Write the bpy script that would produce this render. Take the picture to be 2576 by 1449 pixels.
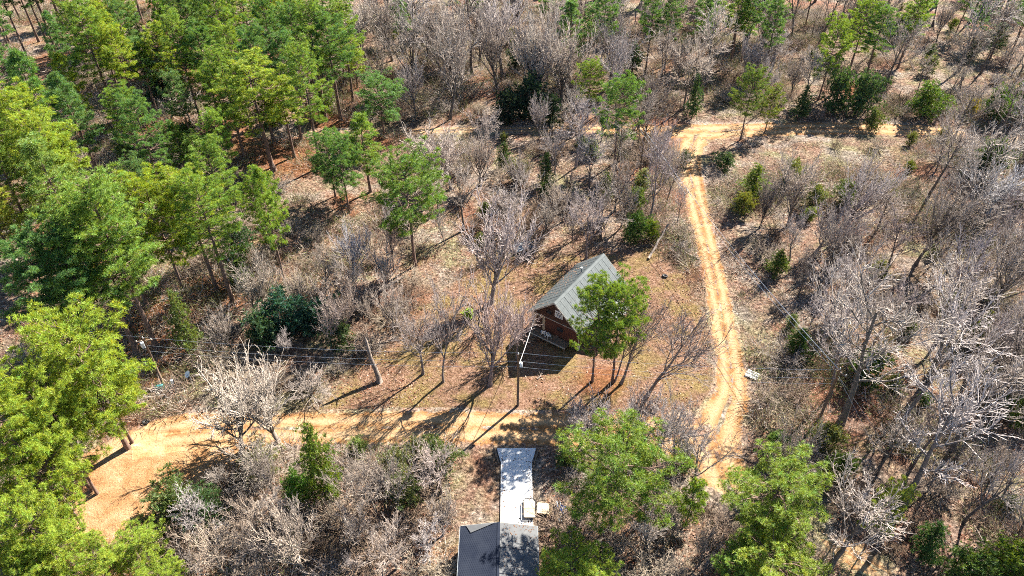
import bpy, math, random
import numpy as np
from mathutils import Vector, Matrix

for o in list(bpy.data.objects):
    bpy.data.objects.remove(o)
S = bpy.context.scene
COL = S.collection
R = math.radians

# ------------------------------------------------------------------ camera
cam_d = bpy.data.cameras.new('camera')
cam = bpy.data.objects.new('camera', cam_d)
COL.objects.link(cam)
cam.location = (0, 0, 66)
cam.rotation_euler = (R(90 - 40), 0, 0)
cam_d.sensor_width = 36
cam_d.lens = 36 * 1850 / 2576
cam_d.clip_end = 5000
cam_d.clip_start = 1
S.camera = cam

# ------------------------------------------------------------------ sky, sun, exposure
SUN_EL = 40.5
SHADOW_AZ = -132.6                      # direction the shadows fall, degrees from +X
w = bpy.data.worlds.new('World')
S.world = w
w.use_nodes = True
nt = w.node_tree
sky = nt.nodes.new('ShaderNodeTexSky')
sky.sky_type = 'NISHITA'
sky.sun_disc = False
sky.sun_elevation = R(SUN_EL)
sky.sun_rotation = R(90 - (SHADOW_AZ + 180))
sky.air_density = 1.0
sky.dust_density = 0.3
sky.ozone_density = 3.0
bg = nt.nodes['Background']
bg.inputs['Strength'].default_value = 0.05
nt.links.new(sky.outputs[0], bg.inputs['Color'])

sun_d = bpy.data.lights.new('sun', 'SUN')
sun_d.energy = 5.0
sun_d.angle = R(0.5)
sun_d.color = (1.0, 0.93, 0.82)
sun = bpy.data.objects.new('sun', sun_d)
COL.objects.link(sun)
sun.rotation_euler = (R(90 - SUN_EL), 0, R(SHADOW_AZ - 90) + math.pi + math.pi)
sdir = Vector((math.cos(R(SHADOW_AZ)) * math.cos(R(SUN_EL)), math.sin(R(SHADOW_AZ)) * math.cos(R(SUN_EL)), -math.sin(R(SUN_EL))))
sun.rotation_euler = sdir.to_track_quat('-Z', 'Y').to_euler()
sun.location = (60, 60, 120)

S.view_settings.view_transform = 'Standard'
S.view_settings.look = 'None'
S.view_settings.gamma = 1
S.view_settings.use_curve_mapping = False
S.view_settings.exposure = 2.2
S.render.engine = 'CYCLES'
S.cycles.max_bounces = 4
S.cycles.diffuse_bounces = 1
S.cycles.glossy_bounces = 2
S.cycles.transmission_bounces = 4
S.cycles.use_denoising = False
S.cycles.use_adaptive_sampling = True
S.cycles.adaptive_threshold = 0.03
S.cycles.pixel_filter_type = 'BLACKMAN_HARRIS'
S.cycles.filter_width = 1.0
S.render.filter_size = 1.2


# ------------------------------------------------------------------ mesh helpers
def mesh(name, v, f, mat=None, smooth=False, col=None):
    """one mesh from arrays: v (N,3), f (M,3) or list of polygons"""
    me = bpy.data.meshes.new(name)
    v = np.asarray(v, np.float32)
    if isinstance(f, np.ndarray):
        k = f.shape[1]
        me.vertices.add(len(v))
        me.vertices.foreach_set('co', v.ravel())
        me.loops.add(f.size)
        me.loops.foreach_set('vertex_index', f.ravel().astype(np.int32))
        me.polygons.add(len(f))
        me.polygons.foreach_set('loop_start', np.arange(0, f.size, k, dtype=np.int32))
        me.polygons.foreach_set('loop_total', np.full(len(f), k, np.int32))
        me.update(calc_edges=True)
    else:
        me.from_pydata([tuple(p) for p in v], [], f)
        me.update()
    if smooth:
        me.polygons.foreach_set('use_smooth', np.ones(len(me.polygons), bool))
    if col is not None:
        a = me.attributes.new('tone', 'FLOAT_COLOR', 'POINT')
        c = np.ones((len(v), 4), np.float32)
        c[:, :3] = col
        a.data.foreach_set('color', c.ravel())
    if mat:
        me.materials.append(mat)
    me.validate()
    return me


def link(name, me, parent=None, loc=None, rot=None, scale=None):
    o = bpy.data.objects.new(name, me)
    COL.objects.link(o)
    if parent is not None:
        o.parent = parent
    if loc is not None:
        o.location = loc
    if rot is not None:
        o.rotation_euler = rot
    if scale is not None:
        o.scale = scale
    return o


def tag(o, label=None, cat=None, group=None, kind=None):
    if label: o['label'] = label
    if cat: o['category'] = cat
    if group: o['group'] = group
    if kind: o['kind'] = kind
    return o


def thing(name, label, cat, loc, rz=0, group=None):
    o = link(name, None, loc=loc, rot=(0, 0, rz))
    o.empty_display_size = 0.3
    return tag(o, label, cat, group)


class MB:
    """collects boxes, prisms and tubes into one mesh"""
    def __init__(s):
        s.v = []; s.f = []

    def add(s, v, f):
        n = len(s.v)
        s.v += [tuple(p) for p in v]
        s.f += [tuple(i + n for i in q) for q in f]
        return s

    def box(s, a, b):
        x0, y0, z0 = a; x1, y1, z1 = b
        return s.add([(x0, y0, z0), (x1, y0, z0), (x1, y1, z0), (x0, y1, z0), (x0, y0, z1), (x1, y0, z1), (x1, y1, z1), (x0, y1, z1)],
                     [(0, 3, 2, 1), (4, 5, 6, 7), (0, 1, 5, 4), (1, 2, 6, 5), (2, 3, 7, 6), (3, 0, 4, 7)])

    def slab(s, quad, n, t):
        """quad of 4 points, thickened by t along n"""
        q = [Vector(p) for p in quad]; n = Vector(n) * t
        return s.add(q + [p + n for p in q], [(3, 2, 1, 0), (4, 5, 6, 7), (0, 1, 5, 4), (1, 2, 6, 5), (2, 3, 7, 6), (3, 0, 4, 7)])

    def prism(s, pts, z0, z1):
        n = len(pts)
        v = [(p[0], p[1], z0) for p in pts] + [(p[0], p[1], z1) for p in pts]
        return s.add(v, [tuple(reversed(range(n))), tuple(range(n, 2 * n))] + [(i, (i + 1) % n, n + (i + 1) % n, n + i) for i in range(n)])

    def tube(s, pts, rad, k=8):
        pts = [Vector(p) for p in pts]
        if not hasattr(rad, '__len__'): rad = [rad] * len(pts)
        v = []; f = []
        for i, p in enumerate(pts):
            d = (pts[min(i + 1, len(pts) - 1)] - pts[max(i - 1, 0)]).normalized()
            a = d.cross(Vector((0, 0, 1)) if abs(d.z) < .9 else Vector((1, 0, 0))).normalized(); b = d.cross(a)
            for j in range(k):
                t = 2 * math.pi * j / k
                v.append(p + (a * math.cos(t) + b * math.sin(t)) * rad[i])
        for i in range(len(pts) - 1):
            for j in range(k):
                q = (j + 1) % k
                f.append((i * k + j, i * k + q, (i + 1) * k + q, (i + 1) * k + j))
        f.append(tuple(range(k))); n = (len(pts) - 1) * k
        f.append(tuple(reversed(range(n, n + k))))
        return s.add(v, f)

    def ring(s, c, ax, r, rr, k=16, m=6):
        c = Vector(c); ax = Vector(ax).normalized()
        a = ax.cross(Vector((0, 0, 1)) if abs(ax.z) < .9 else Vector((1, 0, 0))).normalized(); b = ax.cross(a)
        v = []; f = []
        for i in range(k):
            t = 2 * math.pi * i / k; d = a * math.cos(t) + b * math.sin(t)
            for j in range(m):
                u = 2 * math.pi * j / m
                v.append(c + d * (r + rr * math.cos(u)) + ax * rr * math.sin(u))
        for i in range(k):
            for j in range(m):
                f.append((i * m + j, ((i + 1) % k) * m + j, ((i + 1) % k) * m + (j + 1) % m, i * m + (j + 1) % m))
        return s.add(v, f)

    def build(s, name, mat, parent=None, smooth=False, loc=None, rot=None):
        me = mesh(name, s.v, s.f, mat, smooth)
        return link(name, me, parent, loc, rot)


# ------------------------------------------------------------------ materials
def new_mat(name):
    m = bpy.data.materials.new(name); m.use_nodes = True
    n = m.node_tree.nodes; l = m.node_tree.links
    return m, n, l, n['Principled BSDF']


def nd(n, t, **kw):
    x = n.new(t)
    for k, v in kw.items(): setattr(x, k, v)
    return x


def noise(n, l, scale, detail=4, rough=.6, vec=None, dist=0):
    t = nd(n, 'ShaderNodeTexNoise')
    t.inputs['Scale'].default_value = scale; t.inputs['Detail'].default_value = detail
    t.inputs['Roughness'].default_value = rough; t.inputs['Distortion'].default_value = dist
    if vec is not None: l.new(vec, t.inputs['Vector'])
    return t.outputs['Fac']


def ramp(n, l, fac, stops):
    r = nd(n, 'ShaderNodeValToRGB')
    e = r.color_ramp.elements
    while len(e) < len(stops): e.new(0.5)
    for i, (p, c) in enumerate(stops):
        e[i].position = p; e[i].color = (*c, 1) if len(c) == 3 else c
    l.new(fac, r.inputs['Fac'])
    return r.outputs['Color']


def mixc(n, l, fac, a, b, mode='MIX'):
    m = nd(n, 'ShaderNodeMix', data_type='RGBA', blend_type=mode)
    for sock, val in ((m.inputs[0], fac), (m.inputs[6], a), (m.inputs[7], b)):
        if isinstance(val, (int, float)): sock.default_value = val
        elif isinstance(val, tuple): sock.default_value = (*val, 1)
        else: l.new(val, sock)
    return m.outputs[2]


def math_n(n, l, op, a, b=None, clamp=False):
    m = nd(n, 'ShaderNodeMath', operation=op, use_clamp=clamp)
    for i, val in enumerate((a, b)):
        if val is None: continue
        if isinstance(val, (int, float)): m.inputs[i].default_value = val
        else: l.new(val, m.inputs[i])
    return m.outputs[0]


def bump(n, l, h, dist, p, strength=1.0):
    b = nd(n, 'ShaderNodeBump'); b.inputs['Distance'].default_value = dist; b.inputs['Strength'].default_value = strength
    l.new(h, b.inputs['Height']); l.new(b.outputs[0], p.inputs['Normal'])


def surf(name, c1, c2, scale=3, rough=.8, spec=.3, b=0.0, bscale=20, metal=0.0):
    """plain surface: two tones of noise, a little relief"""
    m, n, l, p = new_mat(name)
    tc = nd(n, 'ShaderNodeTexCoord').outputs['Object']
    l.new(ramp(n, l, noise(n, l, scale, 5, .65, tc), [(.3, c1), (.7, c2)]), p.inputs['Base Color'])
    p.inputs['Roughness'].default_value = rough
    p.inputs['Specular IOR Level'].default_value = spec
    p.inputs['Metallic'].default_value = metal
    if b: bump(n, l, noise(n, l, bscale, 4, .6, tc), b, p)
    return m


def litter_color(n, l, pos):
    """forest floor: leaf litter, needle straw, bare soil, dry grass"""
    big = noise(n, l, .06, 4, .6, pos)
    mid = noise(n, l, .45, 5, .7, pos, .6)
    fine = noise(n, l, 2.6, 6, .8, pos, .4)
    vor = nd(n, 'ShaderNodeTexVoronoi'); vor.inputs['Scale'].default_value = 3.2; l.new(pos, vor.inputs['Vector'])
    a = ramp(n, l, fine, [(.36, (.018, .011, .009)), (.46, (.125, .074, .052)), (.56, (.255, .160, .118)), (.70, (.47, .35, .275))])  # darkest stops paint in the small shadows among the leaves
    b = ramp(n, l, fine, [(.36, (.024, .018, .012)), (.46, (.14, .10, .068)), (.57, (.31, .235, .16)), (.70, (.52, .435, .33))])
    straw = ramp(n, l, fine, [(.34, (.05, .02, .012)), (.47, (.17, .075, .045)), (.62, (.32, .17, .11))])
    c = mixc(n, l, ramp(n, l, mid, [(.42, (0, 0, 0)), (.58, (1, 1, 1))]), a, b)
    olive = ramp(n, l, fine, [(.34, (.03, .03, .016)), (.47, (.15, .14, .07)), (.58, (.29, .27, .15)), (.70, (.44, .42, .27))])
    c = mixc(n, l, ramp(n, l, noise(n, l, .11, 4, .65, pos, .5), [(.52, (0, 0, 0)), (.62, (.8, .8, .8))]), c, olive)
    c = mixc(n, l, ramp(n, l, noise(n, l, .17, 3, .6, pos), [(.50, (0, 0, 0)), (.60, (.75, .75, .75))]), c, ramp(n, l, fine, [(.36, (.04, .032, .027)), (.48, (.20, .165, .138)), (.59, (.38, .325, .275)), (.71, (.56, .50, .44))]))
    c = mixc(n, l, ramp(n, l, big, [(.34, (0, 0, 0)), (.46, (1, 1, 1))]), straw, c)
    vc = nd(n, 'ShaderNodeSeparateColor'); l.new(vor.outputs['Color'], vc.inputs[0])
    c = mixc(n, l, .45, c, ramp(n, l, vc.outputs[0], [(0, (.30, .26, .24)), (.6, (1, 1, 1)), (1, (1.3, 1.2, 1.15))]), 'MULTIPLY')
    return c, fine


def ground_mat():
    m, n, l, p = new_mat('forest_floor')
    pos = nd(n, 'ShaderNodeNewGeometry').outputs['Position']
    c, fine = litter_color(n, l, pos)
    at = nd(n, 'ShaderNodeAttribute', attribute_name='tone')
    sp = nd(n, 'ShaderNodeSeparateColor'); l.new(at.outputs['Color'], sp.inputs[0])
    wob = noise(n, l, .5, 5, .7, pos)
    # red channel: mown yard of tan and green grass
    gr = ramp(n, l, noise(n, l, 3.4, 6, .8, pos), [(.35, (.05, .033, .013)), (.47, (.18, .125, .05)), (.6, (.29, .215, .10)), (.72, (.38, .30, .16))])
    gr = mixc(n, l, ramp(n, l, noise(n, l, .22, 4, .6, pos), [(.40, (0, 0, 0)), (.54, (.9, .9, .9))]), gr, ramp(n, l, fine, [(.36, (.07, .033, .02)), (.48, (.20, .11, .075)), (.62, (.36, .23, .17))]))
    k = math_n(n, l, 'ADD', sp.outputs[0], math_n(n, l, 'MULTIPLY', math_n(n, l, 'SUBTRACT', wob, .5), 1.2))
    c = mixc(n, l, ramp(n, l, k, [(.40, (0, 0, 0)), (.62, (1, 1, 1))]), c, gr)
    # green channel: bare orange clay
    cl = ramp(n, l, noise(n, l, .38, 8, .72, pos, .8), [(.28, (.22, .09, .035)), (.45, (.36, .19, .085)), (.6, (.45, .28, .15)), (.74, (.55, .44, .32))])
    k2 = math_n(n, l, 'ADD', sp.outputs[1], math_n(n, l, 'MULTIPLY', math_n(n, l, 'SUBTRACT', wob, .5), 1.0))
    c = mixc(n, l, ramp(n, l, k2, [(.42, (0, 0, 0)), (.6, (1, 1, 1))]), c, cl)
    # blue channel: rust-coloured needle straw under the pines
    ns = ramp(n, l, fine, [(.32, (.04, .014, .007)), (.46, (.16, .06, .025)), (.60, (.28, .125, .055)), (.72, (.36, .20, .11))])
    k3 = math_n(n, l, 'ADD', sp.outputs[2], math_n(n, l, 'MULTIPLY', math_n(n, l, 'SUBTRACT', wob, .5), 1.1))
    c = mixc(n, l, ramp(n, l, k3, [(.40, (0, 0, 0)), (.75, (.85, .85, .85))]), c, ns)
    l.new(c, p.inputs['Base Color'])
    p.inputs['Roughness'].default_value = .95; p.inputs['Specular IOR Level'].default_value = .1
    bump(n, l, noise(n, l, 4.5, 7, .8, pos), .35, p)
    return m


def road_mat():
    m, n, l, p = new_mat('sandy_dirt')
    pos = nd(n, 'ShaderNodeNewGeometry').outputs['Position']
    lit, fine = litter_color(n, l, pos)
    at = nd(n, 'ShaderNodeAttribute', attribute_name='tone')
    sp = nd(n, 'ShaderNodeSeparateColor'); l.new(at.outputs['Color'], sp.inputs[0])
    s = sp.outputs[0]                                     # 0 at the left edge, 1 at the right edge, across the road
    wob = noise(n, l, .7, 5, .7, pos)
    sand = ramp(n, l, noise(n, l, .55, 6, .7, pos, .8), [(.28, (.17, .07, .025)), (.45, (.26, .13, .052)), (.58, (.33, .20, .10)), (.72, (.42, .32, .21))])
    # two wheel tracks, packed and paler; rust-coloured ridge between
    d = math_n(n, l, 'ABSOLUTE', math_n(n, l, 'SUBTRACT', math_n(n, l, 'ABSOLUTE', math_n(n, l, 'SUBTRACT', math_n(n, l, 'ADD', s, math_n(n, l, 'MULTIPLY', math_n(n, l, 'SUBTRACT', wob, .5), .22)), .5)), .19))
    c = mixc(n, l, ramp(n, l, d, [(.02, (.8, .8, .8)), (.14, (0, 0, 0))]), sand, (.38, .265, .155))
    c = mixc(n, l, .30, c, ramp(n, l, noise(n, l, 5, 5, .8, pos), [(.35, (.55, .45, .38)), (.6, (1.15, 1.12, 1.05))]), 'MULTIPLY')
    e = math_n(n, l, 'SUBTRACT', .5, math_n(n, l, 'ABSOLUTE', math_n(n, l, 'SUBTRACT', s, .5)))
    k = math_n(n, l, 'ADD', math_n(n, l, 'ADD', math_n(n, l, 'MULTIPLY', e, 3.2), math_n(n, l, 'MULTIPLY', math_n(n, l, 'SUBTRACT', wob, .5), 1.5)), math_n(n, l, 'MULTIPLY', math_n(n, l, 'SUBTRACT', sp.outputs[1], 1.0), 1.3))
    mid_ = math_n(n, l, 'POWER', 2.718, math_n(n, l, 'MULTIPLY', math_n(n, l, 'POWER', math_n(n, l, 'ABSOLUTE', math_n(n, l, 'SUBTRACT', s, .5)), 2.0), -180.0))
    k = math_n(n, l, 'SUBTRACT', k, math_n(n, l, 'MULTIPLY', mid_, math_n(n, l, 'MULTIPLY', noise(n, l, .3, 3, .6, pos), 2.6)))
    k = math_n(n, l, 'SUBTRACT', k, ramp(n, l, noise(n, l, 1.6, 5, .75, pos, 1.0), [(.55, (0, 0, 0)), (.70, (.9, .9, .9))]))
    clay = ramp(n, l, noise(n, l, .38, 8, .72, pos, .8), [(.28, (.22, .09, .035)), (.45, (.36, .19, .085)), (.6, (.45, .28, .15)), (.74, (.55, .44, .32))])
    lit = mixc(n, l, ramp(n, l, math_n(n, l, 'ADD', sp.outputs[2], math_n(n, l, 'MULTIPLY', math_n(n, l, 'SUBTRACT', wob, .5), 1.0)), [(.42, (0, 0, 0)), (.6, (1, 1, 1))]), lit, clay)
    c = mixc(n, l, ramp(n, l, k, [(.20, (0, 0, 0)), (.42, (1, 1, 1))]), lit, c)
    l.new(c, p.inputs['Base Color'])
    p.inputs['Roughness'].default_value = .95; p.inputs['Specular IOR Level'].default_value = .1
    bump(n, l, noise(n, l, 2.5, 7, .75, pos), .18, p)
    return m


def leaf_mat(name, var=.5, trans=.36, yellow=(1.55, 1.25, .45)):
    """foliage: the object's colour, varied leaf by leaf, partly translucent"""
    m, n, l, p = new_mat(name)
    oi = nd(n, 'ShaderNodeObjectInfo')
    at = nd(n, 'ShaderNodeAttribute', attribute_name='tone')
    c = mixc(n, l, 1.0, oi.outputs['Color'], at.outputs['Color'], 'MULTIPLY')
    l.new(c, p.inputs['Base Color'])
    p.inputs['Roughness'].default_value = .5; p.inputs['Specular IOR Level'].default_value = .25
    tr = nd(n, 'ShaderNodeBsdfTranslucent')
    l.new(mixc(n, l, 1.0, c, yellow, 'MULTIPLY'), tr.inputs['Color'])
    mx = nd(n, 'ShaderNodeMixShader'); mx.inputs[0].default_value = trans
    l.new(p.outputs[0], mx.inputs[1]); l.new(tr.outputs[0], mx.inputs[2])
    l.new(mx.outputs[0], n['Material Output'].inputs['Surface'])
    return m


def bark_mat(name):
    m, n, l, p = new_mat(name)
    oi = nd(n, 'ShaderNodeObjectInfo')
    tc = nd(n, 'ShaderNodeTexCoord').outputs['Object']
    c = mixc(n, l, 1.0, oi.outputs['Color'], ramp(n, l, noise(n, l, 4, 5, .7, tc), [(.3, (.45, .42, .40)), (.7, (1.25, 1.2, 1.15))]), 'MULTIPLY')
    l.new(c, p.inputs['Base Color'])
    p.inputs['Roughness'].default_value = .9; p.inputs['Specular IOR Level'].default_value = .15
    return m


def tone_mat(name, rough=.9, trans=.0):
    m, n, l, p = new_mat(name)
    at = nd(n, 'ShaderNodeAttribute', attribute_name='tone')
    l.new(at.outputs['Color'], p.inputs['Base Color'])
    p.inputs['Roughness'].default_value = rough; p.inputs['Specular IOR Level'].default_value = .1
    if trans:
        tr = nd(n, 'ShaderNodeBsdfTranslucent'); l.new(at.outputs['Color'], tr.inputs['Color'])
        mx = nd(n, 'ShaderNodeMixShader'); mx.inputs[0].default_value = trans
        l.new(p.outputs[0], mx.inputs[1]); l.new(tr.outputs[0], mx.inputs[2])
        l.new(mx.outputs[0], n['Material Output'].inputs['Surface'])
    return m


M = dict(
    ground=ground_mat(), road=road_mat(), needle=leaf_mat('pine_needles'), leaf=leaf_mat('evergreen_leaves', trans=.3),
    bark=bark_mat('bark'), brush=tone_mat('dry_brush', trans=.15), grass=tone_mat('dry_grass', trans=.3),
)

# ------------------------------------------------------------------ where the plants stand
# every plant: kind, variant, x, y, height, crown radius, turn, lean (dx, dy per metre), trunk colour, crown colour, label
NAMES = dict(tall='pine_tree', slim='pine_tree', round='pine_tree', sapling='pine_sapling', cedar='cedar_tree', bush='evergreen_bush', oak='bare_tree', vase='bare_tree', pole='bare_tree', shrub='bare_shrub')
CATS = dict(pine_tree='pine', pine_sapling='young pine', cedar_tree='cedar', evergreen_bush='bush', bare_tree='bare tree', bare_shrub='bare shrub')
GROUPS = dict(pine_tree='pines of the woods', pine_sapling='young pines', cedar_tree='dark cedars', evergreen_bush='evergreen bushes', bare_tree='leafless trees', bare_shrub='leafless shrubs')
REGIONS = ['in the middle of the left woods', 'above the dark hollow of the left woods', 'in the near left woods above the clearing', 'below the near road at left', 'deep in the left woods', 'just beyond the far road', 'at the far left edge of the woods', 'between the far road and the cabin', 'in the lower right corner woods', 'below the near road, by the driveway', 'beyond the far road at right', 'far beyond the far road', 'in the upper right woods', 'right of the lane level with the cabin', 'in the shaded right woods', 'in the right woods beside the right pole', 'on the near verge of the far road', 'in the right woods next to the far road', 'round the cabin yard', 'at the far right edge of the woods', 'in the middle right woods']
KINDW = dict(pine_tree='tall green pine', pine_sapling='young pine', cedar_tree='dark conical cedar', evergreen_bush='leafy evergreen bush', bare_tree='bare grey tree', bare_shrub='low leafless shrub')
ORD = 'first second third fourth fifth sixth seventh eighth ninth tenth eleventh twelfth thirteenth fourteenth fifteenth sixteenth seventeenth eighteenth nineteenth twentieth'.split()
ORD += ['twenty-' + o for o in ORD[:9]] + ['thirtieth'] + ['thirty-' + o for o in ORD[:9]] + ['fortieth']


def rgb(s): return tuple(int(s[i:i + 2], 16) / 255 for i in (0, 2, 4))


def say(code, name):
    """#region.place.count -> which one of the row it is"""
    if code[0] != '#': return code
    r_, i, n = map(int, code[1:].split('.'))
    if n == 1: return 'the %s %s' % (KINDW[name], REGIONS[r_])
    if i == 0: return 'leftmost %s %s' % (KINDW[name], REGIONS[r_])
    if i == n - 1: return 'rightmost %s %s' % (KINDW[name], REGIONS[r_])
    return '%s, %s from left, %s' % (KINDW[name], ORD[i], REGIONS[r_])


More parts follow.
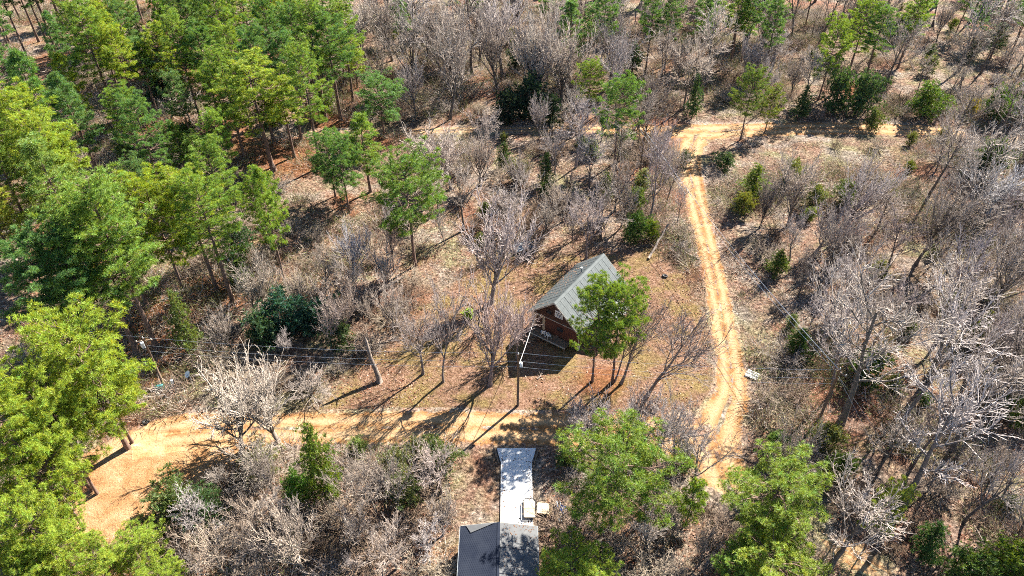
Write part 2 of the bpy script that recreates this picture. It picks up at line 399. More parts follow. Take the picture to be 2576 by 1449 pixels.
PLANTS = []
for row in """
tall 7 -72.96 124.79 24.94 4.4 5.44 0 0 30221c 2a460c very tall pine with a long bare trunk at the upper left
slim 7 -76.4 119.34 17.13 3.2 2.84 0 0 30221c 3c540a slender yellow-green pine left of the very tall one
round 9 -50.69 118.76 16.34 3.6 1.19 0 0 30221c 2a460c round-headed pine left of the big domed one
tall 1 -40.9 109.78 21.23 6.2 5.05 0 0 30221c 3c540a big domed pine at the centre of the left woods
tall 7 -38.31 114.08 15.48 4 3.96 0 0 30221c 3c540a #0.10.13
tall 2 -67.84 92.96 24 5 0.59 0 0 30221c 3c540a #1.4.11
tall 4 -63.33 87.96 23 5 0.89 0 0 30221c 3c540a #1.5.11
tall 8 -61.05 85.83 21 4 5.08 0 0 30221c 3c540a #1.6.11
slim 11 -54.47 106.81 10.91 2.8 3.98 0 0 30221c 2a460c #0.4.13
tall 9 -50.98 104.94 9.94 3.2 6.17 0 0 30221c 2a460c #0.6.13
tall 7 -40.56 86.37 19.28 3.4 4.11 0 0 30221c 2a460c tall pine with a pale straight trunk left of the white bare tree
tall 9 -40.81 77.62 20 4.2 4.08 0 0 30221c 3c540a #2.7.9
round 9 -45.45 77.8 20 4.6 0.09 0 0 30221c 3c540a #2.6.9
round 8 -49.65 70.62 20 4.4 0.4 0 0 30221c 3c540a #2.4.9
tall 0 -44.67 66.1 26.36 5 1.19 0 0 30221c 2a460c tall pine with a forked-looking grey trunk, right of the leaning thick one
tall 3 -46.77 65.04 23.63 5.2 3.77 0 0 30221c 2a460c huge pine with a thick grey trunk standing behind the left pole
slim 7 -31.93 79.66 18.79 2.4 2.05 0 0 30221c 2a460c narrow pine beside the pinkish thicket at the edge of the left woods
tall 9 -50.94 61.26 22 4.6 5.29 0 0 30221c 1a360f #2.1.9
tall 8 -48.75 63.03 22 4.8 1.47 0 0 30221c 1a360f #2.3.9
tall 4 -49.02 74.14 21 4.6 3.14 0 0 30221c 2a460c #2.5.9
tall 10 -37.74 75.03 21 3.8 0.53 0 0 30221c 2a460c #2.8.9
round 10 -34.3 85.03 15 3 1.75 0 0 30221c 2a460c #1.10.11
round 0 -42.57 51.03 21 5.7 6.27 0 0 30221c 3c530a big bright dome-crowned pine at the left edge, above the clearing
round 1 -42.4 51.8 14 3.8 4.45 0 0 30221c 3c530a #3.7.10
round 5 -44.2 45.58 20 4.4 4.76 0 0 30221c 3c530a #3.4.10
tall 8 -44.28 41.13 22.9 3.9 1.82 0 0 30221c 3c530a bright pine whose dark trunk stands in the clay clearing
round 1 -43.45 45.17 15 3.8 3.54 0 0 30221c 3c530a #3.5.10
round 1 -42.98 41.04 15 4 2.51 0 0 30221c 3c530a #3.3.10
round 4 -41.49 35.07 14 3.8 2.43 0 0 30221c 3c530a #3.1.10
round 0 -40.49 34.64 10 3.4 5.32 0 0 30221c 3c530a #3.2.10
round 0 -34.31 36.1 7 2.5 1.34 0 0 30221c 3c530a #3.8.10
round 0 -36.54 33.96 8 2.8 2.95 0 0 30221c 3c530a #3.6.10
round 11 -31.01 33.99 6 2 2.5 0 0 30221c 3c530a #3.9.10
round 1 -42.21 33.19 9 3.4 3.56 0 0 30221c 3c530a #3.0.10
tall 4 -64.4 147.67 20.79 4.14 2.09 0 0 30221c 2a460c #4.17.28
tall 3 -53.28 133.28 23.86 4.21 4.44 0 0 30221c 2a460c #4.21.28
tall 10 -53.45 147.7 20.04 3.97 3.51 0 0 30221c 2a460c #4.22.28
tall 2 -44.94 134.37 21.79 3.75 2.63 0 0 30221c 1a360f #4.23.28
tall 0 -39.83 132.02 21.54 3.92 1.69 0 0 30221c 1a360f #4.25.28
tall 0 -35.37 128.01 23.88 4.24 1.32 0 0 30221c 2a460c #5.0.12
tall 1 -32.56 127.91 21.58 4.28 0.26 0 0 30221c 1a360f #5.2.12
tall 9 -31.56 135.89 20.59 3.95 2.07 0 0 30221c 2a460c #5.4.12
tall 9 -48.79 124.26 21.19 3.66 4 0 0 30221c 2a460c #0.8.13
tall 2 -54.54 125.5 20.06 3.89 6.02 0 0 30221c 1a360f #4.19.28
tall 2 -43.28 119.49 21.93 4.06 3.94 0 0 30221c 1a360f #0.9.13
tall 11 -38.26 119.6 21.24 3.78 1.19 0 0 30221c 1a360f #0.11.13
tall 6 -33.06 110.92 22.96 4.35 5.54 0 0 30221c 2a460c #0.12.13
tall 0 -58.25 125.5 22.41 3.94 3.22 0 0 30221c 2a460c #4.16.28
tall 6 -46.83 113.46 21.02 4.19 5.17 0 0 30221c 2a460c #0.7.13
slim 9 -39.9 147.05 6.2 2.6 3.08 0 0 30221c 3c540a #4.27.28
slim 8 -36.95 146.07 8.91 2.6 1.1 0 0 30221c 2a460c #5.1.12
slim 11 -34.53 144.14 14.02 2.8 6.14 0 0 30221c 2a460c #5.3.12
slim 2 -31.78 142.43 10.73 2.6 1.43 0 0 30221c 3c540a #5.5.12
tall 9 -101.14 144.33 26.68 3.68 0.47 0 0 30221c 1a360f #4.2.28
tall 11 -104.51 153.56 25.64 3.73 0.1 0 0 30221c 1a360f #6.3.41
tall 0 -101.64 138.2 25.81 3.36 0.29 0 0 30221c 1a360f #4.0.28
tall 2 -102.7 159.16 25.85 3.42 0.58 0 0 30221c 1a360f #6.6.41
tall 5 -99.89 156.97 25.42 3.36 4.13 0 0 30221c 1a360f #6.7.41
tall 2 -82.96 172.81 27.07 3.47 3.7 0 0 30221c 1a360f #6.18.41
tall 5 -79.59 171.81 27.77 3.38 4.4 0 0 30221c 1a360f #6.20.41
tall 10 -83.56 178.45 27.89 3.02 0.47 0 0 30221c 1a360f #6.19.41
tall 2 -114.35 164.14 25.2 3.25 6.28 0 0 30221c 1a360f #6.1.41
tall 11 -109.14 166.48 25.23 3.44 0.28 0 0 30221c 1a360f #6.4.41
slim 11 -86.18 137.16 18 3 4.63 0 0 30221c 1a360f #4.4.28
tall 2 -73.22 128.64 22 4 4.98 0 0 30221c 3c540a #4.7.28
tall 5 -68.85 124.74 20 3.6 2.21 0 0 30221c 3c540a #4.10.28
tall 10 -68.13 129.78 16 3.2 2.97 0 0 30221c 1a360f #4.12.28
round 1 -23.37 120.97 12.65 5.4 0.49 0 0 30221c 1a360f broad dark-hearted pine beside the far road, left of centre
slim 6 -23.26 102.87 14.28 2.9 5.93 0 0 30221c 2a460c slim pine below the broad dark-hearted one
round 0 -25.7 96.74 14.65 3.6 5.42 0 0 30221c 1a360f #7.1.2
round 9 -28.74 101.32 12.21 3.2 0.09 0 0 30221c 1a360f #7.0.2
round 2 -13.95 83.26 19.79 5.4 4.16 0 0 30221c 1f380a lone irregular green pine behind the yard, left of the grey tree
slim 6 11.85 146.07 16.8 3.6 3.66 0 0 30221c 1a360f #5.6.12
round 9 14.51 129.11 12.17 2.8 0.45 0 0 30221c 2a460c #5.7.12
round 0 17.77 111.63 16.77 3.9 0.57 0 0 30221c 1c380e round-crowned pine by the far road, left of the fork
round 0 9.73 61 16.51 3.1 0.73 0 0 30221c 243d0a left of the two pines in front of the cabin
round 2 12.13 60.87 17.05 3.6 1.62 0 0 30221c 243d0a right of the two pines in front of the cabin
round 1 9.85 40.96 14.83 5.6 2.61 0 0 30221c 263c09 big spreading pine right of the concrete driveway
round 2 24.51 39.46 12.48 4.9 2.07 0 0 30221c 2b4009 wide-crowned pine with a dark leaning trunk at the lower right
round 11 22.77 34.01 9 4.3 4.36 0 0 30221c 384c09 bright yellow-green pine crown at the lower edge, right of centre
round 7 20.42 33.8 7 2.8 2.77 0 0 30221c 2a460c #8.0.1
round 8 5.24 34.14 7.5 3 0.53 0 0 30221c 3c540a yellow-green pine crown at the lower edge beside the house
round 8 7.39 33.8 6 2.6 0.19 0 0 30221c 3c540a #9.0.1
round 9 34.75 39.03 10.86 1.9 0.55 0 0 30221c 2e400d small light green pine on a thin stem, lower right
sapling 0 17.51 41.4 7.39 1.4 1.45 0 0 30221c 2a460c thin sapling pine beside the end of the lane
tall 11 47.47 154.19 15.67 4 0.71 0 0 30221c 2a460c #10.2.10
round 9 61.07 136.42 17.31 3.5 4.15 0 0 30221c 2a460c pine with a leaning-looking trunk beyond the far road at right
round 7 41.92 120.97 14.57 2.9 1.61 0 0 30221c 1c2e0d open-crowned pine at the fork of lane and far road
round 0 47.05 123.55 9.65 2.5 2.31 0 0 30221c 24330a smaller open pine right of the fork
tall 5 39.94 152.62 16.57 3.29 4.14 0 0 30221c 1a360f #10.0.10
tall 10 52.44 146.6 17.77 3.51 1.57 0 0 30221c 1a360f #10.4.10
tall 3 68.71 143.13 18.54 3.44 5.53 0 0 30221c 2a460c #10.5.10
tall 2 71.51 141.69 17.54 3.27 0.84 0 0 30221c 1a360f #10.6.10
tall 1 49.68 153.69 17.4 3.52 5.97 0 0 30221c 1a360f #10.3.10
tall 4 32.96 152.17 17.11 2.94 5.81 0 0 30221c 1a360f #5.11.12
tall 10 28.18 148.81 19.32 3.11 1.98 0 0 30221c 1a360f #5.10.12
tall 1 18.7 147.51 19.36 3.59 5.2 0 0 30221c 1a360f #5.9.12
tall 4 83.35 152.15 17.11 3.29 3.58 0 0 30221c 2a460c #10.7.10
slim 4 105.91 157.41 7.95 2.6 4.08 0 0 30221c 1a2912 #10.9.10
slim 9 -25.27 164.14 11.57 3 0.12 0 0 30221c 1a360f #11.2.14
cedar 2 -40.36 66.31 9.59 1.7 2.54 0 0 33261f 24330f narrow pale green cedar at the edge of the left woods
bush 3 -29.32 68.63 5.48 3.2 0.16 0 0 33261f 091a12 blue-green shaded bush left of the yard
bush 4 -37.74 79.05 4.58 2 1.49 0 0 33261f 1a2b0d #2.2.5
bush 2 -25.76 69.52 5.02 2.8 5 0 0 33261f 0a1a12 #2.4.5
bush 10 -31.32 67.02 4.6 2.4 0.72 0 0 33261f 0d1c0f #2.3.5
cedar 1 -19.03 44.09 12.25 2.3 3.96 0 0 33261f 1f3008 bright bushy cedar below the near road
bush 10 -21.63 43.57 4.59 1.6 4.02 0 0 33261f 142e08 small vivid green bush left of the bright cedar
bush 5 -33.7 42.31 4.27 2.9 6.02 0 0 33261f 1c290d dark spreading bush right of the clay clearing
bush 10 -30.75 41.95 3.81 2.4 1.24 0 0 33261f 0f1c0a #3.0.3
cedar 7 -1.37 110.3 5.08 1.5 1.61 0 0 33261f 0d1a08 small dark cedar above the cabin, left one
cedar 11 5.58 104.94 6.46 1.4 0.07 0 0 33261f 0d1a09 small dark cedar above the cabin, right one
bush 7 18.34 88.93 4.77 2 3.36 0 0 33261f 0f2109 dark round bush right behind the cabin
bush 0 21.15 89.73 2.93 1.2 1.12 0 0 33261f 243808 light green bush next to the dark one behind the cabin
bush 4 62.12 130.76 7.71 3 4.89 0 0 33261f 0f1f0d #10.1.9
bush 8 66.62 129.76 7.84 3 4.38 0 0 33261f 0f1f0e #10.2.9
bush 8 78.47 128.78 6.25 3.4 3.14 0 0 33261f 172b0a #10.4.9
bush 2 91.87 128.13 6 3.2 2.47 0 0 33261f 142909 #10.7.9
bush 11 97.4 129.11 6.18 3 5.69 0 0 33261f 142909 #10.8.9
bush 1 79.37 107.19 6.06 3.4 2.58 0 0 33261f 0d1a08 #12.5.6
cedar 11 38.91 100.73 6.3 2.6 2.44 0 0 33261f 21330a #12.0.1
bush 7 46.2 104.94 3.81 2.2 2.85 0 0 33261f 242e0f #12.1.6
cedar 10 37.48 81.34 4.4 1.6 5.57 0 0 33261f 1a2908 #13.0.2
cedar 0 35.56 65.25 4.46 1.6 2.37 0 0 33261f 0f1f06 #14.1.3
bush 9 41.98 60.87 4.76 2.4 4.1 0 0 33261f 0f1c08 #14.0.3
bush 8 59.62 61.2 3.44 1.8 5 0 0 33261f 172e08 #14.2.3
sapling 5 28.98 50.35 3.16 1.3 2.91 0 0 30221c 213d0a #15.0.1
bush 10 46.24 36 4.04 2.4 6.17 0 0 33261f 1a2b06 #8.3.4
bush 1 42.59 35.49 3.57 2.4 4.53 0 0 33261f 142408 #8.2.4
bush 10 78.24 120.23 2.41 1.4 5.8 0 0 33261f 303308 yellowish round bush at the right end of the far road
bush 1 88.4 130.42 2.9 1.3 1.34 0 0 33261f 4c4505 bright yellow bush beyond the far road at right
bush 6 3.19 128.29 7.26 3.4 6.16 0 0 33261f 08110a #5.2.6
bush 4 -0.98 127.16 5.82 3 3.37 0 0 33261f 080f0a #5.0.6
bush 5 7.33 127.16 5.03 2.6 1.64 0 0 33261f 08120a #5.4.6
cedar 11 -70.98 137.66 8.28 2.8 5.37 0 0 33261f 09170e #4.0.5
cedar 5 -67.3 138.56 8.7 2.8 3.17 0 0 33261f 09170d #4.2.5
cedar 0 -73.35 151.07 8.64 2.8 2.77 0 0 33261f 09160e #4.1.5
cedar 8 -80.07 155.25 6.62 2.6 2.65 0 0 33261f 0d1a0d #6.0.2
cedar 4 39.44 37.81 5.74 1.7 3.06 0 0 33261f 0d1c08 #8.0.2
bush 0 -39.21 86.37 3.61 2.4 1.37 0 0 33261f 0d1c0a #1.2.3
bush 1 -46.67 91.37 5.08 2 2.69 0 0 33261f 17260d #1.0.3
bush 0 -66.68 112.71 4.66 1.8 1.09 0 0 33261f 1a2b0d #0.0.2
bush 5 -35.75 129.11 5.3 2 4.31 0 0 33261f 1f330a #4.1.2
bush 2 3.7 157.41 2.71 1.6 2.96 0 0 33261f 14240a #5.3.6
cedar 8 25.56 149.04 6.91 2.4 5.66 0 0 33261f 0d1a0d #5.0.1
bush 8 22.91 164.14 4.57 2.4 5.28 0 0 33261f 0d1a0d #11.4.5
cedar 11 34.53 129.11 8.83 2 2.76 0 0 33261f 0f1f0d #10.0.4
bush 7 29.83 111.36 2.73 1.6 3.64 0 0 33261f 0f1c0a #16.2.3
bush 11 36.44 110.04 2.72 1.8 0.54 0 0 33261f 0d1a09 #17.0.5
bush 3 48.07 98.99 3.74 1.8 2.76 0 0 33261f 1f2b0f #12.3.6
bush 8 53.18 98.99 3.74 2.2 1.82 0 0 33261f 14210a #12.4.6
cedar 11 55.15 129.11 6.89 2 3.53 0 0 33261f 12210d #10.1.4
bush 2 67.12 124.32 4.04 1.8 3.28 0 0 33261f 1a260d #17.1.5
bush 8 -21.59 66.45 3.8 1.8 1.61 0 0 33261f 14210f #18.0.1
bush 10 -12.24 47.23 3.44 2 2.39 0 0 33261f 242b12 #9.0.5
bush 9 -10.6 43.8 3.79 1.8 1.31 0 0 33261f 1c260f #9.1.5
bush 2 -26.81 47.73 3.43 2.2 6.08 0 0 33261f 2b3014 #3.1.3
bush 8 51.43 80.81 2.51 1.4 1.71 0 0 33261f 212b0f #13.0.1
cedar 7 58.12 66.45 6.11 1.6 1.26 0 0 33261f 212b0a #14.2.3
bush 8 57.75 54.25 3.42 2.2 0.72 0 0 33261f 1a2908 #15.2.3
bush 0 33.97 50.89 3.42 2 3.8 0 0 33261f 1f260d #15.0.3
bush 0 34.5 47.23 3.44 1.6 3.38 0 0 33261f 142408 #8.1.4
bush 0 1.03 151.07 5.25 2.2 3.24 0 0 33261f 0a140d #5.1.6
cedar 6 88.38 166.48 6.41 2.2 3.42 0 0 33261f 0a170f #19.1.3
cedar 9 81.81 173.81 6.09 2.2 0.77 0 0 33261f 0a170f #19.0.3
bush 1 88.2 149.04 3.51 1.8 4.34 0 0 33261f 212b17 #10.5.9
bush 1 101.5 157.41 3.6 1.8 5.85 0 0 33261f 212b17 #10.6.9
vase 7 -2.87 75.49 15.67 4.7 2.6 0 0 433c3a 7e6f6d big fan-shaped grey bare tree left of the cabin
oak 6 -8.33 60.87 15.4 3.6 1.69 0 0 37312f 675b59 forked bare tree in the yard, in front of the big grey one
oak 7 -10.9 62.18 11.16 2.6 3.1 0 0 322c2b 5e5350 thin curving bare tree at the left of the yard
vase 5 -2.68 60.35 15.33 3.2 2.72 0 0 3d3231 725e5b slender pinkish bare tree left of the middle pole
vase 7 0.6 65.04 8.64 2.4 3.3 0 0 3d322f 725e59 bushy pinkish bare tree at the left corner of the cabin
oak 1 10.83 85.22 11.64 3.2 1.2 0 0 373131 675b5b lavender-grey bare tree just behind the cabin
oak 9 -16.86 82.16 8.91 2.2 0.18 0 0 251d1a 453631 #18.9.11
vase 4 -22.24 79.57 9.69 2.3 0.81 0 0 46464c 83838f #18.4.11
vase 0 -33.37 73.55 9.67 2.8 0.22 0 0 423b33 7b6e60 bright white bare tree at the edge of the left woods
vase 2 -34.3 72.44 6.83 2 1.43 0 0 423b33 7b6e60 #2.2.5
vase 10 -21.29 67.02 9.91 2.3 1.78 0 0 3d332d 726054 #18.3.11
oak 11 -22.72 65.74 10.2 2.2 2.23 0 0 403734 786761 #18.1.11
vase 9 -29.8 50.46 10.34 4.2 3.13 0 0 423b33 7b6e60 wide white bare tree over the near road at left
vase 7 -26.12 51.88 10.17 3.8 4.59 0 0 423b33 7b6e60 #3.8.12
oak 1 -26.87 46.32 7.2 2.4 5.35 0 0 423b33 7b6e60 #3.5.12
vase 9 -15.21 105.68 10.45 3.6 1.57 0 0 4c433d 8f7e72 #7.2.26
vase 3 -10.08 103.71 10.67 3.8 4.4 0 0 504640 958378 #7.6.26
oak 6 -4.55 113.53 10.14 2.6 0.15 0 0 504843 95867e #16.1.11
pole 10 11.01 110.83 13.69 2.8 2.6 0 0 403a3c 786d6f #16.5.11
oak 8 21.29 94.11 17.77 3.4 3.87 0 0 3a3232 6d5e5e #7.22.26
oak 8 24.7 104.94 10.29 2.6 1.28 0 0 393433 6a6160 #7.23.26
oak 10 7.27 108.73 9.71 2.4 3.35 0 0 393433 6a6160 #16.3.11
oak 3 2.03 97.86 7.31 2.8 3.33 0 0 494340 897e78 #7.12.26
vase 8 0.12 92.94 6.86 2.8 3.84 0 0 4c4643 8f837e #7.10.26
oak 2 -14.45 158.72 12.38 4.2 1.46 0 0 433f40 7e7578 #5.9.33
vase 11 -28.93 162.99 9.39 3.8 3.94 0 0 423b33 7b6e60 #11.3.29
oak 5 -6.26 157.41 7.95 3.6 5.67 0 0 120f0c 221b17 dark-limbed bare tree standing out beyond the far road
oak 5 54.41 148.04 10.44 4.8 3.79 0 0 393433 6a6160 #10.6.21
vase 3 49.15 145.1 9.29 3.4 1.37 0 0 393433 6a6160 #10.4.21
vase 3 75 96.18 10.22 4.6 5.57 0 0 4c4c50 8f8f95 #12.2.5
vase 2 7.7 51.55 6.54 2.2 5.58 0 0 393433 6a6160 #9.11.20
vase 2 9.45 52.27 6.79 2.8 4.56 0 0 393433 6a6160 #9.13.20
vase 4 13.91 52.27 6.35 2.8 2.44 0 0 393433 6a6160 #9.15.20
oak 6 16.87 45.98 13.42 3.2 5.23 0 0 393433 6a6160 #9.19.20
oak 6 18.7 44.52 10.97 3.4 3.41 0 0 393433 6a6160 #8.0.15
vase 11 16.45 51.44 7.3 2.4 0.79 0 0 393433 6a6160 #9.18.20
oak 6 -13.61 41.86 10.55 3 3.94 0 0 433a32 7e6d5e #9.4.20
oak 0 -15.75 42.63 8.61 2.6 0.6 0 0 433a32 7e6d5e #9.2.20
oak 9 -11.05 42.4 10.12 2.8 4.29 0 0 403932 786a5e #9.6.20
oak 5 -10.99 36.77 8.76 2.8 0.72 0 0 403731 78675b #9.5.20
vase 8 -19.68 36.37 8.78 2.8 3.99 0 0 463d34 837261 #3.11.12
oak 5 -25.06 38.01 9.34 2.5 3.16 0 0 3d3229 725e4d #3.4.12
oak 10 -27.66 36.37 7.52 2.5 5.23 0 0 40362b 786450 #3.1.12
oak 1 -7.42 45.24 8.57 2.4 3.03 0 0 403734 786761 #9.8.20
pole 0 52.8 80.98 10.75 2.6 0.24 0 0 282222 4a3f3f #13.5.11
oak 8 53.89 67.17 17.37 4 3.85 0 0 342f32 61595e tallest forked bare tree of the right woods
pole 9 54.71 60.61 11.37 3 3.02 0 0 282222 4a3f3f #14.5.8
pole 3 48.18 86.18 11.03 2.6 1.16 0 0 2b2525 504545 #20.4.12
oak 3 44.84 81.34 10.5 3 1.08 0 0 2e2929 564d4d #13.1.11
oak 2 40.36 84.47 9.68 2.6 6.22 0 0 393433 6a6160 #20.2.12
oak 10 38.9 66.31 9.28 3.2 0.6 0 0 403a3a 786d6d #14.0.8
oak 0 46.5 67.75 10.54 3.6 0.84 0 0 433c3a 7e6f6d #14.2.8
pole 10 69.28 86.18 11.8 2.6 2.9 0 0 2e292b 564d50 #20.10.12
oak 1 70.05 79.74 10.33 3 2.05 0 0 393433 6a6160 #13.9.11
pole 7 43 48.25 11.23 2.2 2.68 0 0 251f1d 453936 #8.8.15
pole 5 32.59 40.38 7.72 1.6 2.7 0 0 1f1815 392e28 #8.5.15
vase 9 44.2 79.39 10.26 3.4 2.34 0 0 2f2a26 594f47 #13.2.11
vase 10 45.49 73.55 9.8 3.4 4.4 0 0 393433 6a6160 #13.4.11
vase 3 44.73 86.37 9.41 3 1.14 0 0 393433 6a6160 #20.3.12
oak 7 45.64 68.19 8.75 3.4 2.26 0 0 2f2a26 594f47 #14.1.8
vase 5 57.48 60.87 10.54 3.6 2.55 0 0 393433 6a6160 #14.6.8
vase 3 57.14 55.72 10.66 3.6 3.8 0 0 2f2a26 594f47 #15.5.6
oak 1 -61.18 127.48 5.67 3.2 3.22 0 0 423b33 7b6e60 sprawling white bare tree in the gap of the left woods
oak 0 -63.85 124.32 6.01 3 2.03 0 0 423b33 7b6e60 #0.0.1
vase 1 -66.62 141.31 4.26 2.2 5.03 0 0 463d3a 83726d #4.0.1
oak 11 13.16 60.61 12.5 3.2 5.5 0.42 0.16 3d332e 4d423f leaning dark bare tree right of the two yard pines
oak 10 15.69 58.08 13.5 3.6 5.9 0.48 0.2 3d332e 4d423f leaning dark bare tree nearest the lane in the yard
oak 9 12.37 60.87 12 2.8 3.77 0.3 0.2 382e2b 4d423f #18.10.11
vase 5 62.34 72.77 15.7 3.78 1.89 0.03 -0.05 322d29 94867a #13.7.11
pole 9 37.22 53.96 20.61 5.44 0.14 0.02 0.03 262320 72675e #15.1.6
pole 6 63.18 83.04 12.99 3.49 0.31 -0.05 -0.02 221e1c 665b52 #20.8.12
vase 11 50.69 38.52 9.79 2.7 5.71 -0.05 -0.05 201d1a 60554d #8.13.15
vase 11 66.37 77.16 12.14 2.75 3.33 0.01 -0.01 241f1c 6a5d54 #13.8.11
pole 8 56.68 76.93 10.18 2.32 6.15 -0.03 0.05 231f1c 685c53 #13.6.11
vase 10 27.54 45.28 11.78 2.66 5.25 0.04 -0.02 1e1a18 584e47 #8.3.15
vase 8 58.31 83.56 14.42 3.72 0.52 -0 -0.02 1f1c19 5d524a #20.7.12
pole 5 72.18 108.76 11.37 2.44 5.69 -0.02 0.03 241f1c 6a5d55 #17.0.4
pole 9 55.24 91.05 8.81 2.49 2.43 -0.06 0.02 25211e 6f6259 #20.6.12
oak 6 45.51 41.58 13.16 3.38 0.4 0.06 0.02 232020 69605f #8.10.15
pole 5 67.15 100.36 14.03 4.08 2.12 -0.02 -0 1f1b19 5d524a #12.0.5
oak 4 54.48 48.56 9.85 2.17 3.53 0.03 -0.02 1a1714 4c433d #8.12.15
oak 1 68.66 95.89 8.05 1.64 2.15 0.06 -0.01 1a1715 4f453f #12.1.5
pole 5 66.53 89.1 19.51 4.23 3.78 0.03 0.05 2f2b27 8c7f74 #20.9.12
oak 6 53.69 43.74 13.41 3.9 2.64 0 0 2f2924 8c7a6a #8.14.15
pole 8 37.55 58.32 14.2 3.4 5.71 -0.05 0.02 2d2929 867b79 #15.0.6
pole 11 44.23 54.15 18.89 4.57 2.65 0.04 -0.03 302c2b 8d8280 #15.2.6
pole 0 48.17 50.19 15.5 3.5 3.6 -0.04 0.06 292522 7a6e65 #15.3.6
pole 6 85.74 116.32 15.19 4.14 0.27 0.01 -0.05 221e1c 665a52 #17.2.4
pole 7 41.53 71.16 10.69 2.41 0.54 0.01 -0.03 2a2726 7e7472 #13.3.11
vase 3 42.61 93.07 12.04 3.6 3.39 0.02 0.04 2e2823 897868 #20.1.12
vase 10 50.37 91.67 13.41 3.77 0.42 0.06 -0.02 2c2827 827775 #20.5.12
vase 4 81.54 103.44 12.6 3.26 0.45 -0 -0.02 26211d 716255 #12.3.5
pole 1 39.87 43.19 19.12 5.14 5.57 0.04 -0.03 2a2626 7c7270 #8.7.15
pole 2 83.67 110.13 20.26 4.18 0.63 0.05 0.04 2c2828 837876 #17.3.4
vase 9 38.24 92.84 9.2 1.91 2.57 -0.03 -0.02 191614 4a413b #20.0.12
oak 0 67.84 72.1 15.35 4.16 2.54 -0.04 0 25211e 6f6259 #13.10.11
pole 0 78.08 116.09 14.01 2.81 4.32 -0.01 0.06 211e1b 645850 #17.1.4
pole 6 38.89 47.37 8.89 2.21 3.61 0.02 -0.02 26221f 72655b #8.6.15
pole 1 86.12 104.77 16.33 3.73 1.71 0.01 -0.03 221e1b 645951 #12.4.5
oak 8 39.03 76.17 8.52 2.06 3.41 -0.04 0.05 1b1816 514842 #13.0.11
pole 0 30.25 36.57 14.42 3.72 2.33 0.03 0.04 26211e 70635a #8.4.15
pole 0 77.98 91.62 10.55 2.52 3.68 0.05 -0.03 201c1a 5f544d #20.11.12
pole 7 50.39 61.16 17.89 4.45 6.14 -0.06 -0.04 2d2925 877a6f #14.4.8
vase 0 50.62 46.61 6.62 1.42 0.53 -0.06 0 24201d 6c6056 #8.11.15
pole 6 53.44 54.46 14.09 3.48 5.86 0.02 0.02 161311 403934 #15.4.6
pole 5 46.01 63.7 9.52 2.09 2.5 0.01 -0.03 26221f 70665d #14.3.8
pole 10 46.59 46.38 7.1 1.49 2.74 -0.03 -0.04 1f1b19 5c514a #8.9.15
vase 0 62.76 64.11 12 3.44 5.71 -0.05 -0.05 2b2724 81756b #14.7.8
pole 3 56.01 153.03 8.79 2.44 2.26 -0.03 -0.06 24201d 6b5f56 #10.7.21
vase 7 1.89 171.91 14.3 3.25 4.25 -0.05 0.04 252222 706665 #11.15.29
vase 8 -7.04 153.61 15.51 3.88 1.67 -0.01 -0.01 1c1916 544a43 #5.14.33
pole 3 48.87 159.22 15.49 4.46 0.47 0.06 0.05 231e1a 685b4f #10.2.21
vase 6 131.8 190.34 15.78 4.34 3.71 -0.01 0.06 2d2a29 877c7a #19.32.33
pole 5 54.55 192.15 17.13 3.8 6.22 -0.01 0.01 272423 746b69 #19.1.33
pole 8 99.67 149.08 16.18 3.63 3.29 -0.02 -0.04 221e1b 665a51 #10.16.21
pole 3 124.34 180.75 8.83 1.8 3.98 0.04 -0.04 1d1a17 574c45 #19.29.33
oak 11 -8.37 176.32 18.96 5.06 2.01 0.02 -0.01 1d1917 554b44 #11.10.29
oak 6 -35.79 162.97 8.6 2.03 0.93 0.01 0.01 282524 776e6c #11.1.29
vase 5 43.81 193.38 12.81 3.64 4.54 0.01 0.03 221f1f 645c5b #11.27.29
oak 2 -25.36 136.49 10.1 2.67 5.32 -0.04 0.03 231f1c 675c53 #5.2.33
pole 2 48.5 131.51 10.63 2.25 0.44 -0.04 0.02 232020 69615f #10.5.21
pole 0 81.32 138.39 9.36 1.88 1.21 -0.02 0.06 2b2520 806f61 #10.11.21
pole 11 17.69 196.59 15.35 4.51 5.54 -0.04 -0.01 35302b 9c8e81 #11.20.29
pole 10 118.86 187.42 11.35 3.4 1.17 -0.05 0.03 211d1a 63574f #19.25.33
oak 9 21.17 134.95 16.09 4.61 5.64 -0.02 0.01 292525 796f6d #5.26.33
pole 5 76.62 180.26 12.63 2.53 4.03 -0.06 -0.06 201c19 5e534c #19.14.33
oak 10 34.94 156.16 16.82 3.66 2.64 -0 -0 2d2822 877666 #5.30.33
vase 3 12.57 163.91 15.43 3.32 0.79 0.03 0.06 24201d 6a5e55 #11.18.29
vase 8 97.49 165.78 9.95 2.02 2.19 -0.04 -0.05 221e1b 655951 #19.23.33
pole 10 -20.42 143.74 19.94 5.09 3.39 0.01 0.04 262322 706765 #5.4.33
vase 6 -18.45 129.27 12.24 2.79 4.28 0.06 0.02 272423 746a69 #5.6.33
oak 1 107.87 189.86 18.75 5.54 3.78 -0.01 0.01 1f1b19 5c5149 #19.22.33
pole 2 80.94 160.52 17.86 3.58 0.85 -0.04 -0.04 231f1c 675b52 #19.17.33
pole 5 91.29 140.85 14.06 3.66 4.43 -0.05 0.05 1c1816 524942 #10.14.21
vase 9 32.83 190.37 18.01 5.03 1.12 -0.04 -0.05 1e1a18 594f47 #11.24.29
oak 0 41.48 170.75 12.23 2.64 4.55 -0.01 -0.04 1c1917 544a43 #11.28.29
pole 11 7.82 181.83 18.27 4.27 1.41 -0.01 0.02 171413 453d37 #11.16.29
vase 3 -26.29 156 17.36 4.31 6.12 -0.04 -0.05 26211e 70635a #5.3.33
pole 5 63.2 185.55 18.73 5.21 5.72 -0.01 -0.03 2e2a26 8a7d72 #19.8.33
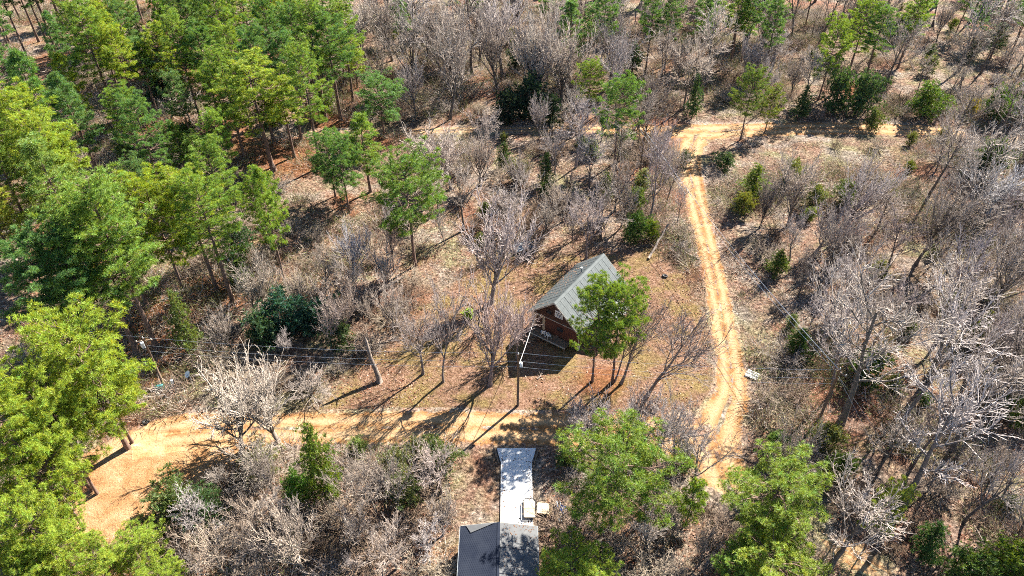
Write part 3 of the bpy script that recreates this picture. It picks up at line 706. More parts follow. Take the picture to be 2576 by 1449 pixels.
pole 10 93.64 186.02 18.81 5.03 0.28 0.04 -0.01 27221e 756658 #19.18.33
pole 8 21.76 152.04 16.02 4.22 5.6 0.02 0.06 27221f 73665d #5.24.33
oak 6 -25.13 174.9 11.43 2.83 5.06 -0.04 -0.03 1c1916 534943 #11.7.29
pole 11 10.38 158.05 14.74 2.96 3.79 -0.01 -0.05 342f2b 9a8b7f #5.21.33
oak 1 116.27 166.71 8.71 2.45 3.16 -0.05 0.01 1d1917 564b44 #19.28.33
pole 5 -8.51 148.93 20.92 5.77 4.2 0.02 -0 26211e 706359 #5.13.33
vase 2 -11.85 154.61 14.04 3.91 4.68 0.04 -0.05 332e2a 96887c #5.11.33
pole 6 111.17 178.42 18.26 3.98 2.9 -0.02 0.02 241f1c 6a5e55 #19.24.33
vase 10 2.87 145.27 13.59 3.51 2.39 -0.06 0.06 221f1c 675b53 #5.17.33
vase 3 -10.71 136.45 18.45 4.07 5.72 -0.05 -0.04 24201d 6b5f56 #5.12.33
pole 7 -26.31 196.98 16.78 4.56 0.17 0.03 -0.01 1e1b18 5b5048 #11.8.29
pole 0 74.46 138.27 17.44 3.76 3.45 0 0.01 25211e 6e6158 #10.10.21
pole 10 94.2 145.69 11.07 2.34 5.27 0.03 -0.05 1e1a17 584e46 #10.15.21
oak 6 24.37 181.4 9.44 2.66 1.98 0.05 -0.04 272423 736a68 #11.21.29
vase 3 3.36 137.32 18.46 4.01 0.76 0.06 -0.04 2b2724 80756a #5.18.33
vase 3 48.17 192.65 18.51 4.8 2.54 0.04 -0.05 292420 7a6b61 #19.0.33
vase 5 55.59 161 10.45 2.39 0.11 0.05 0 161312 413a34 #19.7.33
pole 0 69.72 168.53 8.76 2.01 5.05 -0.02 -0.05 231e1a 685b4f #19.11.33
pole 1 95.27 150.06 20.13 4.57 4.62 0.05 0.03 2f2b2a 8b807e #10.13.21
vase 11 9.38 133.28 17.75 4.93 2.9 -0.03 -0.05 26221f 72655c #5.22.33
pole 8 53.79 165.08 15.49 3.88 2.97 -0.04 -0.01 1a1715 4e453e #19.4.33
pole 11 32.12 147.27 12.26 2.48 5.98 -0.05 -0.03 27221f 73665b #5.29.33
vase 11 5.45 132.05 16.36 4.83 4.01 0.01 0.02 24201d 6d6058 #5.19.33
oak 5 -11.86 128.66 18.6 5.44 3.56 0.04 0.04 24201d 6c6057 #5.10.33
oak 1 33.59 132.73 15.18 4.09 4.78 -0.02 0.02 302a24 8e7c6b #5.32.33
vase 6 19.99 142.84 15.37 3.92 5.77 -0.05 -0.06 1d1917 554b45 #5.23.33
pole 11 102.32 184.79 17.16 3.47 1.93 0.04 0.01 1d1917 564c45 #19.20.33
oak 7 -10.84 189.63 17.39 4.43 5.07 -0.05 -0 27221f 73665c #11.9.29
pole 5 99.09 137.2 16.32 4.31 0.39 0.04 0.01 2e2823 8a7868 #10.18.21
oak 6 65.3 169.45 16.47 4.93 4.45 -0 0.05 2b2621 817062 #19.10.33
vase 9 47.39 141.14 11.48 2.35 3.33 0.01 0.02 292625 7b716f #10.3.21
vase 6 -1.96 196.11 17.46 4.56 2.19 0.02 -0.02 1d1a18 584d46 #11.14.29
vase 9 -31.2 185.39 16.5 3.56 2.91 0.01 0.01 1e1b18 5a4f48 #11.5.29
vase 2 23.47 170.32 17.06 4.67 1.9 -0.06 -0.05 2f2b2b 8d817f #11.22.29
pole 7 59.31 169.75 20.19 4.76 0.62 0.01 0.04 37322d a49587 #19.9.33
pole 7 122.18 185.71 8.88 2.56 3.11 0.04 -0 302b27 8e8175 #19.27.33
oak 9 34.52 173.76 11.14 2.42 0.79 -0.01 0.03 2e2b2a 8a7f7d #11.26.29
pole 1 37.92 135.96 9.22 2.21 6.05 -0.04 0.05 25211e 6e6258 #10.0.21
oak 8 19.85 127.36 17.37 3.75 5.97 0.01 -0.01 232020 69605f #5.25.33
oak 3 -26.49 143.66 10.14 2.19 3.4 0.06 0.05 25201d 6d6057 #5.1.33
pole 11 85.16 134.18 9.36 2.37 1.65 -0.05 -0.01 25211c 6f6154 #10.12.21
pole 11 96.35 175.75 15.51 3.93 3.05 0.03 0.05 181513 48403a #19.19.33
oak 0 127.38 185.88 13.31 3.12 5.87 0.04 0 221e1b 655a51 #19.30.33
vase 0 -40.01 185.75 12.2 3.61 3.73 -0.06 -0.03 1e1b18 5b5049 #11.0.29
vase 10 55.92 137.86 8.93 2.22 5.58 -0.06 0.04 221e1c 665b52 #10.8.21
pole 7 57.13 133.11 12.33 2.71 6.19 -0.01 -0 2f2924 8d7b6a #10.9.21
pole 9 8.08 161.47 12.13 3.1 3.18 0.06 0.05 282320 78695f #11.17.29
pole 8 -28.03 190.53 20.38 5.33 0.3 0.05 0.01 1c1916 534942 #11.6.29
pole 8 -5.78 161.44 10.2 2.26 1.3 -0.02 0.04 221f1c 665b53 #11.11.29
vase 9 -5.8 195.95 9.05 1.82 1.26 0.01 -0.03 1e1b18 5a4f48 #11.12.29
pole 5 110.82 154.7 11.53 3.31 1.06 0.02 0.05 2a2623 7e7268 #10.19.21
oak 3 56.95 194.95 16.45 4.25 4.88 -0.03 -0.05 252221 6d6463 #19.3.33
oak 3 -13.29 140.52 17.14 4.86 3.91 0.06 0.01 2a2521 7d6e63 #5.8.33
vase 5 55.23 169.44 17.57 4.78 0.74 -0.03 -0.06 2a2623 7d7267 #19.5.33
oak 7 52.08 176.42 18.56 4.26 2.96 0.01 0 27221d 736457 #19.2.33
pole 9 104.86 149.28 8.16 2.17 4.04 -0.04 0.03 1d1a17 574d46 #10.17.21
vase 7 -3.07 141.79 16.25 3.59 4.61 -0.02 0.03 26221e 71645a #5.15.33
pole 9 81.03 180.65 16.41 3.91 4.73 -0.05 -0.06 2e2a26 897c71 #19.15.33
pole 8 101.73 176.92 12.92 3.68 4.42 -0.03 0.04 201c1a 5f544c #19.21.33
vase 11 25 128.7 11.5 2.49 1.14 0.05 -0.04 201c1a 5f544c #5.27.33
vase 4 -18.36 154 14.39 3.34 2.14 0.05 0.01 25211e 6e645b #5.7.33
vase 10 -4.73 176.84 14.82 4.35 3.43 -0.04 0.01 24201d 6b5e55 #11.13.29
pole 6 16.04 174.9 16.23 4.26 2.52 -0.01 0.06 2a2420 7c6c5e #11.19.29
oak 2 134.39 195.99 16.67 4.88 2.05 -0.05 -0 1f1b19 5d524a #19.31.33
pole 5 70 164.36 16 4.66 2.27 0.02 -0.03 201c19 5f534c #19.13.33
vase 9 75.11 162.67 16.23 4.04 1.52 -0.03 -0.05 1d1a18 574d46 #19.16.33
oak 1 -33.78 175.99 10.21 2.8 0.53 0.06 0.04 211e1b 635850 #11.2.29
vase 2 110.06 148.6 16.63 3.74 0.52 0.03 -0.05 292521 796d64 #10.20.21
vase 0 -2.08 148.47 18.24 4.99 3.09 0.02 -0.03 2f2b2a 8b807e #5.16.33
pole 5 27.87 185.94 8.98 2.55 0.04 0.04 -0.03 27231f 75675d #11.23.29
pole 6 40.04 142.9 17.66 4.4 5.95 0.01 0.03 332f2a 998a7e #10.1.21
vase 4 34.03 141.46 9.86 2.1 2.31 -0.06 0.05 25211e 6f6259 #5.31.33
vase 4 -32.06 153.05 15.33 3.86 2.62 -0.03 -0.04 37322d a39487 #5.0.33
pole 5 112.21 167.64 20.18 5.86 5.13 0.03 -0.03 342f2b 9b8c80 #19.26.33
vase 6 7.45 145.83 14.42 3.83 4.54 0.01 -0 282420 786a5f #5.20.33
pole 7 78.19 193.03 16.51 4.71 1.52 0.01 -0.03 25201c 6f6154 #19.12.33
pole 3 30.8 143.61 11.91 3.45 1.23 -0.02 0.04 231f1c 675b53 #5.28.33
vase 2 30.54 163.59 11.62 2.61 2.51 -0.02 -0.03 221f1f 665d5c #11.25.29
oak 7 -19.82 138.16 17.75 4.8 2.59 0.04 0.05 1c1916 534a43 #5.5.33
pole 7 62.4 190.93 8.16 2.25 4.55 -0.05 -0.01 231f1c 685c53 #19.6.33
vase 8 -32.29 189.86 9.06 2.34 1.95 0.03 -0.03 211d1a 61554d #11.4.29
vase 7 -5.42 104.74 10.16 2.97 0.5 0.02 0.05 1e1a17 584d46 #7.8.26
vase 4 16.22 119.76 8.55 1.84 6.28 -0.05 0.05 2a2726 7d7371 #16.6.11
vase 1 7.85 94.27 7.82 2.1 5 -0.05 -0.02 231f1b 695b4f #7.14.26
vase 7 16.39 97.76 10.28 3.05 0.16 -0.01 -0.01 1c1916 534943 #7.20.26
pole 7 -11.64 96.59 9.33 2.25 3.24 -0.04 -0.04 332f2a 998a7e #7.4.26
vase 11 -13.76 112.53 5.57 1.18 4.65 0.01 0.06 1f1c19 5d524a #16.0.11
pole 1 -7.37 92.27 11.16 2.86 5.35 0.02 -0.01 231f1c 695d54 #7.7.26
vase 1 4.9 90.22 7.5 2.04 0.75 0.01 -0.01 262320 72685e #7.13.26
oak 5 -10.06 88.57 7.49 1.76 0.08 -0.04 0.02 2f2b27 8d8075 #7.5.26
vase 4 5.04 120.64 8.31 2.11 2.47 -0.03 0.01 252221 6d6463 #16.2.11
oak 10 12.8 104.33 11.71 2.56 3.96 -0.04 0.01 2a2626 7c7271 #7.17.26
oak 4 10.72 121.21 11.01 3.09 4.28 0.04 -0.03 25221f 6f655c #16.4.11
vase 2 8.98 101.7 5.13 1.06 6.02 0.01 -0.05 201c1a 5f544c #7.15.26
pole 9 17.37 107.21 11.07 2.49 3.29 -0 0.04 29231f 79695b #7.19.26
vase 6 0.47 102.05 8.24 2.24 6.11 -0.02 0.05 231f1c 685c53 #7.11.26
pole 10 13.39 89.88 9.87 2.55 3.79 -0.06 -0.05 201c1a 5f554d #7.18.26
vase 3 -13.25 100.39 6.32 1.89 4.13 0.01 -0.06 171513 453d38 #7.3.26
pole 8 21.08 115.71 12.54 3.02 2.37 0.06 0.01 1e1a18 584e47 #16.7.11
oak 3 24.87 99.27 11.59 2.4 0.97 0.01 0.02 292421 7a6c61 #7.24.26
oak 3 25.75 94.25 8.17 1.72 5.59 0.05 -0.02 2b2827 817674 #7.25.26
oak 8 23.61 109.92 7.16 1.88 2.4 -0.05 -0.02 27221f 74665c #16.9.11
vase 11 16.71 92.61 8.79 1.78 1.85 -0.01 0.04 2e2823 897768 #7.21.26
vase 8 24.46 119.46 8.63 2.37 3.33 -0.01 -0.05 181614 49403a #16.8.11
vase 2 9.15 89.35 6.46 1.48 3.16 0.05 -0.03 242120 6a6260 #7.16.26
oak 2 -1.2 87.76 8.16 1.95 2.28 -0.03 -0.02 1e1a18 584d46 #7.9.26
vase 8 26.12 114.03 4.95 1.48 3.72 -0.05 -0.04 2a2623 7e7268 #16.10.11
oak 3 -18.17 69.92 5.76 1.41 4.88 -0.06 0.05 231f1c 675b52 #18.6.11
pole 11 -20.8 72.11 10.12 2.29 1.64 -0.05 0 211d1a 61564e #18.5.11
oak 5 -27.94 65.22 5.04 1.38 1.02 0.03 -0.02 292625 7b716f #2.3.5
vase 4 -28.48 86.95 3.7 1.07 2.29 0.05 0.03 191614 4b423c #1.3.4
vase 1 -17.71 77.81 7.27 2.03 1.64 -0.01 0.03 302b27 8d8075 #18.7.11
oak 5 -25.53 77.74 8.47 2.08 1.54 0.02 -0.05 221e1a 66594d #18.0.11
oak 11 -22.89 75.62 6.74 1.85 0.08 -0.04 -0 27221d 746558 #18.2.11
oak 2 -27.56 82.14 4.66 1.28 3.37 0.05 0.02 221e1b 655951 #1.2.4
oak 8 -21.49 87.04 4.99 1.3 1.38 0.03 0.05 201c19 5e534c #7.0.26
pole 1 -17.61 86.48 8.81 1.93 4.93 -0 -0.03 22201f 675e5d #7.1.26
oak 5 -37.39 70.23 4.04 1.14 3.53 0.01 -0.02 26221e 72655b #2.0.5
vase 10 -27.39 73.14 7.91 1.6 4.93 -0.06 -0.02 231f1b 695b4f #2.4.5
pole 6 -31.74 87.64 5.41 1.27 1.57 0.06 -0.04 181513 463e38 #1.1.4
vase 3 -15.3 68.47 9.6 1.98 2.8 -0.05 0.01 27231f 75675d #18.8.11
pole 7 -39.99 82.36 9.08 2.27 4.41 0.01 0.05 1d1917 564c45 #1.0.4
vase 0 -35.26 66.02 7.22 1.55 4.43 0.01 -0.03 27231f 74675c #2.1.5
oak 11 -20.69 39.35 7.5 1.7 1.17 0.03 0.01 26221f 71655b #3.10.12
pole 6 -7.97 37.24 6.61 1.64 5.38 0.03 -0.04 2a2626 7c7270 #9.7.20
pole 2 -30.23 45.32 3.57 1.04 4.3 -0.05 -0.02 2f2b27 8c7f74 #3.2.12
oak 9 -23.07 35.54 6.24 1.84 3.5 -0.05 0.01 1f1c19 5d524b #3.6.12
vase 10 -26.73 42.02 4.23 0.96 0.1 -0.04 -0.01 1a1715 4e453f #3.3.12
vase 11 -15.46 39.03 6.76 1.65 1.29 0.03 -0.03 292521 7b6d62 #9.0.20
pole 2 -16.19 45.88 4.19 0.98 5.55 0.03 -0.04 1d1a17 564c45 #9.3.20
vase 10 -6.87 40.26 5.76 1.66 1.74 -0.05 0.04 231f1c 685c53 #9.9.20
oak 9 -14.75 35.5 3.67 0.88 3.39 -0.06 0.01 2e2a2a 897e7c #9.1.20
pole 9 -29.53 38.99 7.66 2.15 0.48 -0.01 0.05 221f1f 655d5c #3.0.12
vase 10 -24.57 44.39 7 1.43 2.42 -0.05 -0.03 25211e 6e6158 #3.7.12
pole 3 -23.43 41.16 5.41 1.45 2 0.04 0.03 322e29 95887b #3.9.12
vase 6 17.97 36.93 5.7 1.36 2.75 0.05 -0.04 1d1a18 584e47 #8.1.15
vase 9 8.66 44.18 5.3 1.58 3.92 0.01 -0.01 342f2b 9b8c80 #9.12.20
oak 3 5.45 43.1 4.95 1.16 4.59 -0.06 -0.01 1b1816 504740 #9.10.20
vase 2 12.03 45.05 3.33 0.84 0.61 -0.03 0.05 272320 746960 #9.14.20
vase 9 13.27 38.55 5.66 1.64 4.55 0.02 0.03 312d29 93857a #9.17.20
pole 0 13.11 41.74 8.71 2.56 1.35 0.01 0.01 1c1916 534943 #9.16.20
pole 4 21.23 37.53 4.11 1.05 2.05 0.05 -0.04 211e1b 635850 #8.2.15
tall 2 -39.55 138.07 19.79 3.32 0.82 -0.04 0.05 30221c 1c310f #4.26.28
tall 2 -44.06 153.59 16.03 2.61 1.35 -0.06 -0.06 30221c 1a3611 #6.38.41
tall 4 -72.04 156.29 19.05 3.64 5.8 0.03 0.04 30221c 1c3610 #6.22.41
slim 1 -84.77 154.12 22.84 4.2 2.65 0.03 0.04 30221c 3f520a #6.11.41
tall 3 -93.55 193.78 17.08 3.35 4.53 -0.04 0.05 30221c 375a0a #6.15.41
tall 1 -76.05 167.41 16.02 2.82 5.42 -0.03 0.04 30221c 27430b #6.21.41
tall 4 -63.04 154.09 17.4 2.89 0.18 0.01 0.05 30221c 1a390e #6.27.41
tall 6 -108.15 176.23 22.06 3.96 0.55 0 -0.03 30221c 3a4d09 #6.8.41
tall 2 -89.01 147.42 16.75 2.71 0.54 0.04 -0.05 30221c 2b430d #4.5.28
slim 2 -75.17 176.89 21.57 3.5 4.96 -0 -0.04 30221c 37570b #6.25.41
tall 8 -63.21 193.62 21.87 4.13 4.57 0.04 -0.04 30221c 375c0a #6.32.41
tall 10 -91.63 127.24 16.84 2.7 5.41 -0.05 0.02 30221c 1b3b11 #4.3.28
tall 6 -120.84 180.91 19.69 3.75 3.82 -0.04 -0.04 30221c 3a500b #6.2.41
tall 0 -84.27 161.63 17.7 3.41 6.08 -0 -0 30221c 1b320f #6.13.41
tall 1 -45.11 143.98 17.41 3.31 3.3 0 0.03 30221c 2e4b0c #4.24.28
tall 9 -87.19 182.81 18.64 3.57 2.85 -0.03 -0.03 30221c 193a0f #6.17.41
tall 1 -84.37 192.61 20.72 3.55 5.15 -0.04 -0 30221c 263f0b #6.23.41
tall 7 -114.05 158.97 18.84 3.64 6.03 -0.03 -0 30221c 405309 #6.0.41
slim 4 -57.23 192.57 17.6 3.32 2.95 0 -0.02 30221c 3a4c0b #6.36.41
slim 10 -52.19 176.92 18.83 3.54 2.34 0.01 0.05 30221c 3b4f0b #6.37.41
slim 7 -62.67 163.32 17.31 3.14 1.82 0.06 -0.04 30221c 2d410c #6.29.41
tall 7 -53.21 166.5 16.01 2.84 4.27 0.01 -0.03 30221c 1b3410 #6.34.41
tall 6 -41.64 164.06 16.09 3.14 6.11 0.01 -0.04 30221c 1b3a0f #11.0.14
tall 7 -90.19 179.19 22.22 4.14 2.17 -0.01 -0.01 30221c 1b370f #6.14.41
tall 6 -64.7 177.06 22.11 4.2 1.01 0.02 0.01 30221c 1b3110 #6.30.41
tall 7 -107.88 150.34 19.93 3.62 5.55 0.05 -0.06 30221c 3b4e09 #4.1.28
tall 8 -50.46 187.7 17.08 3.09 5.77 -0.05 0.03 30221c 28450d #6.39.41
tall 8 -68.76 151.85 21.9 4.37 4.71 0.06 0.05 30221c 3c540a #4.15.28
slim 3 -69.89 145.85 18.48 2.99 4 0.03 0.04 30221c 264c0b #4.13.28
tall 4 -64.07 130.89 18.45 3.5 3.86 -0.01 -0.01 30221c 3f5a0b #4.14.28
tall 7 -74.95 140.39 19.68 3.79 0.08 0.03 -0.05 30221c 1c370f #4.9.28
slim 4 -95.04 189.3 21.91 3.62 0.31 -0.02 0.03 30221c 17370f #6.12.41
tall 3 -54.01 172.79 19.08 3.55 5.39 -0.05 -0.01 30221c 2e450c #6.35.41
tall 7 -96.86 160.95 22.89 4.01 2.96 0.01 -0 30221c 2b430d #6.9.41
slim 0 -59.81 145.06 21.04 4.2 5.77 0.04 -0.05 30221c 1b330f #4.20.28
tall 0 -81.3 145.82 18.05 3.33 0.28 0.02 -0.01 30221c 3d4c0a #4.6.28
tall 1 -77.38 183.99 16.06 3.01 3.7 0.04 -0.01 30221c 2e4a0c #6.26.41
tall 4 -75.96 145.22 20.16 3.28 6.09 -0.04 0.02 30221c 2b410e #4.11.28
slim 3 -90.81 189.33 18.98 3.39 0.21 0.05 0.01 30221c 1b370f #6.16.41
tall 9 -74.84 133.55 19.65 3.2 0.33 0.01 -0.05 30221c 3c5b0b #4.8.28
tall 2 -51.85 160.53 20.23 3.71 3.14 -0.05 -0.05 30221c 3a5309 #6.33.41
tall 2 -114.91 180.84 17.24 3.16 0.51 0.04 -0.03 30221c 284a0c #6.5.41
slim 11 -72.14 163.28 17.14 3.42 1.99 -0.01 0.02 30221c 18320e #6.24.41
slim 4 -105.03 182.39 16.76 3.33 5.32 0.03 -0.01 30221c 414f0a #6.10.41
tall 6 -46.03 174.66 20.74 4.13 4.05 -0 -0.04 30221c 3d5c09 #6.40.41
tall 1 -67.12 167.79 20.85 3.74 1.28 -0.04 0 30221c 2b410c #6.28.41
tall 11 -61 138.74 21.62 4.18 4.74 -0.02 -0.04 30221c 1b310e #4.18.28
tall 1 -64.67 188.6 20.96 3.82 3.69 -0.01 0.01 30221c 2a430d #6.31.41
tall 5 -62.39 108.4 16.47 3.23 5.37 0.01 0.01 30221c 29460c #0.3.13
tall 5 -76.39 91.95 21.07 4.15 1.32 -0.04 -0.04 30221c 27420b #1.1.11
slim 9 -68.01 105.1 19.88 3.57 5.56 -0.02 -0.02 30221c 1a3410 #0.2.13
tall 0 -54.82 98.04 20.14 3.77 4.45 0.01 -0 30221c 1a360f #1.8.11
tall 7 -45.95 101.19 16.36 3.07 2.29 0.06 0.02 30221c 2c4b0c #1.9.11
slim 9 -75.33 107.28 22.57 3.91 1.84 0.04 -0.03 30221c 1b390f #0.1.13
tall 1 -66.31 77.45 17.72 3.36 5.91 0.01 0.03 30221c 414f0b #2.0.9
tall 11 -55.45 114.82 16.1 2.83 1.4 -0.06 0.02 30221c 1a3110 #0.5.13
slim 2 -83.97 108.32 19.09 3.27 1.56 0.05 0.05 30221c 2d4a0c #0.0.13
tall 5 -52.73 87.32 16.04 2.86 5.19 0.04 0.02 30221c 1a3010 #1.7.11
slim 2 -69.04 85.91 17.79 3.55 4.2 0.04 0.01 30221c 2e440c #1.2.11
slim 8 -82.35 101.42 17.81 3.42 2.42 -0.05 -0.05 30221c 2d4b0c #1.0.11
tall 8 -74.65 97.94 17.4 2.95 0.94 -0.03 -0.02 30221c 2d490c #1.3.11
slim 2 -58.52 79.56 22.97 4.04 4.71 0.01 0.02 30221c 283f0d #2.2.9
tall 2 71.09 185.63 14.57 2.53 1.22 -0.03 0.05 30221c 1f3a12 #19.3.11
slim 9 -23.93 184.35 13.83 2.94 4.95 -0.06 -0.04 30221c 1e4112 #11.3.14
slim 4 38.85 179.2 15.79 2.55 4.16 -0.04 -0.04 30221c 1e4114 #11.13.14
slim 3 8.06 171.94 13.96 2.99 1.21 0.05 0.01 30221c 204413 #11.10.14
slim 10 0.58 179.76 15.09 2.33 3.88 -0.06 0.02 30221c 223c11 #11.8.14
tall 3 -10.68 183.04 14.21 2.5 2.16 -0.04 -0.05 30221c 1c3d11 #11.6.14
tall 1 2.75 185.74 14.29 2.22 1.98 -0.05 -0.05 30221c 1c3a13 #11.9.14
tall 2 51.89 182.44 15.57 2.47 5.89 -0.05 0.04 30221c 214114 #19.1.11
tall 6 97.67 195.87 13.56 2.62 5.21 -0.06 -0.03 30221c 1e4313 #19.5.11
tall 8 103.88 170.18 14.64 2.66 4.45 0.04 -0 30221c 213f12 #19.6.11
slim 3 -20.03 196.24 15.2 2.73 4.31 -0.02 0.05 30221c 1e4612 #11.4.14
slim 1 17.81 180.88 15.31 2.71 5.9 0.01 0 30221c 1f4613 #11.11.14
tall 3 47.81 171.74 14.96 2.51 5.17 0.03 -0.01 30221c 1f4314 #19.0.11
tall 9 70.75 176.6 16.64 2.88 3.61 -0.04 -0.04 30221c 1f4312 #19.4.11
tall 7 -14.2 173.81 14.02 2.89 1.47 0.04 0.06 30221c 1d4211 #11.5.14
tall 10 86.88 158.3 16.3 2.67 5.18 0.03 -0.05 30221c 1d4214 #10.8.10
slim 5 104.36 163.59 12.08 2.92 2.68 0.05 -0.01 30221c 1c4512 #19.7.11
tall 10 -36.66 195.53 16.92 2.52 1.16 -0 0.05 30221c 1f4111 #11.1.14
tall 2 112.7 161.36 12.12 2.84 6.15 -0.03 -0.05 30221c 1c3b12 #19.10.11
tall 3 37.85 195.29 15.2 2.28 4.45 0.06 -0.02 30221c 213e11 #11.12.14
tall 0 68.78 193.86 12.14 2.75 0.6 0.02 0.01 30221c 1c3a14 #19.2.11
tall 10 116.27 173.86 14.19 2.98 1.33 0.04 -0.01 30221c 1c4313 #19.8.11
tall 5 -7.74 168.1 15.54 2.47 4.88 -0.06 -0.02 30221c 213f11 #11.7.14
tall 9 128.08 195.95 14.53 2.88 0.15 -0.01 -0.04 30221c 213a13 #19.9.11
slim 9 42.84 159.2 14.36 2.25 6.27 -0.04 -0.02 30221c 213a13 #10.1.10
tall 9 16.88 158.03 12.25 2.87 1.37 0.04 -0.02 30221c 1e3f12 #5.8.12
shrub 2 65.48 116.69 2.31 1.55 3.65 0.05 0.01 493f33 5e5141 #17.2.4
shrub 11 51.41 87.75 4.06 2.86 2.77 0.06 -0.02 3d2f26 4d3c31 #20.3.6
shrub 3 35.69 73.76 2.26 1.27 2.22 0.01 -0.04 44392f 594b3e #13.0.5
shrub 8 61.08 110.19 2.72 1.75 5.68 -0.01 0.02 44392f 605143 #17.1.4
shrub 1 39.97 40.45 2.74 1.9 2.2 0.06 -0.02 2b2018 3e2f23 #8.9.12
shrub 0 24.65 36.5 4.19 3.07 5.36 -0.03 0.04 2b2018 3e2e23 #8.2.12
shrub 3 37.22 84.99 3.82 3.05 4.34 0.03 0.05 44392f 53463a #20.0.6
shrub 2 33.35 58.38 2.58 1.71 4.67 -0.03 0.02 3d2f26 4f3d32 #15.1.4
shrub 0 60.81 106.27 3.81 2.49 3.77 -0.05 0.01 493f33 5b4f40 #12.1.7
shrub 5 37.36 38.83 1.86 1.48 4.48 -0.02 0.01 2b2018 3d2e22 #8.7.12
shrub 7 55.1 73.88 2.47 1.58 1.03 -0.04 0.05 2b2018 34271d #13.1.5
shrub 9 63.88 76.93 3.2 2.52 3.72 0.05 0.01 3d2f26 5b4739 #13.2.5
shrub 0 59.68 58.61 2.55 1.82 0.91 0.03 0.02 2b2018 3d2e22 #15.3.4
shrub 5 41.68 101.65 3.03 1.82 0.71 0.04 0.03 3b3530 4c443e #12.0.7
shrub 7 31.46 47.95 3.99 2.33 3.9 -0.04 -0.05 3b3530 5c524b #8.4.12
shrub 3 80.84 112.49 4.06 2.42 3.47 0.05 -0.05 493f33 5d5141 #17.3.4
shrub 11 58 117.2 2 1.42 1.37 -0 0.02 2b2018 392b20 #17.0.4
shrub 10 36.91 44.14 3.35 2.64 4.22 0.01 0 2b2018 36291f #8.6.12
shrub 11 67.2 75.12 2.19 1.71 4.99 -0.04 0.05 493f33 695b49 #13.4.5
shrub 7 60.44 64.31 4.16 2.33 5.12 -0.02 0.05 44392f 5d4e41 #14.1.2
shrub 7 78.91 99.21 1.84 1.38 1.25 -0.05 0.01 3d2f26 544135 #12.4.7
shrub 9 34.37 42.63 3.5 2.15 3.42 0.02 0.01 2b2018 35281e #8.5.12
shrub 2 76.41 107.15 4.1 3.22 6.18 0.05 0 3b3530 524943 #12.3.7
shrub 11 41.43 45.54 2.08 1.58 2.9 0.02 -0.01 3d2f26 594538 #8.8.12
shrub 5 71.91 88.48 2.39 1.91 2.38 -0.01 -0.02 493f33 685a48 #20.5.6
shrub 5 82.75 97.72 3.91 2.58 0.29 -0.01 0.03 44392f 625344 #12.6.7
shrub 0 73.17 104.11 2.4 1.41 1.83 -0.05 0 3b3530 4e4640 #12.2.7
shrub 0 42.79 51.5 3.48 2.02 0.89 0.03 -0.04 3b3530 514942 #15.2.4
shrub 7 44.45 44.78 3.72 2.39 4.61 0.01 0 44392f 5b4d40 #8.10.12
shrub 3 33.65 63.11 3.9 2.79 5.69 -0.04 -0.02 3b3530 49413c #14.0.2
shrub 5 30.02 57.7 2.98 2.09 3.83 0.06 -0 44392f 615244 #15.0.4
shrub 1 39.81 90.07 3.54 2.08 3.65 -0.01 0 2b2018 3c2d22 #20.1.6
shrub 9 47.83 82.86 2.5 1.7 4.26 0.03 -0.02 44392f 69594a #20.2.6
shrub 11 26.97 38.99 4.01 2.84 5.57 0.05 0 493f33 5b4f3f #8.3.12
shrub 7 68.05 82.86 3.28 2.44 4.78 0.05 -0.06 44392f 5d4e41 #20.4.6
shrub 3 81.65 99.72 4.01 2.37 3.19 0 0.06 3d2f26 4e3d31 #12.5.7
shrub 1 55.07 46.29 1.84 1.24 5.16 0.06 -0.03 3b3530 564d46 #8.11.12
shrub 5 64.6 70.97 3.39 1.98 3.52 -0.02 0.06 3b3530 554c45 #13.3.5
shrub 11 30.7 196.49 3.6 2.8 1.03 -0.03 -0.06 3b3530 5b514a #11.22.28
shrub 7 26.63 162.51 2.61 2.01 3.96 0.05 -0.04 3d2f26 5b4739 #11.23.28
shrub 10 27.04 173.82 3.85 2.63 2.81 -0.03 0.03 493f33 5d5141 #11.21.28
shrub 7 44.15 153.61 2.58 1.51 2.76 -0.01 0.06 493f33 665847 #10.0.27
shrub 0 32.56 169.88 3.8 2.52 3.83 0.03 0.01 2b2018 3b2c21 #11.26.28
shrub 8 74.12 174.82 2.43 1.7 5.08 -0.03 0.06 44392f 53463a #19.11.25
shrub 5 63.8 140.99 2.53 1.64 0.42 -0.05 -0.05 2b2018 3e2e23 #10.9.27
shrub 9 60.47 147.58 3.28 2.43 3.41 0.04 -0.05 2b2018 35281e #10.6.27
shrub 6 59.2 191.84 2.73 1.74 2.35 -0.01 0.05 44392f 594b3e #19.3.25
shrub 6 42.95 189.19 3.58 2.01 3.62 0.02 0.02 3d2f26 5c473a #11.27.28
shrub 2 61.42 166.31 2.12 1.63 4.59 -0.04 -0.03 44392f 54473b #19.7.25
shrub 7 75.51 130.23 2.69 1.66 0.93 -0 0.05 493f33 6d5f4c #10.16.27
shrub 1 48.01 186.63 3.02 1.74 3.4 0.03 -0 44392f 5f5042 #19.1.25
shrub 0 -21.93 173.64 2.99 2.02 4.88 0.02 0.01 493f33 6d5e4c #11.3.28
shrub 8 -17.11 163.74 2.72 1.96 0.92 0.01 -0.01 2b2018 37291f #11.5.28
shrub 11 -2.54 191.71 2.63 1.55 3.35 -0.04 0.04 3d2f26 4d3c31 #11.11.28
shrub 0 -6.11 131.78 1.85 1.43 2.84 0.04 -0.04 493f33 5c5040 #5.10.20
shrub 9 -21.68 164.32 2.64 1.52 5.56 -0.05 0 3b3530 504741 #11.2.28
shrub 2 0.62 161.34 2.24 1.24 3.73 -0.01 -0.03 3d2f26 5d493b #11.13.28
shrub 1 73.75 151.31 2.75 1.92 4.65 -0 -0.04 493f33 615443 #10.11.27
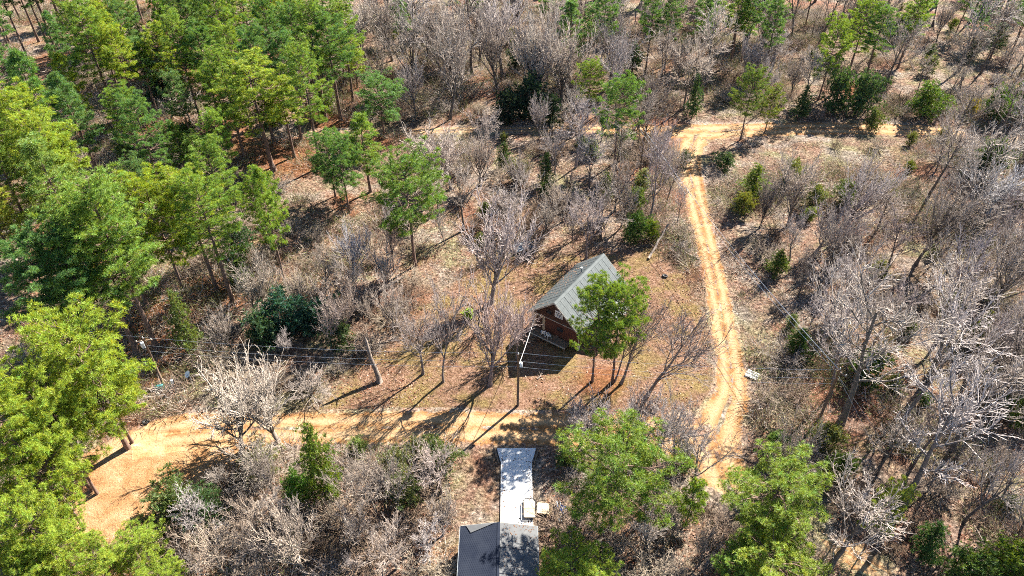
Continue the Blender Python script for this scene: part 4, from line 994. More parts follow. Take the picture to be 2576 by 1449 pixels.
shrub 9 9.14 191.95 1.97 1.45 4.28 0.03 0.03 3d2f26 5f4a3c #11.16.28
shrub 0 72.54 171.61 2.39 1.59 5.64 0.01 0.03 3d2f26 4f3d32 #19.10.25
shrub 3 69.78 173.09 1.93 1.11 5.64 -0.02 0.04 44392f 5c4e40 #19.9.25
shrub 0 88.63 192.55 3.05 1.82 6.04 -0.06 0.03 493f33 675948 #19.13.25
shrub 5 -31.04 158.16 2.27 1.8 3.51 -0.02 0 44392f 5a4c3f #5.1.20
shrub 8 97.44 155.49 2.23 1.58 2.01 -0.02 -0.02 493f33 72634f #10.19.27
shrub 2 103.63 138.57 3.7 2.26 0.9 0.05 0.02 493f33 70614e #10.26.27
shrub 5 33.02 180.33 2.1 1.68 0.43 0.04 0.06 2b2018 433226 #11.25.28
shrub 1 16.3 192.9 2.71 1.63 4.66 -0.01 0.04 493f33 615443 #11.17.28
shrub 6 82.03 131.58 3.58 2.57 3.41 0.05 -0.06 44392f 584a3d #10.18.27
shrub 3 18.25 131.31 1.89 1.08 5.44 -0.01 0.05 3b3530 534a44 #5.16.20
shrub 1 46.01 145.34 3.77 2.99 6 -0 0.04 2b2018 37291f #10.2.27
shrub 0 16.54 167.44 2.73 1.72 0.05 0.03 0 2b2018 3b2c21 #11.18.28
shrub 1 89.52 136.42 2.98 2.18 4.44 -0.05 0.04 493f33 6f604d #10.20.27
shrub 2 12.19 138.24 3.37 2.55 1.94 0.03 0.05 3d2f26 5f4a3c #5.14.20
shrub 4 116.43 193.22 4.14 3.05 3.44 0.05 -0.05 2b2018 403024 #19.21.25
shrub 2 84.38 166.54 1.92 1.27 1.2 0.04 0.02 44392f 645446 #19.15.25
shrub 7 65.48 147.05 2.03 1.51 2.71 -0.06 0.05 3b3530 4c443f #10.8.27
shrub 10 88.79 197.24 3.73 2.32 2.17 -0.02 -0.03 3b3530 4a423c #19.12.25
shrub 8 16.33 153.78 2.39 1.85 5.26 0.02 -0.04 2b2018 35281e #5.15.20
shrub 5 -15.92 146.46 3.13 1.87 6.15 0.02 -0.05 3b3530 5c524b #5.6.20
shrub 6 4.96 148.29 3.91 2.67 4.4 0.02 -0 2b2018 403024 #5.11.20
shrub 0 100.03 143.48 2.65 1.74 1.46 -0.02 -0 3b3530 4e453f #10.22.27
shrub 3 -17.81 185.57 2.16 1.37 5.1 -0.05 0.05 493f33 645645 #11.7.28
shrub 11 65.73 191.95 2.74 2.18 2.63 0.01 -0.06 3d2f26 554236 #19.5.25
shrub 10 10.58 142.36 3.59 2.38 3.56 0.03 0.03 3b3530 5a504a #5.13.20
shrub 3 -19.04 160.89 1.87 1.13 2.16 -0.05 0.04 3d2f26 5e493b #11.4.28
shrub 11 45.74 136.2 3.18 1.79 1.53 -0 0 44392f 5e5042 #10.3.27
shrub 2 -23.21 127.19 3.35 2.16 3.18 -0.02 -0.04 2b2018 3c2d22 #5.2.20
shrub 6 96.53 179.87 2.57 1.45 3.36 0.04 -0.03 2b2018 3c2d22 #19.17.25
shrub 6 58.73 185.2 2.86 1.68 0.15 -0.03 -0.04 44392f 635345 #19.4.25
shrub 6 61 150.89 2.7 1.66 3.77 -0.02 -0.04 44392f 5c4d40 #10.5.27
shrub 4 63.43 162.27 3.74 2.06 3.76 0.03 0 3d2f26 5b473a #19.8.25
shrub 9 64.05 177.75 3.23 2.33 3.61 0.05 -0.04 44392f 675748 #19.6.25
shrub 10 106.37 180.44 2.56 1.41 5.66 -0.02 0.04 493f33 625544 #19.19.25
shrub 6 70.82 153.12 2.04 1.39 3.52 -0.01 -0.05 493f33 645746 #10.10.27
shrub 4 74.64 146.74 3.61 2.54 4.43 -0.05 -0.03 2b2018 372a1f #10.13.27
shrub 7 4.48 173.45 2.61 1.69 3.34 0.04 0.06 2b2018 3b2c21 #11.15.28
shrub 11 27.67 165.97 4.1 2.96 0.98 0.03 0.05 3d2f26 4e3d31 #11.24.28
shrub 8 -28.6 129.89 2.15 1.7 5.55 -0.03 0.04 3b3530 544b45 #5.0.20
shrub 2 100.65 134.18 2.29 1.6 2.88 -0.04 0.06 493f33 71624f #10.24.27
shrub 4 106.4 144.65 1.84 1.24 4.09 0.01 -0.05 3d2f26 503f33 #10.25.27
shrub 2 30.41 138.83 1.87 1.11 0.63 -0.03 0.03 493f33 6d5e4b #5.19.20
shrub 2 41.36 135.05 3.06 2.18 1.12 -0.04 -0.05 493f33 5b4f40 #10.1.27
shrub 1 93.56 163.29 3.53 2.3 4.84 0.03 0.06 3d2f26 5f4a3c #19.18.25
shrub 5 45.5 177.89 2.04 1.36 2.52 -0.06 0.05 493f33 5a4e3e #19.0.25
shrub 11 -7.71 138.54 2.19 1.59 0.89 -0.05 -0.02 493f33 655746 #5.9.20
shrub 4 76.52 140.87 4.06 2.81 2.85 0 -0.02 3d2f26 4c3b30 #10.14.27
shrub 8 3.79 189.96 2.84 2.06 2.65 -0.04 -0.02 3b3530 5c534c #11.14.28
shrub 4 -9.83 196.21 2.23 1.67 4.77 -0.01 0 44392f 5d4e41 #11.9.28
shrub 2 19.23 184.35 3.27 1.81 2.08 -0 -0.04 493f33 665847 #11.19.28
shrub 1 86.38 152.57 2.89 1.63 2.77 0.04 0.04 493f33 655746 #10.17.27
shrub 10 91.64 171.68 2.24 1.51 4.34 -0.02 0 2b2018 34271d #19.16.25
shrub 1 27.42 190.22 2.98 2.25 1.16 0.01 -0.04 3b3530 564d47 #11.20.28
shrub 4 58.18 128.87 2.61 1.67 4.72 -0.01 0.06 3d2f26 4c3b30 #10.7.27
shrub 11 27.78 133.94 4.15 2.79 0.58 -0.02 -0.06 493f33 645645 #5.18.20
shrub 5 -22.28 140.57 3.9 2.76 2.09 0.04 -0.03 3d2f26 4a3a2f #5.4.20
shrub 7 -34.35 171.13 3.48 2.03 0.45 0.03 -0.04 3d2f26 4d3c30 #11.0.28
shrub 9 58.51 157.82 4.15 3.07 2.64 0.06 -0.04 44392f 584a3d #10.4.27
shrub 8 -11.83 147.63 3.02 1.88 0.65 -0.03 0.02 3b3530 514842 #5.8.20
shrub 11 92.45 137.29 2.6 1.71 1.95 -0.05 -0.02 493f33 635645 #10.21.27
shrub 9 76.69 134.46 3.62 2.84 0.64 0.03 -0.03 2b2018 36291e #10.15.27
shrub 5 94.38 193.15 4.16 3.12 5.98 0.04 0.02 493f33 70614e #19.14.25
shrub 3 -12.41 131.68 3.28 2.53 4.69 -0 0.05 3b3530 5b514a #5.7.20
shrub 3 -27.93 194.22 3.58 2.79 3.85 0.01 -0.02 3b3530 564d46 #11.1.28
shrub 10 105.88 152.61 3.73 2.85 0.39 0.02 0.06 3d2f26 5d483b #10.23.27
shrub 8 109.5 163.48 3.94 2.87 1.33 0.03 0.01 2b2018 3f2f23 #19.22.25
shrub 10 8.45 137.33 3.27 2.52 5.9 0.01 -0 44392f 6a594a #5.12.20
shrub 4 28.81 159.23 3.18 2.5 0.62 -0.03 0.01 2b2018 35281e #5.17.20
shrub 4 114.31 189.32 3.19 2.13 2.38 -0 0.02 3b3530 4a423c #19.20.25
shrub 4 -25.22 146.74 3.95 2.57 3.73 0.04 -0.06 2b2018 36291f #5.3.20
shrub 5 -18.12 150.07 3.11 2.29 4.34 0 0 2b2018 3b2c21 #5.5.20
shrub 8 0.7 193.28 3.39 2.36 1.96 -0.03 0.04 3d2f26 5d483b #11.12.28
shrub 11 -3.47 170 3.91 2.68 5.76 -0.02 0.04 3d2f26 5e493b #11.10.28
shrub 6 117.8 161.49 2.35 1.84 2.07 0.01 0.01 3b3530 504741 #19.24.25
shrub 3 -17.62 176.3 2.14 1.56 5.02 -0.02 -0.05 2b2018 423125 #11.6.28
shrub 4 -11.43 178.03 2.3 1.4 1.04 0 0.05 2b2018 37291f #11.8.28
shrub 6 120.96 170.78 2.22 1.38 4.7 0.03 -0.03 3d2f26 4d3c30 #19.23.25
shrub 2 68.27 132.64 3.68 2.22 2.11 -0.05 -0.03 3d2f26 564337 #10.12.27
shrub 0 45.64 167.36 2.63 1.65 6.08 0.04 0.01 493f33 72624f #19.2.25
shrub 0 -19.21 109.85 3.67 2.79 2.01 -0.02 0 2b2018 3f2f24 #16.0.15
shrub 3 4.83 115.84 2.35 1.82 4.69 -0.05 0.04 2b2018 433226 #16.8.15
shrub 11 8.9 98.24 4.18 3.27 6.14 -0.06 0.01 3b3530 584f48 #7.12.15
shrub 4 25.39 90.44 2.63 1.82 6.03 0.06 -0.01 493f33 5d5141 #7.14.15
shrub 10 -6.94 108.36 2.11 1.26 2.31 -0.04 -0.03 2b2018 3c2d22 #16.7.15
shrub 11 23 112.46 3.96 2.89 5.43 0.01 -0.03 3d2f26 4f3e32 #16.12.15
shrub 5 23.73 115.84 3.64 2.79 3.27 0.03 -0.03 2b2018 35281e #16.13.15
shrub 11 -16.77 102.95 1.96 1.35 2.01 -0.06 0.05 493f33 635645 #7.2.15
shrub 4 -4.8 91.87 2.83 2.22 2.42 -0.04 -0.01 2b2018 3a2b21 #7.5.15
shrub 10 -10.81 112.38 3.62 2.53 3.99 0.04 0.01 2b2018 37291f #16.5.15
shrub 10 2.97 95.36 3.73 2.55 6.06 0.03 0.03 2b2018 433226 #7.9.15
shrub 5 0.53 89.48 3.56 2.18 3.14 0 0.04 493f33 5c5040 #7.8.15
shrub 6 -2.06 106.03 3.19 2.33 4.8 0.02 0.04 44392f 54473a #7.6.15
shrub 11 3.53 87.73 3.73 2.19 5.66 -0.01 0.04 3d2f26 4d3c31 #7.11.15
shrub 1 3.05 92.26 3.05 2.01 5.29 0.05 0.04 2b2018 413125 #7.10.15
shrub 11 -9.42 108.42 3.31 2.24 0.58 -0.03 -0.04 493f33 5f5242 #16.6.15
shrub 6 19.83 108.99 2.54 1.59 1.68 0.04 0.06 2b2018 392b20 #16.11.15
shrub 0 -17.64 115.46 2.39 1.6 5.5 0.03 -0.01 2b2018 433226 #16.1.15
shrub 11 -16.74 119.31 2.38 1.4 5.51 -0.02 -0.06 44392f 5b4c3f #16.2.15
shrub 5 -11.73 109.87 3.08 1.76 2.97 -0.03 -0.03 3d2f26 513f33 #16.3.15
shrub 6 7.77 113.81 4.18 2.54 5.88 -0.06 0.04 2b2018 433225 #16.9.15
shrub 4 -7.87 99.99 1.81 1.41 4.06 0.04 0.04 3b3530 4c443e #7.4.15
shrub 5 -13.71 87.45 2.47 1.86 4.36 -0.05 -0.03 3d2f26 5b4739 #7.3.15
shrub 7 24.62 86.54 2.45 1.79 1.2 -0.06 0.03 3b3530 514943 #7.13.15
shrub 9 -0.88 99.02 3.94 2.83 5.25 0.03 0.01 3b3530 4c443e #7.7.15
shrub 7 17.82 115.13 2.28 1.25 6.19 -0.03 -0.03 3b3530 574e47 #16.10.15
shrub 10 -12.17 119.14 2.92 2.11 0.73 -0 0 3b3530 554c46 #16.4.15
shrub 7 -16.89 97.91 3.31 2.31 2.62 0.02 -0.04 3b3530 4e4640 #7.1.15
shrub 5 27.34 110.34 3.97 2.71 2.5 -0.01 0.01 3d2f26 4b3a2f #16.14.15
shrub 4 -16.68 92.51 2.29 1.71 2.23 0.03 0.05 493f33 5c4f40 #7.0.15
shrub 7 -36.21 84.3 2.95 1.93 0.7 0.05 0.02 493f33 5a4e3f #1.8.12
shrub 9 -16.19 71.1 3 2.33 1.19 0.04 0.04 493f33 5d5040 #18.8.13
shrub 3 -25.09 60.34 2.33 1.34 1.47 -0.01 -0.03 44392f 625345 #2.7.10
shrub 10 -14.12 70.15 2.67 1.8 3.13 0.04 0.02 3d2f26 4d3c31 #18.9.13
shrub 8 -28.92 76.55 3.38 1.86 0.78 -0.01 -0.04 493f33 71624e #2.6.10
shrub 10 -19.18 68.07 2.37 1.35 2.53 -0.04 0.04 3d2f26 5b473a #18.3.13
shrub 2 -18.65 75.32 3.03 1.67 3.14 0.03 0.04 3d2f26 4f3d32 #18.6.13
shrub 4 -18.38 72.42 2.05 1.47 3.22 0.03 -0.01 2b2018 35271e #18.4.13
shrub 11 -33.97 64.02 2.4 1.36 5.14 -0 -0.04 493f33 6e5f4d #2.2.10
shrub 0 -35.57 69.17 2.12 1.41 4.05 -0.04 -0.02 3b3530 4b433d #2.1.10
shrub 0 -13.97 79.5 2.56 1.76 0.03 0.03 0.05 493f33 71624f #18.12.13
shrub 8 -23.72 58.63 3.62 2.74 2.6 -0.05 0.02 3b3530 534a44 #2.8.10
shrub 2 -26.42 75.82 3.13 2.48 2.19 -0.05 0.04 3b3530 48413b #2.9.10
shrub 8 -19.36 83.46 2.18 1.62 3.75 0.06 -0.02 3d2f26 5d493b #18.7.13
shrub 3 -14.48 73.5 2.62 1.48 1.27 0.06 -0.01 3b3530 4e4540 #18.10.13
shrub 2 -28.93 59.79 3.16 1.92 0.59 0.05 -0.03 44392f 54473a #2.3.10
shrub 4 -29.16 72.17 3.81 2.51 0.04 -0.01 -0.04 2b2018 413125 #2.5.10
shrub 7 -33.44 60.71 3.94 2.75 5.56 0.05 0.04 493f33 5a4e3f #2.0.10
shrub 7 -29.35 83.45 2.02 1.51 0.17 -0.03 -0.01 493f33 5e5141 #1.10.12
shrub 7 -21.4 62.68 1.94 1.11 1.26 0.01 -0.05 3b3530 554c45 #18.0.13
shrub 5 -37.42 81.65 3.55 2.4 3.35 -0.05 0.01 3b3530 4f4741 #1.7.12
shrub 1 -25.44 85.98 2.93 2.06 5.2 -0.01 0.03 44392f 695949 #18.1.13
shrub 3 -13.85 75.73 3.26 2.54 2 0.05 0.03 2b2018 423125 #18.11.13
shrub 4 -17.41 66.25 3.6 2.36 3.84 0.01 -0.02 44392f 5b4d40 #18.5.13
shrub 4 -30.54 77.79 2.58 1.45 1.67 0.04 0.04 3d2f26 544135 #2.4.10
shrub 10 -20.91 74.92 3.13 1.93 4.88 -0.02 0.01 3b3530 554c45 #18.2.13
shrub 0 -13.13 44.45 3.55 2.67 0.78 -0.03 0.06 3b3530 544b44 #9.7.28
shrub 5 -33.15 44.9 3.13 1.75 6.14 0.06 0.06 2b2018 36281e #3.2.16
shrub 8 -18.65 42.1 3.75 2.39 0.16 -0.06 -0.04 493f33 6e5f4d #9.0.28
shrub 7 -12.65 38.91 3.07 2.39 3.13 0.04 -0.03 2b2018 3b2c21 #9.6.28
shrub 1 -9.2 35.62 2.22 1.72 3.1 0.05 -0.01 493f33 6a5c4a #9.9.28
shrub 7 -20.76 46.24 3.05 2.02 4.21 -0.04 0.04 493f33 5a4e3e #3.14.16
shrub 8 -32.86 38.99 4.19 2.45 6.04 -0.03 -0.05 3d2f26 4b3a2f #3.0.16
shrub 7 -18.02 37.55 2.97 2.35 0.93 0.05 0.03 2b2018 382a1f #3.15.16
shrub 4 -8.48 42.84 3.36 2.63 4.67 -0.02 -0.05 2b2018 36281e #9.11.28
shrub 11 -10.35 40.33 2.11 1.29 2.84 0.03 0.05 3b3530 4d453f #9.8.28
shrub 4 -16.9 40.49 3.9 2.62 1.53 0.03 -0 2b2018 3b2c21 #9.3.28
shrub 0 -9.26 46.05 2.36 1.52 3.36 0 -0.02 3d2f26 4c3c30 #9.10.28
shrub 6 -26.94 44.24 3.98 2.34 1.83 0 -0.01 3b3530 4a433d #3.9.16
shrub 0 -22.46 37.71 2.07 1.33 1.32 0.04 -0.05 44392f 5c4e40 #3.11.16
shrub 11 -22.78 46.15 1.86 1.16 2.69 -0.02 -0.01 44392f 5c4e40 #3.12.16
shrub 2 -31.95 36.96 2.9 1.76 1.47 0.02 -0.05 2b2018 403024 #3.1.16
shrub 7 -29.93 37.02 3.67 2.33 3.82 0.01 -0 3b3530 544b45 #3.3.16
shrub 8 -14.18 37.48 3.87 3.01 5.15 -0.02 0.04 2b2018 3a2b20 #9.4.28
shrub 6 -27.44 40.08 2.74 1.91 5.79 0.02 0 3b3530 4b433d #3.6.16
shrub 11 -14.4 47.17 2.24 1.78 5.6 -0.05 0.03 2b2018 372a1f #9.5.28
shrub 7 -20.69 41.72 2.65 1.74 4.46 -0.03 -0.01 3d2f26 4d3c30 #3.13.16
shrub 8 -18.71 46.88 4.04 2.67 2.78 0.05 0.05 2b2018 3a2b20 #9.2.28
shrub 4 -25.09 35.91 3.3 2.17 5.05 -0.01 -0.05 44392f 625344 #3.8.16
shrub 4 -28.94 43.28 1.83 1.17 1.94 0 0.04 44392f 5f5042 #3.5.16
shrub 8 -29.01 46.99 2.3 1.49 5.23 0.06 0.05 3d2f26 544135 #3.7.16
shrub 2 -6.64 35.69 3.28 2.09 1.52 -0.01 -0 493f33 6d5f4c #9.12.28
shrub 4 -16.9 35.57 2.75 1.84 3.43 0.01 -0.01 3b3530 584e48 #9.1.28
shrub 4 -25.2 40.17 3.83 2.17 4.16 -0.03 0.03 2b2018 3b2c21 #3.10.16
shrub 3 -31.16 47.22 2.51 1.51 5.21 0.05 0 3d2f26 5a4639 #3.4.16
shrub 3 -6.51 42.39 1.81 1.09 2.14 0.06 0 493f33 695b49 #9.13.28
shrub 6 7.17 36.19 2.33 1.77 0.01 -0.04 0.01 493f33 6c5e4b #9.18.28
shrub 0 9.88 38.35 3.4 2.14 1.61 0.02 0.04 493f33 5c4f40 #9.20.28
shrub 10 7.34 39.75 3.05 2.22 5.94 0.01 0.04 3d2f26 5c483a #9.17.28
shrub 1 16.74 43.3 2.54 1.7 2.3 0 0.06 3b3530 5a504a #9.26.28
shrub 9 5.82 38.19 3.42 2.71 6 0.03 -0.03 2b2018 3d2e22 #9.15.28
shrub 0 20.81 40.28 3.44 2.11 4.57 -0.03 -0.01 3d2f26 5c483a #8.1.12
shrub 5 7.12 45.93 2.1 1.55 2.49 -0.01 -0.01 3b3530 594f48 #9.16.28
shrub 5 15.2 40.71 3.53 2.15 1.21 -0.05 -0.02 493f33 685a49 #9.25.28
shrub 10 15.66 36.27 2.06 1.24 4.14 0.03 -0 44392f 5e4f41 #9.27.28
shrub 11 9.67 36.23 2.23 1.35 4.46 0.06 0.04 493f33 6a5b49 #9.21.28
shrub 3 7.68 41.89 3.01 1.79 2.6 -0.05 -0.04 493f33 5a4e3f #9.19.28
shrub 1 11.35 47.07 2.13 1.35 6.14 0.06 -0.01 493f33 635545 #9.22.28
shrub 4 14.55 43.66 3.21 1.96 0.06 -0.04 -0.03 3d2f26 5e493b #9.24.28
shrub 11 20.08 42.71 2.02 1.29 2.98 -0.05 -0.02 2b2018 3a2c21 #8.0.12
shrub 0 4.66 41.07 3.06 2.42 0.28 0.02 0.04 3d2f26 4e3d31 #9.14.28
shrub 10 13.08 36.03 3.4 2.38 5.24 0 -0.04 493f33 655746 #9.23.28
shrub 1 -67.88 81.13 3.34 2.13 5.21 -0 0.03 3d2f26 5b4739 #1.0.12
shrub 7 -41.69 91.76 3.79 2.78 3.52 -0.05 0.06 44392f 665647 #1.6.12
shrub 4 -101.67 178.18 3.44 2.11 2.25 -0.03 -0.03 44392f 695849 #6.1.7
shrub 11 -37.93 102.5 3.96 2.24 4.58 -0.02 0.01 3b3530 4f4741 #1.9.12
shrub 9 -57.67 95.81 2.41 1.55 0.42 0.04 -0.02 3d2f26 4e3d31 #1.4.12
shrub 7 -100.25 140.88 2.44 1.91 1.03 -0.06 0.01 3b3530 534a44 #4.0.7
shrub 3 -85.57 140.51 3.36 1.98 1.46 -0.01 0.01 2b2018 433226 #4.3.7
shrub 0 -54.97 84.02 2.27 1.79 1.73 0.06 -0.02 2b2018 423225 #1.3.12
shrub 9 -95.44 164.09 2.79 1.7 5.04 0.06 0.04 44392f 6a594a #6.2.7
shrub 9 -104.03 149.97 3.54 2.57 5.93 0.04 0.02 3b3530 4f4741 #4.1.7
shrub 1 -89.11 165.77 2.87 1.7 4.9 -0.01 0.02 44392f 645446 #6.3.7
shrub 5 -49.7 142.55 2.58 1.73 4.89 0.03 -0.02 2b2018 35281e #4.5.7
shrub 11 -44.1 82.63 4.19 2.75 0.8 0.01 -0.05 2b2018 37291f #1.5.12
shrub 8 -88.1 170.27 3.31 2.01 6.12 0.02 -0.05 493f33 5f5342 #6.4.7
shrub 1 -48.83 178.94 3.46 2.54 5.45 -0.04 -0.01 3d2f26 544135 #6.6.7
shrub 10 -78.58 176.64 2.31 1.37 4.86 0 -0.02 3b3530 514942 #6.5.7
shrub 3 -89.11 143.02 3.73 2.43 2.47 0.01 -0.02 3d2f26 4a3a2f #4.2.7
shrub 0 -83.35 148.75 2.01 1.28 6.18 0 0.03 3d2f26 503f33 #4.4.7
shrub 1 -61.97 81.18 3.77 2.69 2.53 0.03 -0.03 3d2f26 503f33 #1.1.12
shrub 1 -57.34 88.62 3.77 2.23 1.52 0.03 -0.02 493f33 71624f #1.2.12
shrub 3 -107.71 155.89 3.61 2.29 1.48 -0.01 -0.04 3b3530 524a43 #6.0.7
shrub 0 -36.62 132.72 3.6 2.45 2.37 0.01 -0.05 493f33 5b4f3f #4.6.7
shrub 10 -29.58 90.41 2.63 1.73 4.66 0.01 0.04 493f33 5b4f3f #1.11.12
shrub 9 -69.11 117.93 3.73 2.45 5.04 0.03 0.05 3b3530 5b514a #0.0.1
bush 4 36.19 96.28 3.4 1.74 2.72 -0.04 -0.01 33261f 27300c #12.0.6
bush 10 26.55 42.12 3.25 1.34 2.35 0.05 -0.05 33261f 1d2d0a #8.0.4
bush 4 94.12 118.74 3.71 1.95 1.13 -0.04 -0.01 33261f 292f0c #17.4.5
bush 3 68.16 109.63 1.7 0.94 2.01 0 -0.01 33261f 27340c #17.2.5
cedar 1 61.34 85.42 2.39 1.19 4.36 0.03 -0.02 33261f 242c0f #20.0.1
bush 1 71.82 118.35 2.26 1.11 5.38 0.02 -0.02 33261f 212c0e #17.3.5
cedar 8 45.36 59.56 2.65 1.19 2.69 -0.03 0.01 33261f 272f0f #15.0.1
cedar 3 88.24 111.43 3.22 1.74 4.87 0 -0.06 33261f 142709 #17.0.1
cedar 5 36.13 69.9 2.52 1.16 4.9 0.03 0.04 33261f 23310f #14.0.3
bush 1 50.93 68.85 2.33 1.34 5.87 0.01 0.04 33261f 15200a #14.1.3
bush 11 46.25 94.7 2.1 1.19 4.92 0.02 0.04 33261f 25350c #12.2.6
cedar 5 50.58 43.28 2.38 1.25 3.67 -0.01 -0.04 33261f 232c0e #8.1.2
cedar 7 59 73.88 3.14 1.74 4.39 0.03 -0.01 33261f 232c0e #13.1.2
bush 1 47.8 56.98 1.76 0.86 1.53 0.03 0.03 33261f 13260a #15.1.3
bush 11 77.46 165.9 2.8 1.59 3.01 -0.05 -0.04 33261f 16270a #19.0.3
bush 0 -0.53 165.18 3.49 1.55 4.71 -0.02 0.01 33261f 29320b #11.2.5
bush 2 -16.04 169.2 3.81 1.86 5.82 0.06 0 33261f 13250a #11.1.5
cedar 1 21.97 195.06 3.73 1.74 1.66 0.02 0.03 33261f 252b10 #11.0.1
cedar 9 98.44 188.12 1.77 0.91 3.35 0.02 0.02 33261f 2c320d #19.2.3
bush 7 7.12 195.58 1.8 1.04 1.14 -0.05 -0.03 33261f 242f10 #11.3.5
bush 7 79.3 156.29 1.68 0.82 3.24 0.01 -0.02 33261f 1a2809 #10.3.9
bush 5 38.46 146.85 2.55 1.33 0.79 -0.05 -0 33261f 262f0f #10.0.9
cedar 7 91.71 156.79 3.55 1.56 0.92 0.05 -0.05 33261f 16230b #10.3.4
bush 9 104.75 174.24 2.66 1.28 3.56 0.01 0.04 33261f 1c2a09 #19.1.3
bush 6 -27.71 169.38 2.96 1.72 2.79 -0 0.06 33261f 2c350c #11.0.5
bush 1 123.98 189.8 2.18 1.11 1.17 0 0.01 33261f 14230a #19.2.3
cedar 3 66.43 158.37 1.82 1.07 3.98 0.03 0.02 33261f 25310c #10.2.4
bush 5 25.64 138.35 3.34 1.43 1.04 0.03 -0.06 33261f 1a2d0a #5.5.6
bush 7 -58.63 71.71 2 1.06 0.82 -0.05 -0.05 33261f 1e2909 #2.0.5
bush 6 -95.12 156.67 2.38 1.39 3.88 0.01 0.03 33261f 252f10 #6.0.1
cedar 4 -60.14 177.16 2.69 1.53 2.92 0 0.02 33261f 272f0b #6.1.2
bush 7 -54.83 67.65 2.92 1.63 4.36 -0.03 -0 33261f 222b0f #2.1.5
cedar 7 -57.17 149.28 3.45 1.49 5.33 0.02 0 33261f 2b2d0e #4.3.5
bush 5 -92.04 139 2.52 1.44 2.23 0.05 -0.05 33261f 29340c #4.0.2
bush 4 -47.62 95.49 3.66 2.11 2.68 0.06 0.04 33261f 1e270a #1.1.3
bush 10 -58.59 118.95 3.59 2.09 5.18 0.06 0.01 33261f 14220a #0.1.2
cedar 5 -77.05 111.42 2.88 1.2 3.46 -0.03 0.05 33261f 1f2709 #0.0.2
bush 10 -27.72 113.51 2.39 1.15 1.9 0.04 0 33261f 1c2e0a #16.0.3
cedar 4 -45.01 126.72 3.81 2.14 1.73 0.01 0.01 33261f 14270b #4.4.5
cedar 7 -58.51 105.9 3.24 1.84 4.75 -0.02 -0.04 33261f 1f2c09 #0.1.2
bush 6 18.47 48.77 3.17 1.46 1.98 0.06 -0.03 33261f 212b10 #9.4.5
bush 2 -7.69 48.74 3.58 2.08 3.99 -0.06 -0.06 33261f 16210b #9.3.5
cedar 7 5.56 48.97 2.05 1.16 0.9 0.05 -0.02 33261f 1d2b0b #9.1.3
cedar 9 13.82 48.9 2.06 1.07 5.76 -0.03 -0 33261f 242b0e #9.2.3
cedar 8 -16.88 50.14 2.62 1.45 0.49 0.01 -0.04 33261f 25330c #9.0.3
bush 1 -10.48 49.99 2.28 1.21 6.19 0.02 -0.05 33261f 252d11 #9.2.5
bush 4 -21.67 49.94 1.79 0.91 4.93 0.04 0.05 33261f 16220b #3.2.3
cedar 8 13.98 114.3 3.54 1.74 3.99 0.03 0.03 33261f 1d2c0b #16.1.2
cedar 7 -4.68 88.68 2.21 0.96 6.02 -0.02 -0.02 33261f 252e0e #7.0.3
bush 1 1.29 105.85 3.49 1.99 4.37 0 0.05 33261f 262d11 #7.0.4
bush 4 -1.49 119.81 1.73 0.91 3.31 -0.05 -0.03 33261f 222a0e #16.1.3
cedar 8 12.56 117.97 2.44 1.38 5.22 -0.03 -0.05 33261f 253110 #16.0.2
bush 8 15.64 102.23 3.4 1.88 3.47 0.06 0.03 33261f 1b2e09 #7.2.4
cedar 3 21.65 104.17 3.65 2.03 1.75 0.02 0.01 33261f 2a330d #7.2.3
cedar 5 -4.26 96.04 2.56 1.36 4.68 0.05 0.05 33261f 1d2909 #7.1.3
bush 4 5.42 101.88 2.11 1.18 4.78 0.04 0.05 33261f 13240a #7.1.4
bush 5 19.5 98.2 3.33 1.73 0.17 0.05 0.03 33261f 1b2c0a #7.3.4
""".strip().split('\n'):
    q = row.split(' ', 11)
    PLANTS.append((q[0], int(q[1]), *map(float, q[2:9]), rgb(q[9]), rgb(q[10]), say(q[11], NAMES[q[0]])))

# ------------------------------------------------------------------ ground
ROADS = [('dirt_road', [(-42.42, 51.55, 2.0, 0.5), (-39.73, 52.66, 2.3, 0.9), (-36.41, 53.45, 2.4, 1.0), (-31.1, 53.79, 2.4, 1.0), (-23.87, 53.79, 2.4, 1.0), (-17.56, 53.91, 2.4, 1.0), (-8.52, 54.02, 2.5, 1.0), (0.54, 53.79, 2.4, 1.0), (7.31, 53.57, 2.6, 1.0), (14.02, 53.11, 2.9, 1.0), (19.39, 53.0, 3.2, 1.0), (23.06, 53.39, 3.2, 1.0)]), ('lane', [(23.32, 43.1, 1.8, 0.6), (22.9, 45.73, 2.4, 1.0), (22.6, 48.77, 2.8, 1.0), (22.76, 51.99, 3.0, 1.0), (24.32, 55.42, 2.5, 1.0), (26.16, 59.08, 2.0, 1.0), (27.11, 63.66, 1.7, 1.0), (27.75, 70.13, 1.6, 1.0), (28.47, 77.33, 1.5, 1.0), (29.09, 85.41, 1.5, 1.0), (29.52, 93.47, 1.55, 1.0), (29.98, 101.32, 1.7, 1.0), (30.51, 108.73, 2.0, 1.0), (31.35, 114.77, 2.3, 1.0), (33.29, 120.53, 2.5, 1.0), (35.65, 125.1, 2.4, 1.0)]), ('far_road', [(-47.89, 123.09, 1.0, 0.2), (-36.19, 123.71, 1.2, 0.5), (-21.43, 124.32, 1.4, 0.7), (-6.57, 124.79, 1.4, 0.7), (8.36, 124.95, 1.4, 0.65), (23.24, 124.48, 2.0, 1), (34.32, 124.02, 3.2, 1.0), (42.64, 124.64, 2.8, 1.0), (53.26, 125.26, 2.6, 1.0), (64.48, 125.26, 2.5, 1.0), (77.67, 124.64, 2.0, 0.9), (85.87, 123.09, 1.2, 0.4), (95.81, 120.97, 1.0, 0.2)]), ('footpath', [(29.69, 41.27, 1.2, 1.0), (31.86, 39.38, 1.4, 1.0), (34.27, 37.39, 1.5, 1.0), (36.74, 34.97, 1.5, 1.0)])]
